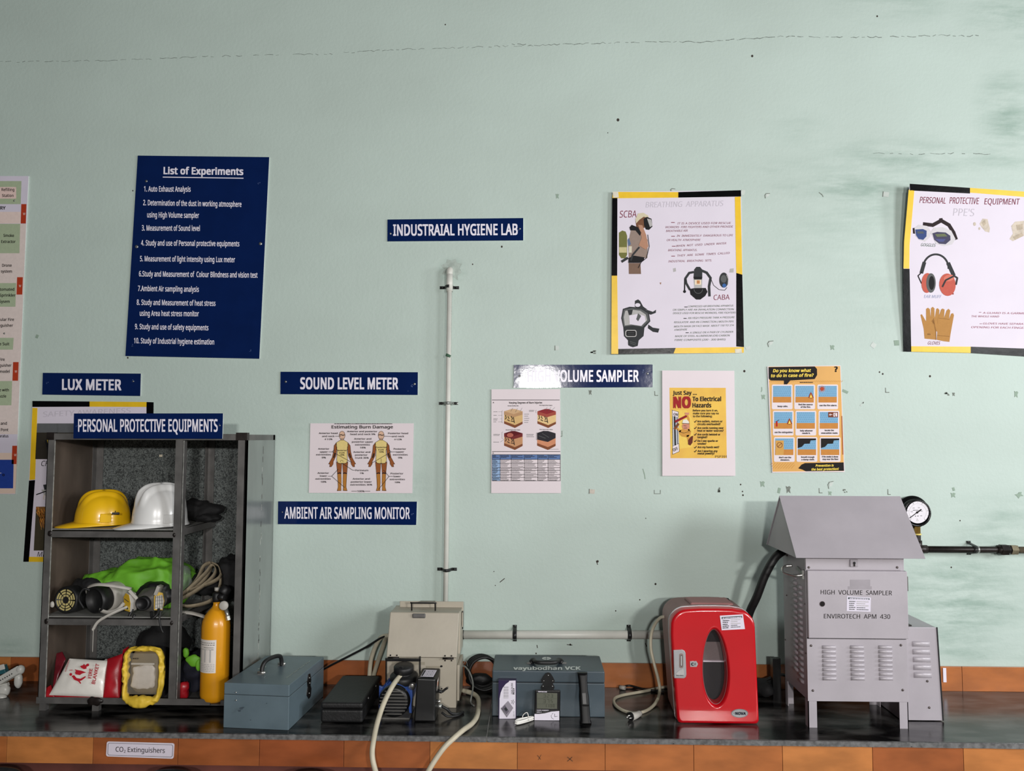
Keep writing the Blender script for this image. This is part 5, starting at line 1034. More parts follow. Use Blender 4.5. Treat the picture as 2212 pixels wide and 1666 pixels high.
# yellow hood with window
YC = mat('yellow_hood_cloth', (226, 190, 60), .5, var=.12, scale=24, bump=.5, bscale=40)
t = thing('smoke_hood', 'yellow escape hood with clear square window standing on the cabinet floor rail', 'hood', (-1.41, -.36, .03))
cx, cz = -1.4135, .136
m = MB()
def hood(u, v):
    a = 2*math.pi*u; b_ = 2*math.pi*v; k = 4.5
    ca, sa = math.cos(a), math.sin(a); r = (abs(ca)**k+abs(sa)**k)**(-1/k)
    hw = .0085*(1.0+1.5*max(0, -sa)**3); R_ = .0090
    x = (.0665*r*ca)+math.cos(b_)*R_*ca; z = (.087*r*sa)+math.cos(b_)*hw*sa-(.009 if sa < -.6 else 0); y = math.sin(b_)*.017
    q = Vector((cx+x, -.352+y-.020*max(0, -sa)**2, cz+z)); n = .002*mnoise.noise(q*50)+.0038*(.6-3*abs(mnoise.noise(q*42+Vector((5, 2, 8)))))
    return q+Vector((ca*n, -n, sa*n))
m.grid(hood, 180, 18, YC, wrap=True); m.build('hood_cloth', t)
m = MB(); m.blob((cx, -.318, cz), (.062, .022, .082), mat('hood_lining', (120, 104, 76), .6, var=.1, scale=12), .05, 20, 1, 40, 24, .55); m.build('lining', t)
m = MB(); FILM = mat('window_film', (206, 196, 176), .08, alpha=.22, coat=1.0, bump=.25, bscale=25); m.grid(lambda u, v: Vector((cx-.056+.112*u, -.362-.004*(4*u*(1-u)*4*v*(1-v))**.5, cz-.073+.146*v)), 16, 16, FILM); m.build('window', t)
m = MB(); PACK = mat('white_packet', (214, 206, 198), .5, var=.08, scale=20, bump=.5, bscale=30); m.blob((cx-.002, -.345, cz-.016), (.044, .009, .043), PACK, .14, 40, 3, 40, 24, .5); m.build('packet', t)
m = MB(); m.box(cx-.045, cx+.040, -.358, -.352, cz+.031, cz+.037, mat('film_fold', (206, 200, 190), .3, var=.05, scale=20)); m.build('film_fold', t)
A = Art((0, -.3672, 0), (0, -1, 0), o=(90, 1370), k=5.144, base=.0); b = A.fresh(); b.text('BOCO', (1014, 280), (1076, 280), 14, TX, 1, .02); b.build('lettering', t)
# dark clothing
NV = mat('navy_cloth', (16, 18, 34), .85, var=.3, scale=20, bump=.3); t = thing('work_clothes', 'dark work clothes with green trim behind the yellow cylinder, plus black lump for shade', 'clothes', (-1.25, -.2, ZF))
m = MB(); m.blob((-1.265, -.19, .10), (.075, .10, .075), NV, .3, 18, 1, flat_bottom=ZF+.001); m.blob((-1.46, -.12, .14), (.11, .07, .12), BAG, .25, 12, 3, flat_bottom=ZF+.001); m.build('cloth', t)  # the second, larger black lump stands in for shade behind the hood
m = MB(); m.blob((-1.258, -.285, .165), (.030, .010, .020), GREEN, .3, 40, 2, 20, 12); m.blob((-1.238, -.29, .150), (.010, .010, .022), GREEN, .3, 40, 2, 20, 12); m.blob((-1.295, -.27, .19), (.012, .01, .018), GREEN, .3, 40, 4, 20, 12); m.build('green_trim', t)
m = MB(); m.blob((-1.29, -.30, .062), (.028, .02, .030), RED, .35, 40, 2, 20, 12, flat_bottom=ZF+.001); m.build('red_cloth', t)
# yellow cylinder
YB_ = mat('cylinder_yellow', (222, 152, 22), .32, var=.06, scale=8, coat=.2)
t = thing('air_cylinder', 'yellow breathing air cylinder with white paper label standing in the cabinet', 'cylinder', (-1.165, -.318, ZF))
m = MB(); m.lathe([(.0, 0), (.034, .001), (.046, .010), (.0505, .028), (.0505, .272), (.048, .292), (.040, .312), (.028, .328), (.016, .340), (.012, .350), (.012, .368), (0, .368)], (-1.165, -.318, ZF), YB_, (0, 0, 1), 56); m.build('body', t)
m = MB(); LP = mat('cylinder_label_paper', (222, 214, 206), .5, var=.04, scale=20)
def lab(u, v): a = math.radians(196+98*u); return Vector((-1.165+.0512*math.cos(a), -.318+.0512*math.sin(a), .142+.118*v))
m.grid(lab, 24, 4, LP); m.flat = True; lb = m.build('paper_label', t)
m = MB(); R = random.Random(6); m.flat = True
def labline(u0, u1, v, h, mm):
    P = [lab(u0+(u1-u0)*i/6, v) for i in range(7)]+[lab(u1-(u1-u0)*i/6, v+h) for i in range(7)]; c = Vector((-1.165, -.318, 0))
    P = [p+(Vector((p.x, p.y, 0))-c).normalized()*.0006 for p in P]; m.add(P, [tuple(range(14))], mm)
for v in (.05, .10, .15, .20, .25, .84, .90):
    u = .06
    while u < .9: w = R.uniform(.04, .12); labline(u, min(u+w, .95), v, .018, K3 if v > .5 else LG); u += w+.03
for u in (.24, .50, .74): labline(u, u+.06, .32, .40, LG)
labline(.1, .9, .70, .015, K3); labline(.45, .9, .76, .012, K2); m.build('label_print', lb)
m = MB(); m.lathe([(.014, 0), (.016, .010), (.016, .03), (.012, .034), (0, .034)], (-1.165, -.318, ZF+.360), RUB, (0, 0, 1), 20); m.cyl((-1.165, -.318, ZF+.38), (-1.128, -.335, ZF+.378), .011, RUB); m.lathe([(0, 0), (.019, 0), (.021, .006), (.019, .026), (.010, .030)], (-1.142, -.322, ZF+.392), RUB, (.6, .2, .8), 20); m.build('valve', t)
m = MB(); m.lathe([(0, 0), (.0165, 0), (.0165, .010), (.014, .012), (0, .012)], (-1.126, -.345, ZF+.352), FGY, (.1, -1, .1), 28); m.cyl((-1.165, -.318, ZF+.40), (-1.165, -.318, ZF+.412), .009, FGY); m.build('valve_gauge', t)
m = MB(); m.cyl((-1.124, -.335, ZF+.340), (-1.110, -.340, ZF+.300), .0075, ZN); m.cyl((-1.114, -.339, ZF+.312), (-1.110, -.340, ZF+.298), .0092, ZN, seg=6, smooth=False); m.build('outlet', t)
# ---------------------------------------------------------------- things on the worktop
BLKM = mat('black_metal', (18, 18, 19), .38, metal=.2, var=.3, scale=30); STEEL = mat('bright_steel', (190, 188, 184), .25, metal=.9, var=.1, scale=40)
TEAL = mat('grey_blue_enamel', (94, 110, 118), .38, var=.07, scale=10, bump=.06, bscale=60); SEAM = mat('seam_dark', (24, 26, 28), .8, var=.1, scale=30)
# long toolbox
t = thing('toolbox', 'long grey-blue metal toolbox with a black bail handle, in front of the cabinet', 'toolbox', (-.945, -.34, 0))
def obx(pts4, z0, z1, mm): m = MB(); m.hexa([(x, y, z0) for x, y in pts4], [(x, y, z1) for x, y in pts4], mm); return m
Q4 = [(-1.058, -.508), (-.826, -.528), (-.800, -.165), (-1.028, -.160)]
def shr(q, d): cx = sum(p[0] for p in q)/4; cy = sum(p[1] for p in q)/4; return [(cx+(x-cx)*(1-d), cy+(y-cy)*(1-d)) for x, y in q]
obx(Q4, 0, .1115, TEAL).build('body', t, bevel=.002); obx(shr(Q4, .012), .108, .116, SEAM).build('seam', t); ld = obx(Q4, .1125, .151, TEAL).build('lid', t, bevel=.0025)
m = MB(); m.tube([(-.962, -.405, .152), (-.962, -.400, .175), (-.955, -.385, .192), (-.940, -.345, .196), (-.928, -.310, .190), (-.925, -.298, .172), (-.925, -.295, .152)], .0075, RUB, 10); m.build('handle', t)
m = MB()
for x, y in ((-.962, -.408), (-.925, -.292)): m.box(x-.012, x+.012, y-.008, y+.008, .150, .156, STEEL); m.cyl((x-.014, y, .158), (x+.014, y, .158), .004, STEEL)
m.build('handle_bracket', t)
m = MB(); x = -.815; m.prism([(0, .0), (.018, .004), (.024, .03), (.014, .044), (.020, .062), (.008, .088), (-.008, .09), (-.018, .066), (-.012, .046), (-.022, .02)], lambda a, b: (x+(a+.02)*.07-.0015, -.335+a, .045+b), (.006, 0, 0), BLKM)
for a_, b_ in ((0, .02), (0, .075), (.004, .055)): m.lathe([(.003, 0), (.003, .001), (.0005, .003)], (x+.0055, -.335+a_, .045+b_), STEEL, (1, 0, 0), 10)
m.build('latch', t)
for u, v in ((510, 1496), (510, 1513)):
    p = on_y(u, v, -.513); m = MB(); m.lathe([(.0028, 0), (.0028, .001), (.0005, .0025)], p, STEEL, (0, -1, 0), 12); m.build('rivet', t)
m = MB(); WR = mat('worn_paint', (150, 160, 156), .6, var=.2, scale=60); m.flat = True
R = random.Random(1)
for i in range(16):
    u = 618+i*3.2; v = 1466-i*2.3
    P = [on_top(u+R.uniform(-1, 1), v, .1514), on_top(u+3, v-1.6, .1514), on_top(u+4.5, v-4.0, .1514), on_top(u+1.5, v-3, .1514)]; m.add(P, [(0, 1, 2, 3)], WR)
for (u, v) in ((556, 1447), (562, 1445), (568, 1443)): m.add([on_top(u, v, .1514), on_top(u+7, v-1, .1514), on_top(u+8, v-3, .1514), on_top(u+2, v-3.5, .1514)], [(0, 1, 2, 3)], WR)
m.build('worn_lettering', ld)
m = MB(); m.flat = True
for (u, v, r) in ((521, 1531, 3.5), (517, 1536, 3), (525, 1529, 2), (576, 1520, 1.2), (541, 1556, 1.2)): P = [on_y(u+r*math.cos(q*1.05), v+r*.8*math.sin(q*1.05), -.5245) for q in range(6)]; m.add(P, [tuple(range(6))], mat('oil_stain', (58, 70, 80), .6, var=.1, scale=40))
m.build('oil_stain', t)

# flat black case
t = thing('instrument_case', 'flat black instrument case between the grey-blue toolbox and the pump', 'case', (-.66, -.29, 0))
m = MB(); m.box(-.737, -.588, -.452, -.125, .001, .046, mat('black_leatherette', (20, 20, 21), .55, var=.25, scale=40, bump=.25, bscale=120)); m.build('body', t, bevel=.008, seg=3); m = MB(); m.box(-.737, -.588, -.452, -.125, .048, .070, mat('black_leatherette', (20, 20, 21))); m.build('lid', t, bevel=.008, seg=3)
m = MB()
for y in (-.36, -.22): m.lathe([(.004, 0), (.004, .002), (.001, .004)], (-.588, y, .058), STEEL, (1, 0, 0), 12)
m.build('stud', t)

# air monitor: sloping-lid beige cabinet
BEI = mat('beige_enamel', (172, 164, 148), .45, var=.05, scale=9, bump=.06, bscale=70); BEID = mat('beige_scuff', (128, 122, 110), .6, var=.12, scale=40)
t = thing('air_monitor', 'beige metal air monitor cabinet with sloping hinged lid, behind the blue pump', 'monitor', (-.405, -.19, 0))
X0, X1, XF = -.537, -.277, -.262
m = MB(); m.box(X0, X1, -.280, -.100, .0, .1805, BEI); m.box(X0+.004, X1+.008, -.220, -.098, .18, .335, BEI); m.build('body', t, bevel=.002)
m = MB(); m.hexa([(X0-.001, -.2835, .1825), (X1+.001, -.2835, .1825), (X1+.001, -.20, .1825), (X0-.001, -.20, .1825)], [(X0+.004, -.240, .338), (X1+.006, -.240, .338), (X1+.006, -.20, .338), (X0+.004, -.20, .338)], BEI); m.build('lid', t, bevel=.003)
m = MB(); m.box(X0+.022, X1+.012, -.128, -.122, .30, .357, BEI); m.build('top_flap', t, bevel=.002); m = MB(); m.box(-.434, -.374, -.150, -.128, .352, .360, BEID); m.build('flap_tab', t, bevel=.002)
m = MB(); m.tube([(-.456, -.205, .334), (-.456, -.212, .366), (-.454, -.213, .368), (-.368, -.213, .368), (-.366, -.212, .366), (-.366, -.205, .334)], .0028, BLKM, 8, n=4); m.build('handle', t)
m = MB(); m.box(-.448, -.398, -.250, -.232, .318, .3345, STL); m.build('pull_tab', t, bevel=.004)
for xc in (-.510, -.307):
    m = MB(); m.box(xc-.020, xc+.020, -.2865, -.281, .177, .185, IRON); m.cyl((xc-.020, -.288, .181), (xc+.020, -.288, .181), .003, IRON)
    for sx in (-.012, .012): m.lathe([(.003, 0), (.003, .001), (.0005, .0025)], (xc+sx, -.2835, .190), IRON, (0, -1, 0), 10); m.lathe([(.003, 0), (.003, .001), (.0005, .0025)], (xc+sx, -.2805, .172), IRON, (0, -1, 0), 10)
    m.build('hinge', t)
m = MB(); m.box(X1+.010, X1+.014, -.175, -.14, .27, .325, BEI); m.cyl((X1+.013, -.17, .262), (X1+.013, -.17, .330), .0022, BLKM); m.box(X1+.001, X1+.010, -.26, -.11, .02, .15, BEI); m.build('side_panel', t, bevel=.001)
m = MB(); m.cyl((X0-.004, -.19, .272), (X0+.004, -.19, .272), .008, BLKM); m.cyl((X0-.008, -.19, .242), (X0+.004, -.19, .242), .009, BLKM); m.cyl((X0-.003, -.19, .292), (X0+.004, -.19, .292), .003, BLKM); m.build('hose_port', t)
A = Art((0, -.280, 0), (0, -1, 0), o=(780, 1290), k=5.743, base=.0004); b = A.fresh(); b.rect(384, 806, 790, 842, mat('tape_ghost', (150, 142, 124), .6, var=.08, scale=40), 1); b.rect(806, 856, 974, 884, mat('tape_ghost', (0, 0, 0)), 1); b.build('tape_ghost', t)
b = A.fresh(); b.poly([(976, 866), (990, 846), (1012, 852), (1010, 868), (990, 874)], K1, 1); b.build('scuff', t); b = A.fresh(); b.disc(1000, 1138, 10, K1, 1); b.build('scuff', t)

# blue pump
BLUE = mat('pump_blue', (52, 82, 150), .35, var=.12, scale=14)
t = thing('vacuum_pump', 'blue motor pump with a black slatted fan cover and round black head', 'pump', (-.48, -.33, 0))
py0 = -.392; pc = (-.487, 0, .060)
m = MB(); m.cyl((-.478, -.250, .070), (-.487, -.385, .062), .054, BLUE, r1=.056, seg=40)
for i in range(9):
    w = math.radians(20+i*17.5); a_ = Vector((math.cos(w), 0, math.sin(w))); m.bar(Vector((-.487, -.365, .062))+a_*.056, Vector((-.478, -.270, .070))+a_*.056, .004, .010, BLUE, upv=a_)
m.build('motor_body', t)
m = MB(); m.lathe([(.0555, 0), (.0565, .012), (.054, .026), (.046, .032), (.040, .032)], (-.487, -.378, .060), BLKM, (0, -1, 0), 48); m.lathe([(.0, .022), (.05, .022)], (-.487, -.378, .060), SEAM, (0, -1, 0), 32)
fc = m.build('fan_cover', t)
m = MB()
for i in range(8):
    z = .060-.040+i*.0112; w = (.050**2-(z-.060)**2)**.5; m.bar((-.487-w, -.4115, z), (-.487+w, -.4115, z), .0028, .003, GRB, upv=(0, 0, 1))
m.build('grille_bar', fc)
m = MB(); m.prism([(.046, .040), (.060, .045), (.062, .010), (.058, -.020), (.060, -.050), (.050, -.050), (.046, -.02)], lambda a, b: (-.487+a, -.372, .060+b), (0, .012, 0), BLUE); m.prism([(-.046, .040), (-.060, .045), (-.060, -.052), (-.050, -.052), (-.046, -.02)], lambda a, b: (-.487+a, -.372, .060+b), (0, .012, 0), BLUE); m.build('end_bracket', t, bevel=.002)
m = MB(); m.box(-.535, -.43, -.41, -.25, .0, .006, GRB); m.build('base_plate', t, bevel=.001)
m = MB(); m.lathe([(.047, 0), (.050, .004), (.050, .022), (.044, .028), (.034, .030), (.030, .034), (.036, .036), (.036, .055), (.032, .060), (0, .062)], (-.463, -.336, .112), RUB, (0, -.15, 1), 40); m.build('filter_head', t)
m = MB(); m.cyl((-.463, -.355, .160), (-.470, -.372, .162), .010, RUB); m.build('hose_barb', t)
m = MB(); m.box(-.538, -.408, -.300, -.290, .172, .182, BLKM); m.box(-.538, -.533, -.300, -.290, .0, .182, BLKM); m.box(-.413, -.408, -.300, -.290, .0, .190, BLKM); m.build('carry_frame', t, bevel=.0015)
m = MB(); m.cyl((-.430, -.33, .112), (-.428, -.374, .104), .0125, STL); m.lathe([(0, 0), (.0125, 0), (.0125, .003), (.010, .005), (0, .005)], (-.428, -.373, .104), STEEL, (.05, -1, -.18), 24); m.build('capacitor', t)

# black power box with label
t = thing('power_box', 'upright black box with a white label on top, beside the blue pump', 'box', (-.372, -.385, 0))
m = MB(); m.hexa([(-.412, -.432, 0), (-.336, -.432, 0), (-.336, -.335, 0), (-.412, -.335, 0)], [(-.404, -.428, .150), (-.337, -.428, .148), (-.330, -.335, .160), (-.396, -.335, .160)], mat('black_box_paint', (12, 12, 13), .4, var=.2, scale=30)); m.build('body', t, bevel=.006, seg=3)
def top_pt(u, v): return hit(u, v, (-.37, -.43, .1512), (0, -.10, 1))
m = MB(); m.flat = True; q = [top_pt(*p) for p in ((908, 1462), (936, 1463), (944, 1448), (917, 1447))]; m.add(q, [(0, 1, 2, 3)], PAP); m.build('label', t)
m = MB(); m.flat = True
def lp(a, b): return (q[0]*(1-a)+q[1]*a)*(1-b)+(q[3]*(1-a)+q[2]*a)*b+Vector((0, 0, .0004))
m.add([lp(.04, .08), lp(.16, .08), lp(.16, .92), lp(.04, .92)], [(0, 1, 2, 3)], K2)
for i in range(5):
    for j in range(4): m.add([lp(.26+.14*i, .10+.2*j), lp(.26+.14*i+.05, .10+.2*j), lp(.26+.14*i+.05, .22+.2*j), lp(.26+.14*i, .22+.2*j)], [(0, 1, 2, 3)], K3 if (i*j) % 2 else LG)
m.build('label_print', t)
m = MB(); m.add([(-.3345, -.41, .100), (-.3345, -.355, .100), (-.3325, -.355, .138), (-.3328, -.41, .136)], [(0, 1, 2, 3)], ink(226, 214, 206)); m.add([(-.3335, -.395, .112), (-.3335, -.375, .112), (-.3325, -.375, .126), (-.3325, -.395, .126)], [(0, 1, 2, 3)], ink(206, 110, 60)); m.flat = True; m.build('warning_sticker', t)
m = MB(); m.cyl((-.335, -.40, .062), (-.322, -.40, .062), .006, STEEL); m.cyl((-.335, -.38, .040), (-.318, -.385, .040), .008, ZN); m.cyl((-.335, -.37, .09), (-.320, -.37, .085), .006, RUB); m.build('connector', t)
m = MB(); m.tube([(-.318, -.385, .040), (-.300, -.385, .030), (-.285, -.375, .012), (-.262, -.36, .006), (-.245, -.34, .005)], .005, RUB, 8); m.tube([(-.320, -.37, .085), (-.308, -.37, .095), (-.300, -.372, .10)], .004, RUB, 8); m.tube([(-.318, -.39, .020), (-.295, -.395, .008), (-.262, -.375, .005), (-.25, -.35, .005)], .004, RUB, 8); m.build('cable', t)

# hoses and cables
HOSE = mat('beige_hose', (196, 188, 166), .45, var=.06, scale=30, bump=.05); CABK = mat('black_cable', (16, 16, 17), .5, var=.2, scale=40); CAGR = mat('grey_cable', (126, 128, 124), .5, var=.1, scale=40)
m = MB(); P = [on_y(866, 1460, -.365), on_y(860, 1466, -.378), on_y(847, 1484, -.42), on_y(829, 1520, -.47), on_y(815, 1562, -.53), on_y(807, 1600, -.585), on_y(804, 1628, -.61), on_y(808, 1655, -.62), on_y(820, 1690, -.62), on_y(842, 1730, -.615), on_y(872, 1742, -.612), on_y(898, 1720, -.61), on_y(918, 1680, -.605), on_y(936, 1648, -.60), on_y(958, 1617, -.59), on_y(978, 1597, -.575)]
P += [on_top(1000, 1578, .010), on_top(1019, 1564, .010), on_top(1030, 1548, .010), on_top(1034, 1526, .010), on_top(1032, 1508, .010), on_top(1020, 1498, .012), on_top(1000, 1492, .013)]
m.tube(P, .0088, HOSE, 14, n=8); tag(m.build('air_hose'), 'beige hose looping from the pump over the worktop edge', 'hose')
t = thing('drain_hose', 'pair of beige hoses hanging from a port of the beige monitor', 'hose', (-.60, -.15, 0))
m = MB(); m.tube([(-.542, -.19, .240), (-.580, -.16, .225), (-.610, -.12, .18), (-.632, -.09, .12), (-.640, -.075, .06), (-.642, -.07, .008)], .0085, HOSE, 10); m.build('hose', t)
m = MB(); m.tube([(-.542, -.185, .236), (-.570, -.12, .21), (-.590, -.085, .16), (-.612, -.06, .10), (-.628, -.05, .05), (-.636, -.045, .008)], .0085, HOSE, 10); m.build('hose', t)
m = MB(); m.tube([(-.545, -.19, .243), (-.585, -.17, .222), (-.640, -.15, .185), (-.720, -.13, .14), (-.79, -.10, .10), (-.85, -.06, .06)], .0042, CABK, 8); tag(m.build('power_cable'), 'black cable slanting from the beige monitor down behind the grey-blue toolbox', 'cable')
m = MB()
for i in range(5):
    c = Vector((-.198+.004*i, -.05-.011*i, .072)); r = .062-.003*(i % 2)
    m.tube([c+Vector((r*math.cos(a*.7854), -.006*math.sin(a*.7854+i), r*math.sin(a*.7854))) for a in range(8)], .0058, CABK, 8, closed=True)
m.blob((-.205, -.040, .030), (.045, .018, .028), CABK, .3, 30, 2, 20, 12); tag(m.build('coiled_cable'), 'coil of black cable leaning on the skirting between beige monitor and carry case', 'cable')
m = MB(); P = [on_y(996, 1440, -.12), on_y(1004, 1440, -.13), on_y(1014, 1452, -.16), on_y(1021, 1472, -.18), on_y(1021, 1492, -.22), on_y(1017, 1512, -.25), on_top(1018, 1520, .003), on_top(1024, 1525, .003)]
m.tube(P, .0032, CAGR, 8); m.tube([on_y(998, 1440, -.10), on_y(1003, 1432, -.10), on_y(1007, 1428, -.10), on_y(1010, 1440, -.10)], .0012, CAGR, 6); tag(m.build('sensor_wire'), 'thin grey wire drooping beside the beige monitor', 'wire')

# second grey-blue case
TEAL2 = mat('grey_blue_case', (62, 75, 83), .4, var=.08, scale=8, bump=.06, bscale=60)
t = thing('carry_case', 'dark grey-blue carry case lettered vayubodhan VCK behind the hygrometer', 'case', (.063, -.26, 0))
m = MB(); m.box(-.140, .264, -.362, -.150, 0, .118, TEAL2); m.build('body', t, bevel=.003); m = MB(); m.box(-.136, .260, -.359, -.153, .116, .122, SEAM); m.build('seam', t); m = MB(); m.box(-.140, .264, -.362, -.150, .120, .1605, TEAL2); m.build('lid', t, bevel=.004)
m = MB(); m.tube([on_top(1147, 1432, .163), on_top(1152, 1427, .172), on_top(1160, 1431, .176), on_top(1180, 1432, .176), on_top(1200, 1431, .176), on_top(1208, 1427, .172), on_top(1214, 1432, .163)], lambda q: .0075 if .2 < q < .8 else .010, RUB, 12); m.build('handle', t)
m = MB()
for u in (1143, 1219): p = on_top(u, 1433, .161); m.box(p.x-.008, p.x+.008, p.y-.004, p.y+.004, .160, .164, STL)
m.build('handle_bracket', t)
A = Art((0, 0, .1606), (0, 0, 1), o=(980, 1280), k=4.316, base=.0004); b = A.fresh(); WP = mat('faded_white_paint', (206, 210, 206), .6, var=.1, scale=60); b.text('vayubodhan VCK', (556, 722), (1184, 722), 30, WP, 1, .026); b.disc(866, 616, 42, WP, 1, 14, n=30); b.line([(866, 600), (866, 632)], 5, TEAL2, 2); b.line([(840, 616), (892, 616)], 3, TEAL2, 2); b.build('lettering', t)
A = Art((0, -.362, 0), (0, -1, 0), o=(980, 1280), k=4.316, base=.0); m = MB()
m.prism([(880, 745), (902, 752), (924, 785), (942, 822), (934, 842), (920, 850), (934, 862), (940, 885), (926, 912), (826, 912), (812, 888), (822, 862), (836, 850), (820, 840), (814, 818), (834, 782), (858, 752)], lambda a, b: A.pt(a, b, 0)+Vector((0, -.005, 0)), (0, .005, 0), BLKM)
m.build('latch', t)
m = MB()
for a_, b_ in ((880, 770), (838, 821), (922, 821), (832, 872), (918, 872)): m.lathe([(.0026, 0), (.0026, .001), (.0005, .0022)], A.pt(a_, b_, 0)+Vector((0, -.005, 0)), STEEL, (0, -1, 0), 12)
m.build('latch_rivet', t)

# digital scale carton
t = thing('scale_carton', 'slim white and purple digital scale carton leaning on the grey-blue carry case', 'carton', (-.085, -.375, 0))
PURP = mat('carton_purple', (38, 24, 66), .35, var=.06, scale=20); CW = mat('carton_white', (228, 222, 234), .35, var=.02, scale=10)
m = MB(); m.box(-.1165, -.0525, -.3885, -.3635, 0, .1345, PURP); m.build('box', t, bevel=.0006)
A = Art((0, -.3885, 0), (0, -1, 0), o=(980, 1280), k=4.316, base=.0005)
b = A.fresh(); b.poly([(426, 1184), (578, 1184), (578, 822), (520, 824), (512, 836), (484, 856), (456, 892), (438, 936), (428, 990)], CW, 1); b.poly([(426, 1184), (584, 1184), (584, 822), (578, 822), (578, 1178), (426, 1178)], PURP, 2); b.build('front_panel', t)
b = A.fresh(); b.text('ATOM', (552, 892), (552, 952), 15, TX, 3, .024); b.text('DIGITAL SCALE', (538, 846), (538, 950), 13, TX, 3, .012); b.text('A-100', (556, 1110), (556, 1158), 12, K3, 3, .0)
for i, x in enumerate((506, 494, 482, 471)):
    for j in range(12): b.rect(x-3, 880+j*9.3, x+3, 886+j*9.3, LG if j % 3 else K3, 3)
b.build('lettering', t)
b = A.fresh(); b.poly([(440, 1082), (508, 1012), (556, 1078), (496, 1166)], ink(150, 144, 154), 3); b.poly([(448, 1084), (478, 1050), (516, 1108), (492, 1138)], ink(106, 100, 112), 4); b.poly([(470, 1086), (486, 1070), (504, 1094), (490, 1112)], K2, 5); b.poly([(440, 1082), (496, 1166), (496, 1158), (444, 1078)], K3, 5)
for q in range(5): w = q*1.256; b.line([(552+6*math.cos(w), 1022+6*math.sin(w)), (552+18*math.cos(w), 1022+22*math.sin(w))], 4, K2, 3)
b.build('product_picture', t)

# hygrometer
t = thing('hygrometer', 'black and white digital temperature and humidity clock standing before the carry case', 'clock', (.058, -.393, 0))
m = MB(); N_ = Vector((0, -1, .10)).normalized(); P0 = Vector((.058, -.4, 0))
A = Art(P0, N_, o=(980, 1280), k=4.316, base=.0); q = [A.pt(*p, 0) for p in ((752, 1198), (992, 1198), (996, 916), (758, 914))]
m.hexa([q[0]-N_*.018, q[1]-N_*.018, q[1], q[0]], [q[3]-N_*.018, q[2]-N_*.018, q[2], q[3]], mat('clock_black', (16, 15, 16), .25, var=.1, scale=20)); m.build('case', t, bevel=.003, seg=3)
A.base = .0012; b = A.fresh(); b.poly([(754, 1134), (800, 1134), (850, 1128), (910, 1112), (984, 1106), (984, 1194), (754, 1192)], CW, 1); b.build('white_panel', t)
b = A.fresh(); b.poly([(776, 936), (966, 940), (964, 1086), (776, 1084)], mat('lcd_greygreen', (94, 96, 84), .25, var=.04, scale=10), 1); b.build('display', t)
DG = ink(72, 74, 64); b = A.fresh()
def seg7(ch, x, y, w, h):
    S = {'0': 'abcdef', '1': 'bc', '2': 'abged', '3': 'abgcd', '4': 'fgbc', '5': 'afgcd', '7': 'abc', '8': 'abcdefg', '9': 'abcdfg'}[ch]
    g = {'a': ((0, 0), (w, 0)), 'b': ((w, 0), (w, h/2)), 'c': ((w, h/2), (w, h)), 'd': ((0, h), (w, h)), 'e': ((0, h/2), (0, h)), 'f': ((0, 0), (0, h/2)), 'g': ((0, h/2), (w, h/2))}
    for s_ in S: (x0, y0), (x1, y1) = g[s_]; b.line([(x+x0, y+y0), (x+x1, y+y1)], 4, DG, 2)
for s_, x, y, w, h in (('3', 838, 952, 18, 30), ('2', 872, 952, 18, 30), ('3', 908, 952, 16, 30), ('3', 838, 1000, 18, 30), ('7', 872, 1000, 18, 30), ('5', 908, 1002, 14, 26), ('1', 850, 1046, 14, 26), ('1', 874, 1046, 14, 26), ('3', 898, 1046, 14, 26), ('8', 924, 1046, 14, 26)): seg7(s_, x, y, w, h)
b.line([(780, 990), (962, 992)], 2, DG, 2); b.line([(780, 1040), (962, 1042)], 2, DG, 2); b.build('digits', t)
b = A.fresh(); b.text('TEMPERATURE', (784, 930), (870, 932), 9, CW, 1, .03); b.text('CLOCK, HUMIDITY', (776, 1104), (886, 1106), 9, CW, 1, .02); b.text('HTC-1', (776, 1122), (816, 1123), 9, CW, 1, .02); b.ring(938, 1154, 28, 3, K2, 2, t0=100, t1=200, n=10); b.ring(938, 1154, 28, 3, K2, 2, t0=215, t1=250, n=6); b.line([(942, 1132), (942, 1160), (968, 1156)], 3.5, K2, 2); b.build('lettering', t)

# wire bundle
m = MB(); WW = mat('white_wire', (232, 230, 224), .4, var=.04, scale=40); R = random.Random(12)
for i in range(7):
    o_ = Vector((R.uniform(-.004, .004), R.uniform(-.004, .004), .003+.0028*i*.6)); c0 = on_top(1115, 1567, 0); c1 = on_top(1150, 1557, 0)
    d = c1-c0; n_ = Vector((-d.y, d.x, 0)).normalized()*(.006+.001*i)
    m.tube([c0+o_, c0+d*.25+n_+o_, c0+d*.6+n_*.8+o_, c1+o_+n_*.3, c1+o_-n_*.2, c0+d*.6-n_*.6+o_, c0+d*.2-n_*.6+o_], .0019, WW, 7, n=5, closed=True)
c = on_top(1131, 1558, 0); m.tube([c+Vector((-.004, 0, .002)), c+Vector((-.002, 0, .020)), c+Vector((.012, -.002, .030)), c+Vector((.018, 0, .012)), c+Vector((.020, 0, .004))], .0016, WW, 7)
m.tube([on_top(1142, 1555, .012), on_y(1150, 1556, -.40), on_y(1151, 1549, -.40), on_y(1152, 1548, -.398)], .0014, WW, 6); tag(m.build('wire_bundle'), 'bundled thin white sensor wire lying in front of the hygrometer', 'wire')

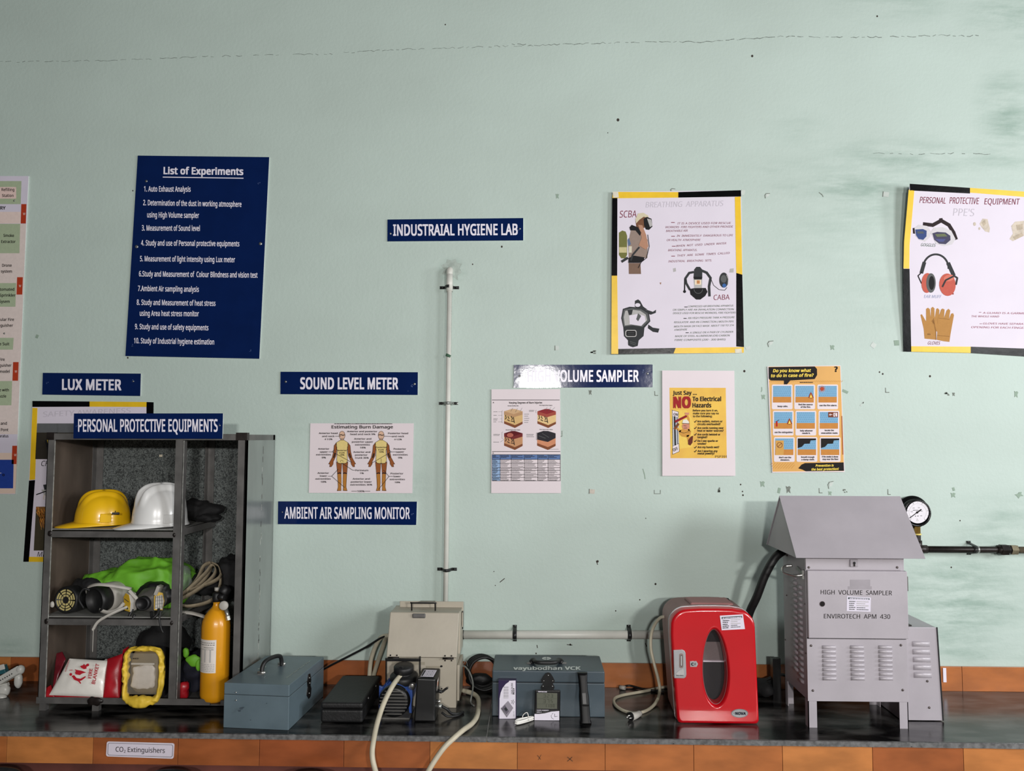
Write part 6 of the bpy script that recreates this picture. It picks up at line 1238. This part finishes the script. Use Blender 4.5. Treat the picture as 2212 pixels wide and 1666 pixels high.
# slim black device
t = thing('handheld_meter', 'slim upright black handheld device leaning on the carry case', 'meter', (.190, -.41, 0))
m = MB(); prof = [(0, .0205, .012), (.004, .0205, .012), (.010, .0175, .012), (.05, .0175, .012), (.085, .0175, .012), (.105, .0150, .011), (.135, .0155, .010), (.152, .0170, .010), (.161, .0180, .009)]
V = []
for z, w, d in prof:
    y = -.425+z*.28; x = .191-.008*(z/.16)
    for i in range(20): a_ = 2*math.pi*i/20; V.append((x+w*math.copysign(abs(math.cos(a_))**.6, math.cos(a_)), y+d*math.copysign(abs(math.sin(a_))**.6, math.sin(a_)), z+.001))
n_ = len(prof); HM = mat('meter_black', (10, 10, 11), .42, var=.3, scale=30, spec=.2); m.add(V, [(k*20+i, k*20+(i+1) % 20, (k+1)*20+(i+1) % 20, (k+1)*20+i) for k in range(n_-1) for i in range(20)], HM, True); m.add(V, [tuple(range(20))[::-1], tuple(range((n_-1)*20, n_*20))], HM); m.build('body', t)
m = MB(); m.box(.178, .202, -.4265, -.41, .058, .062, BLKM); m.bar((.188, -.424, .066), (.186, -.413, .10), .012, .004, BLKM, upv=(0, -1, 0)); m.build('slider', t)

# red mini fridge
REDF = mat('red_gloss_plastic', (186, 8, 22), .28, var=.05, scale=5, coat=.5, bump=.03, bscale=14); SIL = mat('silver_plastic', (172, 172, 174), .35, metal=.4, var=.05, scale=30); BODY = mat('dusty_pink_plastic', (150, 102, 100), .5, var=.06, scale=10)
t = thing('mini_fridge', 'red mini fridge with an oval window in its door', 'fridge', (.655, -.30, 0))
FL_, FR_, TL_, TR_ = (.512, .006), (.797, .001), (.492, .352), (.787, .350)
def fdoor(k=0.0, top=.400):
    """outline of the door front, (x, z), rounded upper corners"""
    P = [(.519+k, .001+k), (.512+k, .010+k)]
    P += [(.512-.020*i/6+k, .008+.30*i/6) for i in range(1, 7)]
    for i in range(1, 8): w = math.radians(180-90*i/7); P.append((.552+(.060-k)*math.cos(w), .335+(.060-k)*math.sin(w)))
    P += [(.60, .398-k), (.66, .3985-k), (.71, .3975-k)]
    for i in range(0, 8): w = math.radians(90-90*i/7); P.append((.728+(.060-k)*math.cos(w), .336+(.058-k)*math.sin(w)))
    P += [(.788+.009*i/6-k, .33-.32*i/6) for i in range(1, 7)]
    P += [(.790-k, .001+k)]
    return P
ex, ez, eax, ebx = .6475, .194, .0415, .127
def resample(P, n):
    # walk the outline at equal turns about the window's centre so both loops share their points
    out = []
    for i in range(n):
        a_ = 2*math.pi*i/n; dx, dz = eax*math.cos(a_), ebx*math.sin(a_)
        for (x0, z0), (x1, z1) in zip(P, P[1:]+P[:1]):
            sx, sz = x1-x0, z1-z0; det = dx*(-sz)-dz*(-sx)
            if abs(det) < 1e-12: continue
            qx, qz = x0-ex, z0-ez; k = (qx*(-sz)-qz*(-sx))/det; l_ = (dx*qz-dz*qx)/det
            if k > 0 and -1e-9 <= l_ <= 1+1e-9: out.append((ex+dx*k, ez+dz*k)); break
    return out
O = resample(fdoor(), 200); n_ = len(O)
def egg(i, s=1.0, n=n_):
    # window outline sampled along the same directions as the door outline
    x, z = O[i]; a_ = math.atan2((z-ez)/ebx, (x-ex)/eax); c, s_ = math.cos(a_), math.sin(a_)
    w = eax*(1-.12*s_)
    return (ex+w*s*c-.002*s_, ez+ebx*(s if s <= 1 else 1+(s-1)*.5)*s_)
yd = -.418
m = MB(); rings = [[(x, yd+.045, z) for x, z in O], [(x, yd+.006, z) for x, z in O]]
ctr = (.65, .2)
def ins(d): return [(x+(ctr[0]-x)*d/.16, z+(ctr[1]-z)*d/.2) for x, z in O]
rings += [[(x, yd+.001, z) for x, z in ins(.003)], [(x, yd-.001, z) for x, z in ins(.010)], [(egg(i, 1.26)[0], yd-.001, egg(i, 1.26)[1]) for i in range(n_)], [(egg(i, 1.20)[0], yd-.0025, egg(i, 1.20)[1]) for i in range(n_)], [(egg(i, 1.10)[0], yd+.006, egg(i, 1.10)[1]) for i in range(n_)], [(egg(i, 1.0)[0], yd+.016, egg(i, 1.0)[1]) for i in range(n_)], [(egg(i, .97)[0], yd+.045, egg(i, .97)[1]) for i in range(n_)]]
V = [p for r in rings for p in r]
for k in range(len(rings)-1):
    m.add(V, [(k*n_+i, k*n_+(i+1) % n_, (k+1)*n_+(i+1) % n_, (k+1)*n_+i) for i in range(n_)], REDF, k != 3)
door = m.build('door', t)
m = MB(); m.add([(egg(i, 1.0)[0], yd+.018, egg(i, 1.0)[1]) for i in range(n_)], [tuple(range(n_))], mat('smoked_window', (60, 52, 54), .06, alpha=.18, coat=.4)); m.flat = True; m.build('window', door)
m = MB(); m.tube([(egg(i, 1.04)[0], yd+.014, egg(i, 1.04)[1]) for i in range(n_)], .0022, mat('window_gasket', (120, 70, 72), .3, var=.05, scale=30), 8, n=0, closed=True); m.build('window_gasket', door)
m = MB(); rr = []
for k_, y_ in ((0, yd+.046), (1, yd+.046), (1, yd+.052), (0, yd+.052)): rr += [(x+(x-ctr[0])*.008, y_, z+(z-ctr[1])*.010) if k_ else (egg(i, 1.15)[0], y_, egg(i, 1.15)[1]) for i, (x, z) in enumerate(O)]
m.add(rr, [(k_*n_+i, k_*n_+(i+1) % n_, ((k_+1) % 4)*n_+(i+1) % n_, ((k_+1) % 4)*n_+i) for k_ in range(4) for i in range(n_)], SIL); m.build('silver_rim', t)
# body with cavity
m = MB(); OB = [(x+.004*(1 if x < .65 else -1)*0, z) for x, z in O]
fr_ = [(x, yd+.052, z) for x, z in OB]; bk_ = [((x-.65)*.985+.655, -.185, z*.985+.002) for x, z in OB]
m.add(fr_+bk_, [(i, (i+1) % n_, n_+(i+1) % n_, n_+i) for i in range(n_)], BODY, True); m.add(bk_, [tuple(range(n_))], BODY); m.build('body', t)
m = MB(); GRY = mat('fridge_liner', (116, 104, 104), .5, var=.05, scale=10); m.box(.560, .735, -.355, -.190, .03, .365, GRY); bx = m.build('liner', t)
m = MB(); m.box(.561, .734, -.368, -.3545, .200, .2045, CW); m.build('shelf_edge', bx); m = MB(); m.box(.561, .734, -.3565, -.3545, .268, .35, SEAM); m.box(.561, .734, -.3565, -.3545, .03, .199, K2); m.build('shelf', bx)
m = MB(); m.prism([(1482, 1292), (1492, 1291), (1493, 1297), (1560, 1297), (1563, 1291), (1574, 1293), (1578, 1302), (1570, 1303), (1566, 1299), (1494, 1299), (1492, 1301), (1486, 1301)], lambda a, b: hit(a, b, (.65, -.37, .4005), (0, .06, 1)), (0, 0, .0006), SEAM); m.build('handle_recess', t)
m = MB(); m.hexa([(.575, -.34, .394), (.735, -.34, .394), (.735, -.22, .392), (.575, -.22, .392)], [(.580, -.335, .402), (.730, -.335, .402), (.732, -.225, .401), (.578, -.225, .401)], BODY); m.build('top_handle', t, bevel=.006)
A = Art((0, yd-.001, 0), (0, -1, 0), o=(1400, 1250), k=4.503, base=.0)
m = MB(); P = [A.pt(*p) for p in ((244, 694), (330, 690), (352, 700), (362, 722), (370, 930), (364, 956), (346, 968), (252, 966))]; m.prism(list(range(8)), lambda i, _=0: P[i]+Vector((0, -.006, 0)), (0, .02, 0), SIL) if False else m.add([p+Vector((0, -.006, 0)) for p in P]+[p+Vector((0, .02, 0)) for p in P], [tuple(range(8)), tuple(range(8, 16))[::-1]]+[(i, i+8, (i+1) % 8+8, (i+1) % 8) for i in range(8)], SIL); lt = m.build('latch', door, bevel=.0015)
A2 = Art((0, yd-.0072, 0), (0, -1, 0), o=(1400, 1250), k=4.503, base=.0003); b = A2.fresh(); b.rrect(304, 730, 342, 872, 16, mat('latch_slot', (128, 110, 104), .4, var=.1, scale=20), 1); b.rrect(314, 746, 334, 856, 9, K2, 2); b.rrect(318, 752, 330, 850, 5, LG, 3); b.poly([(268, 930), (300, 896), (340, 880), (350, 900), (350, 944), (300, 950)], LG, 1); b.scribble(276, 944, 344, 8, K3, 2, 4); b.build('latch_slot', lt)
A3 = Art((0, yd-.0012, 0), (0, -1, 0), o=(1400, 1250), k=4.503, base=.0012); b = A3.fresh(); b.slab([(408, 806), (470, 804), (486, 832), (472, 860), (410, 860)], SIL, SIL, .004); b.build('keyhole_badge', door); b = A3.fresh(); b.disc(434, 834, 16, K2, 2); b.disc(438, 834, 8, LG, 3); b.poly([(456, 816), (466, 832), (456, 850)], K3, 2); b.build('keyhole', door)
b = A3.fresh(); b.disc(891, 1312, 82, SIL, 1, 43, n=40); b.ring(891, 1312, 78, 4, K3, 2, rb=39); b.text('NOVA', (846, 1326), (950, 1328), 26, ink(24, 26, 40), 3, .03, .1); b.line([(832, 1314), (844, 1306)], 4, K3, 3); b.build('badge', door)
b = A3.fresh(); b.slab([(698, 362), (922, 349), (942, 492), (716, 504)], PAP, PAP, .0005); b.build('asset_sticker', door)
b = A3.fresh(); b.poly([(716, 376), (914, 364), (916, 382), (718, 396)], ink(34, 56, 50), 2); b.scribble(724, 387, 908, 9, PAP, 3, 71, slope=-.06)
for i, y in enumerate((412, 429, 448, 465, 482)): b.scribble(726, y, 790-(i % 3)*8, 8, K2, 2, i, slope=-.05); b.scribble(806, y-8, 900-(i % 2)*30, 7, LG if i < 3 else K3, 2, i+20, slope=-.05)
b.build('sticker_print', door)
m = MB()
for x in (.54, .77):
    for y in (-.40, -.21): m.cyl((x, y, 0), (x, y, .006), .012, RUB)
m.build('foot', t)
t = thing('mains_lead', 'beige power lead looping from the red fridge to a plug on the worktop', 'cord', (.42, -.25, 0))
def z4(a, b): return (980+a/4.316, 1280+b/4.316)
P = [Vector((.520, -.24, .318)), on_y(*z4(1950, 228), -.24), on_y(*z4(1890, 275), -.235), on_y(*z4(1845, 380), -.23), on_y(*z4(1838, 520), -.23), on_y(*z4(1868, 660), -.235), on_y(*z4(1905, 800), -.245), on_y(*z4(1921, 900), -.26), on_top(*z4(1906, 985), .020), on_top(*z4(1860, 1058), .007), on_top(*z4(1780, 1110), .006), on_top(*z4(1680, 1126), .006), on_top(*z4(1590, 1106), .006), on_top(*z4(1520, 1064), .006), on_top(*z4(1494, 1022), .006), on_top(*z4(1508, 985), .006), on_top(*z4(1580, 958), .006), on_top(*z4(1700, 936), .006), on_top(*z4(1800, 918), .006), on_top(*z4(1905, 892), .006), on_top(*z4(2000, 880), .006)]
m = MB(); m.tube(P, .0058, HOSE, 12, n=8); m.build('cord', t)
m = MB(); m.cyl(Vector((.532, -.24, .318)), P[1]+Vector((.008, 0, .001)), .008, RUB); m.build('connector', t)
m = MB(); p = on_top(*z4(1690, 1150), .012); q_ = on_top(*z4(1655, 1158), .013); m.tube([on_top(*z4(1735, 1128), .010), p, q_], lambda s_: .010+.005*s_, FGY, 14); pg = m.build('plug', t)
m = MB(); d = (q_-p).normalized(); sd = Vector((-d.y, d.x, 0)).normalized()
for k in (-.007, .007, 0): m.cyl(q_+sd*k+Vector((0, 0, .005 if k == 0 else -.002)), q_+sd*k+d*.018+Vector((0, 0, .005 if k == 0 else -.002)), .0024, STEEL, seg=12)
m.cyl(q_, q_+d*.003, .0145, RUB); m.build('plug_pin', pg)
m = MB(); m.tube([on_top(*z4(1560, 890), .006), on_top(*z4(1640, 870), .008), on_top(*z4(1780, 905), .006), on_top(*z4(1960, 925), .005)], .0045, CABK, 8); m.cyl(on_top(*z4(1548, 884), .010), on_top(*z4(1600, 892), .010), .008, FGY); tag(m.build('loose_lead'), 'loose black lead with a pale connector behind the looped cord', 'cable')

# high volume sampler
GREY = mat('sampler_grey', (172, 166, 172), .38, var=.05, scale=7, bump=.06, bscale=80, metal=.08); GREYD = mat('sampler_dull', (150, 144, 150), .5, var=.06, scale=20)
t = thing('air_sampler', 'grey high volume sampler on four legs with a gabled roof', 'sampler', (1.13, -.31, 0))
HX0, HX1, HY0, HY1 = .960, 1.303, -.440, -.185
m = MB(); m.box(HX0, HX1, HY0+.003, HY1, .092, .605, GREY); bd = m.build('body', t, bevel=.0015)
m = MB(); m.box(HX0+.001, HX1-.012, HY0-.001, HY0+.004, .540, .604, GREY); m.build('top_strip', t, bevel=.001)
m = MB(); m.box(HX0+.002, HX1+.003, HY0-.014, HY0+.003, .307, .5385, GREY); dr = m.build('door', t, bevel=.0025)
m = MB(); m.box(HX0-.001, HX1+.001, HY0-.002, HY0+.003, .090, .3025, GREY); lp_ = m.build('front_panel', t, bevel=.001)
m = MB(); m.box(HX0+.002, HX1, HY0+.001, HY0+.004, .3025, .3065, SEAM); m.build('seam', t)
for x, y, s_, r_ in ((HX0, HY0, 1, 1), (HX1, HY0, -1, 1), (HX0, HY1, 1, -1), (HX1, HY1, -1, -1)):
    m = MB(); m.box(min(x, x+s_*.030), max(x, x+s_*.030), min(y, y+r_*.003), max(y, y+r_*.003), 0, .095, GREY); m.box(min(x, x+s_*.003), max(x, x+s_*.003), min(y, y+r_*.030), max(y, y+r_*.030), 0, .095, GREY); m.build('leg', t)
# roof: bent sheet with closed gable ends
RX0, RX1, RYF, RYB, RZE, RZR, RYR = .912, 1.352, -.492, -.135, .588, .788, -.312
m = MB(); th_ = .0025
G_ = [(RYF, RZE), (RYR, RZR), (RYB, RZE)]; Gi = [(RYF+.004, RZE-.001), (RYR, RZR-.005), (RYB-.004, RZE-.001)]
V = [(x, y, z) for x in (RX0, RX1+.024*0) for y, z in G_+Gi]
m.add(V, [(0, 1, 7, 6), (1, 2, 8, 7), (3, 9, 10, 4), (4, 10, 11, 5), (0, 6, 9, 3), (2, 5, 11, 8), (0, 3, 4, 1), (1, 4, 5, 2), (6, 7, 10, 9), (7, 8, 11, 10)], GREY)
m.add([(RX0+.003, y, z) for y, z in Gi], [(0, 1, 2)], GREY); m.add([(RX1-.003, y, z) for y, z in Gi], [(0, 1, 2)], GREY); m.build('roof', t)
def screw(p, n=(0, -1, 0), par=t, r=.0042):
    e = MB(); e.lathe([(r, 0), (r, .0015), (r*.5, .003), (0.0003, .003)], p, mat('dark_screw', (92, 84, 82), .4, metal=.5, var=.2, scale=60), n, 12); return e.build('screw', par)
for u, v in ((1747, 1226), (1938, 1226)): screw(on_y(u, v, HY0-.001))
for u, v in ((1752, 1395), (1946, 1394), (1756, 1492), (1950, 1491)): screw(on_y(u, v, HY0-.002), par=lp_)
m = MB(); c = on_y(1844, 1222, HY0-.001); m.box(c.x-.014, c.x+.014, HY0-.007, HY0-.001, c.z-.004, c.z+.022, GREYD); m.cyl((c.x, HY0-.012, c.z+.010), (c.x, HY0-.004, c.z+.010), .004, SEAM); m.box(c.x-.003, c.x+.003, HY0-.010, HY0-.006, c.z-.002, c.z+.014, IRON); m.build('roof_catch', t, bevel=.002)
A = Art((0, HY0-.014, 0), (0, -1, 0), o=(1600, 1050), k=2.8235, base=.0004); b = A.fresh(); b.text('HIGH  VOLUME  SAMPLER', (488, 661), (923, 667), 27, TX, 1, .0); b.text('ENVIROTECH  APM  430', (508, 808), (912, 811), 27, TX, 1, .0); b.build('lettering', dr)
b = A.fresh(); b.disc(498, 720, 18, ink(150, 140, 146), 1); b.build('lock_ring', dr); b = A.fresh(); b.disc(498, 720, 16, TX, 2); b.build('lock', dr)
b = A.fresh(); b.slab([(648, 673), (794, 681), (792, 768), (646, 763)], PAP, PAP, .0003, 1); b.build('asset_sticker', dr); b = A.fresh(); b.poly([(656, 680), (786, 686), (786, 695), (656, 690)], ink(34, 56, 50), 3); b.scribble(664, 686, 780, 5.5, PAP, 4, 72, slope=.045)
for i, y in enumerate((704, 716, 728, 740, 752)): b.scribble(662, y, 700-(i % 3)*5, 5, K3, 3, i, slope=.03); b.scribble(708, y+2, 780-(i % 2)*20, 4.5, LG if i < 3 else K3, 3, i+30, slope=.03)
b.build('sticker_print', dr)
b = A.fresh(); b.rect(668, 572, 790, 612, GREYD, 0); b.rect(655, 612.5, 800, 632, GREYD, 0); b.build('tape_ghost', dr)
def louvre(x0, x1, y, z, par, h=.009, ax='y', mm=GREY):
    """pressed louvre: half-round lip, open below"""
    m = MB(); n_ = 7; V = []
    for x, k in ((x0, 0), (x0+.004, 1), (x1-.004, 1), (x1, 0)):
        for i in range(n_): w = math.pi*.95*i/(n_-1); V.append((x, y-.0075*math.sin(w)*k-.0004, z+h/2*math.cos(w)+(.001 if k else 0)) if ax == 'y' else (y-.0075*math.sin(w)*k-.0004, x, z+h/2*math.cos(w)))
    m.add(V, [(a_*n_+i, a_*n_+i+1, (a_+1)*n_+i+1, (a_+1)*n_+i) for a_ in range(3) for i in range(n_-1)], mm, True); m.flat = True
    o = m.build('louvre', par); return o
for c_, (x0, x1, xs) in enumerate(((496, 578, 2), (667, 749, 3), (839, 921, 3))):
    for i in range(8): y = 984+i*27.3; p0 = on_y(1600+(x0+xs*i/4)/2.8235, 1050+y/2.8235, HY0-.002); p1 = on_y(1600+(x1+xs*i/4+3)/2.8235, 1050+y/2.8235, HY0-.002); louvre(p0.x, p1.x, HY0-.002, p0.z, lp_, .0125)
for y0, z0 in ((-.325, .495), (-.385, .470)):
    for i in range(17): louvre(y0-.018, y0+.018, HX0, z0-i*.0205, bd, .013, 'x')
m = MB(); hp = Vector((HX0-.002, -.405, .525)); m.bar((HX0-.003, -.36, .535), (HX0-.003, -.425, .520), .012, .003, STEEL, upv=(1, 0, 0)); m.tube([(HX0-.004, -.43, .520), (HX0-.030, -.425, .517), (HX0-.058, -.40, .522), (HX0-.064, -.385, .532), (HX0-.050, -.37, .540), (HX0-.024, -.372, .543)], .0048, STEEL, 10); m.box(HX0-.010, HX0-.003, -.434, -.428, .506, .536, STEEL); m.build('side_clamp', t)
for y, z in ((-.24, .57), (-.425, .545), (-.225, .42), (-.43, .43), (-.43, .26), (-.20, .25)): screw((HX0, y, z-.01), (-1, 0, 0), bd, .003)
m = MB(); m.box(HX1+.002, HX1+.007, HY0-.010, HY0+.02, .47, .52, STEEL); m.cyl((HX1+.006, HY0-.004, .475), (HX1+.006, HY0-.004, .515), .003, STEEL); m.box(HX1+.001, HX1+.006, HY0-.006, HY0+.02, .335, .36, STEEL); m.build('door_clip', t)

t = thing('flow_unit', 'narrow grey metal unit with five louvres standing just behind the sampler', 'unit', (1.40, -.25, 0))
UX0, UX1, UY0, UY1 = 1.312, 1.455, -.362, -.135
m = MB(); m.hexa([(UX0, UY0, .002), (1.458, UY0, .002), (1.458, UY1, .002), (UX0, UY1, .002)], [(UX0, UY0, .327), (1.4455, UY0, .327), (1.4455, UY1, .327), (UX0, UY1, .327)], GREY); bd = m.build('body', t, bevel=.002)
m = MB(); m.bar((1.4465, UY0-.001, .328), (1.459, UY0-.001, .003), .004, .003, SEAM); m.build('edge_trim', t)
for i in range(5):
    y = 964+i*47.6; p0 = on_y(1600+(1046+i*2.6)/2.8235, 1050+y/2.8235, UY0); p1 = on_y(1600+(1153+i*3)/2.8235, 1050+y/2.8235, UY0); louvre(p0.x, p1.x, UY0, p0.z, bd, .019)
for a_, b_ in ((1138, 1191), (1150, 1352)): screw(on_y(1600+a_/2.8235, 1050+b_/2.8235, UY0), par=bd)
m = MB(); m.tube([(1.345, -.33, .329), (1.345, -.335, .352), (1.350, -.33, .360), (1.356, -.32, .352), (1.356, -.315, .329)], .004, IRON, 8); m.box(1.338, 1.366, -.345, -.31, .326, .331, IRON); m.build('latch', t)

m = MB(); m.tube([(.965, -.20, .572), (.945, -.215, .568), (.915, -.225, .545), (.88, -.22, .48), (.855, -.20, .40), (.835, -.165, .33), (.825, -.14, .25), (.82, -.11, .12), (.82, -.09, .02)], .0155, RUB, 14); tag(m.build('suction_hose'), 'thick black hose bending down from the sampler behind the red fridge', 'hose')
m = MB(); m.tube([on_y(1640, 1478, -.10), on_y(1655, 1469, -.11), on_y(1672, 1462, -.12), on_y(1690, 1458, -.12), on_y(1712, 1466, -.10)], .0055, CABK, 8); P = on_y(1640, 1478, -.10); m.tube([P, P+Vector((-.03, -.01, -.02)), P+Vector((-.06, -.01, -.035)), Vector((P.x-.09, -.10, .006))], .0055, CABK, 8); tag(m.build('power_cable'), 'black cable passing the skirting between the fridge and the sampler', 'cable')
t_ = MB(); t_.blob((.902, -.105, .035), (.046, .06, .033), BAG, .25, 20, 3, flat_bottom=.001); t_.box(.925, .955, -.15, -.12, 0, .155, BLKM); tag(t_.build('black_stand'), 'black stand and pouch in the dark gap between fridge and sampler', 'stand')
p0 = on_y(2036, 1443, -.013); p1 = on_y(2044, 1474, -.013); m = MB(); m.box(p0.x, p1.x, -.0165, -.0128, p1.z, p0.z, CW); tag(m.build('paper_strip', bevel=.0008), 'short white strip stuck on the skirting tile beside the louvred unit', 'strip')

# pale plastic instrument at the left end
CP = mat('pale_plastic', (206, 206, 200), .35, var=.04, scale=20); TQ = mat('teal_plastic', (40, 92, 100), .35, var=.1, scale=20)
t = thing('plastic_instrument', 'pale plastic instrument with teal end piece beside the cabinet', 'instrument', (-1.95, -.18, 0))
m = MB(); a0 = on_y(-70, 1512, -.20); a1 = on_y(44, 1446, -.20); m.bar(a0, a1, .030, .022, CP, upv=(0, -1, .3)); m.blob(a1+Vector((0, 0, -.002)), (.016, .014, .018), CP, .1, 30, 1); m.build('arm', t, bevel=.003)
m = MB(); m.blob(on_y(40, 1470, -.19), (.016, .014, .030), CP, .1, 30, 2); m.blob(on_y(8, 1492, -.20), (.026, .018, .024), CP, .1, 30, 3); m.bar(on_y(-60, 1500, -.20), on_y(18, 1478, -.20), .014, .012, CP); m.blob(on_y(2, 1506, -.22)+Vector((0, 0, -.002)), (.022, .016, .014), CP, .1, 30, 3, flat_bottom=.001); m.blob(on_y(-60, 1512, -.22), (.05, .04, .03), CP, .1, 20, 5, flat_bottom=.001); m.build('foot', t)
m = MB(); m.bar(on_y(-60, 1470, -.19), on_y(14, 1444, -.19), .022, .03, TQ); m.bar(on_y(-30, 1452, -.2), on_y(10, 1440, -.2), .006, .02, CP); m.build('end_piece', t, bevel=.002)
m = MB()
for i in range(9): p = a0+(a1-a0)*(.55+.042*i)+Vector((0, -.0165, 0)); m.lathe([(.0022, 0), (.0022, .0006), (0, .0008)], p, K1, (0, -1, .2), 8)
m.build('peg_hole', t)
t_ = MB(); t_.blob((-1.885, -.055, .045), (.045, .04, .045), BAG, .2, 20, 9, flat_bottom=.001); tag(t_.build('black_pouch'), 'dark pouch against the skirting behind the pale plastic instrument', 'pouch')

# extinguishers parked under the worktop
EXR = mat('extinguisher_red', (120, 20, 22), .35, var=.1, scale=10)
for x, lab, ho in ((-1.72, 'red extinguisher under the worktop, below the pale plastic instrument', -.07), (-1.24, 'red extinguisher under the worktop, directly below its white CO2 plate', .03), (-.80, 'red extinguisher under the worktop, below the grey-blue toolbox', .05)):
    t = thing('fire_extinguisher', lab, 'extinguisher', (x, -.60, -ZC), group='extinguishers parked under the worktop')
    m = MB(); m.lathe([(.0, 0), (.062, .002), (.065, .012), (.065, .50), (.058, .54), (.035, .58), (.018, .60), (.018, .62), (0, .62)], (x, -.60, -ZC), EXR, (0, 0, 1), 32); m.build('body', t)
    m = MB(); m.cyl((x, -.60, -.185), (x, -.60, -.150), .020, BLKM); m.bar((x-.02, -.60, -.148), (x+.08, -.61, -.135), .022, .010, BLKM, upv=(0, 0, 1)); m.bar((x-.02, -.60, -.165), (x+.075, -.61, -.168), .020, .008, BLKM, upv=(0, 0, 1)); m.build('valve_handle', t)
    m = MB(); m.tube([(x-.02, -.60, -.160), (x-.045+ho, -.615, -.128), (x-.02+ho, -.62, -.112), (x+.05+ho, -.62, -.108), (x+.10+ho, -.62, -.125), (x+.115+ho, -.62, -.20), (x+.09, -.61, -.35), (x+.085, -.61, -.45)], .012, RUB, 10); m.lathe([(.014, 0), (.03, .16), (.028, .16), (.012, .0)], (x+.085, -.61, -.44), RUB, (0, 0, -1), 20); m.build('hose', t)
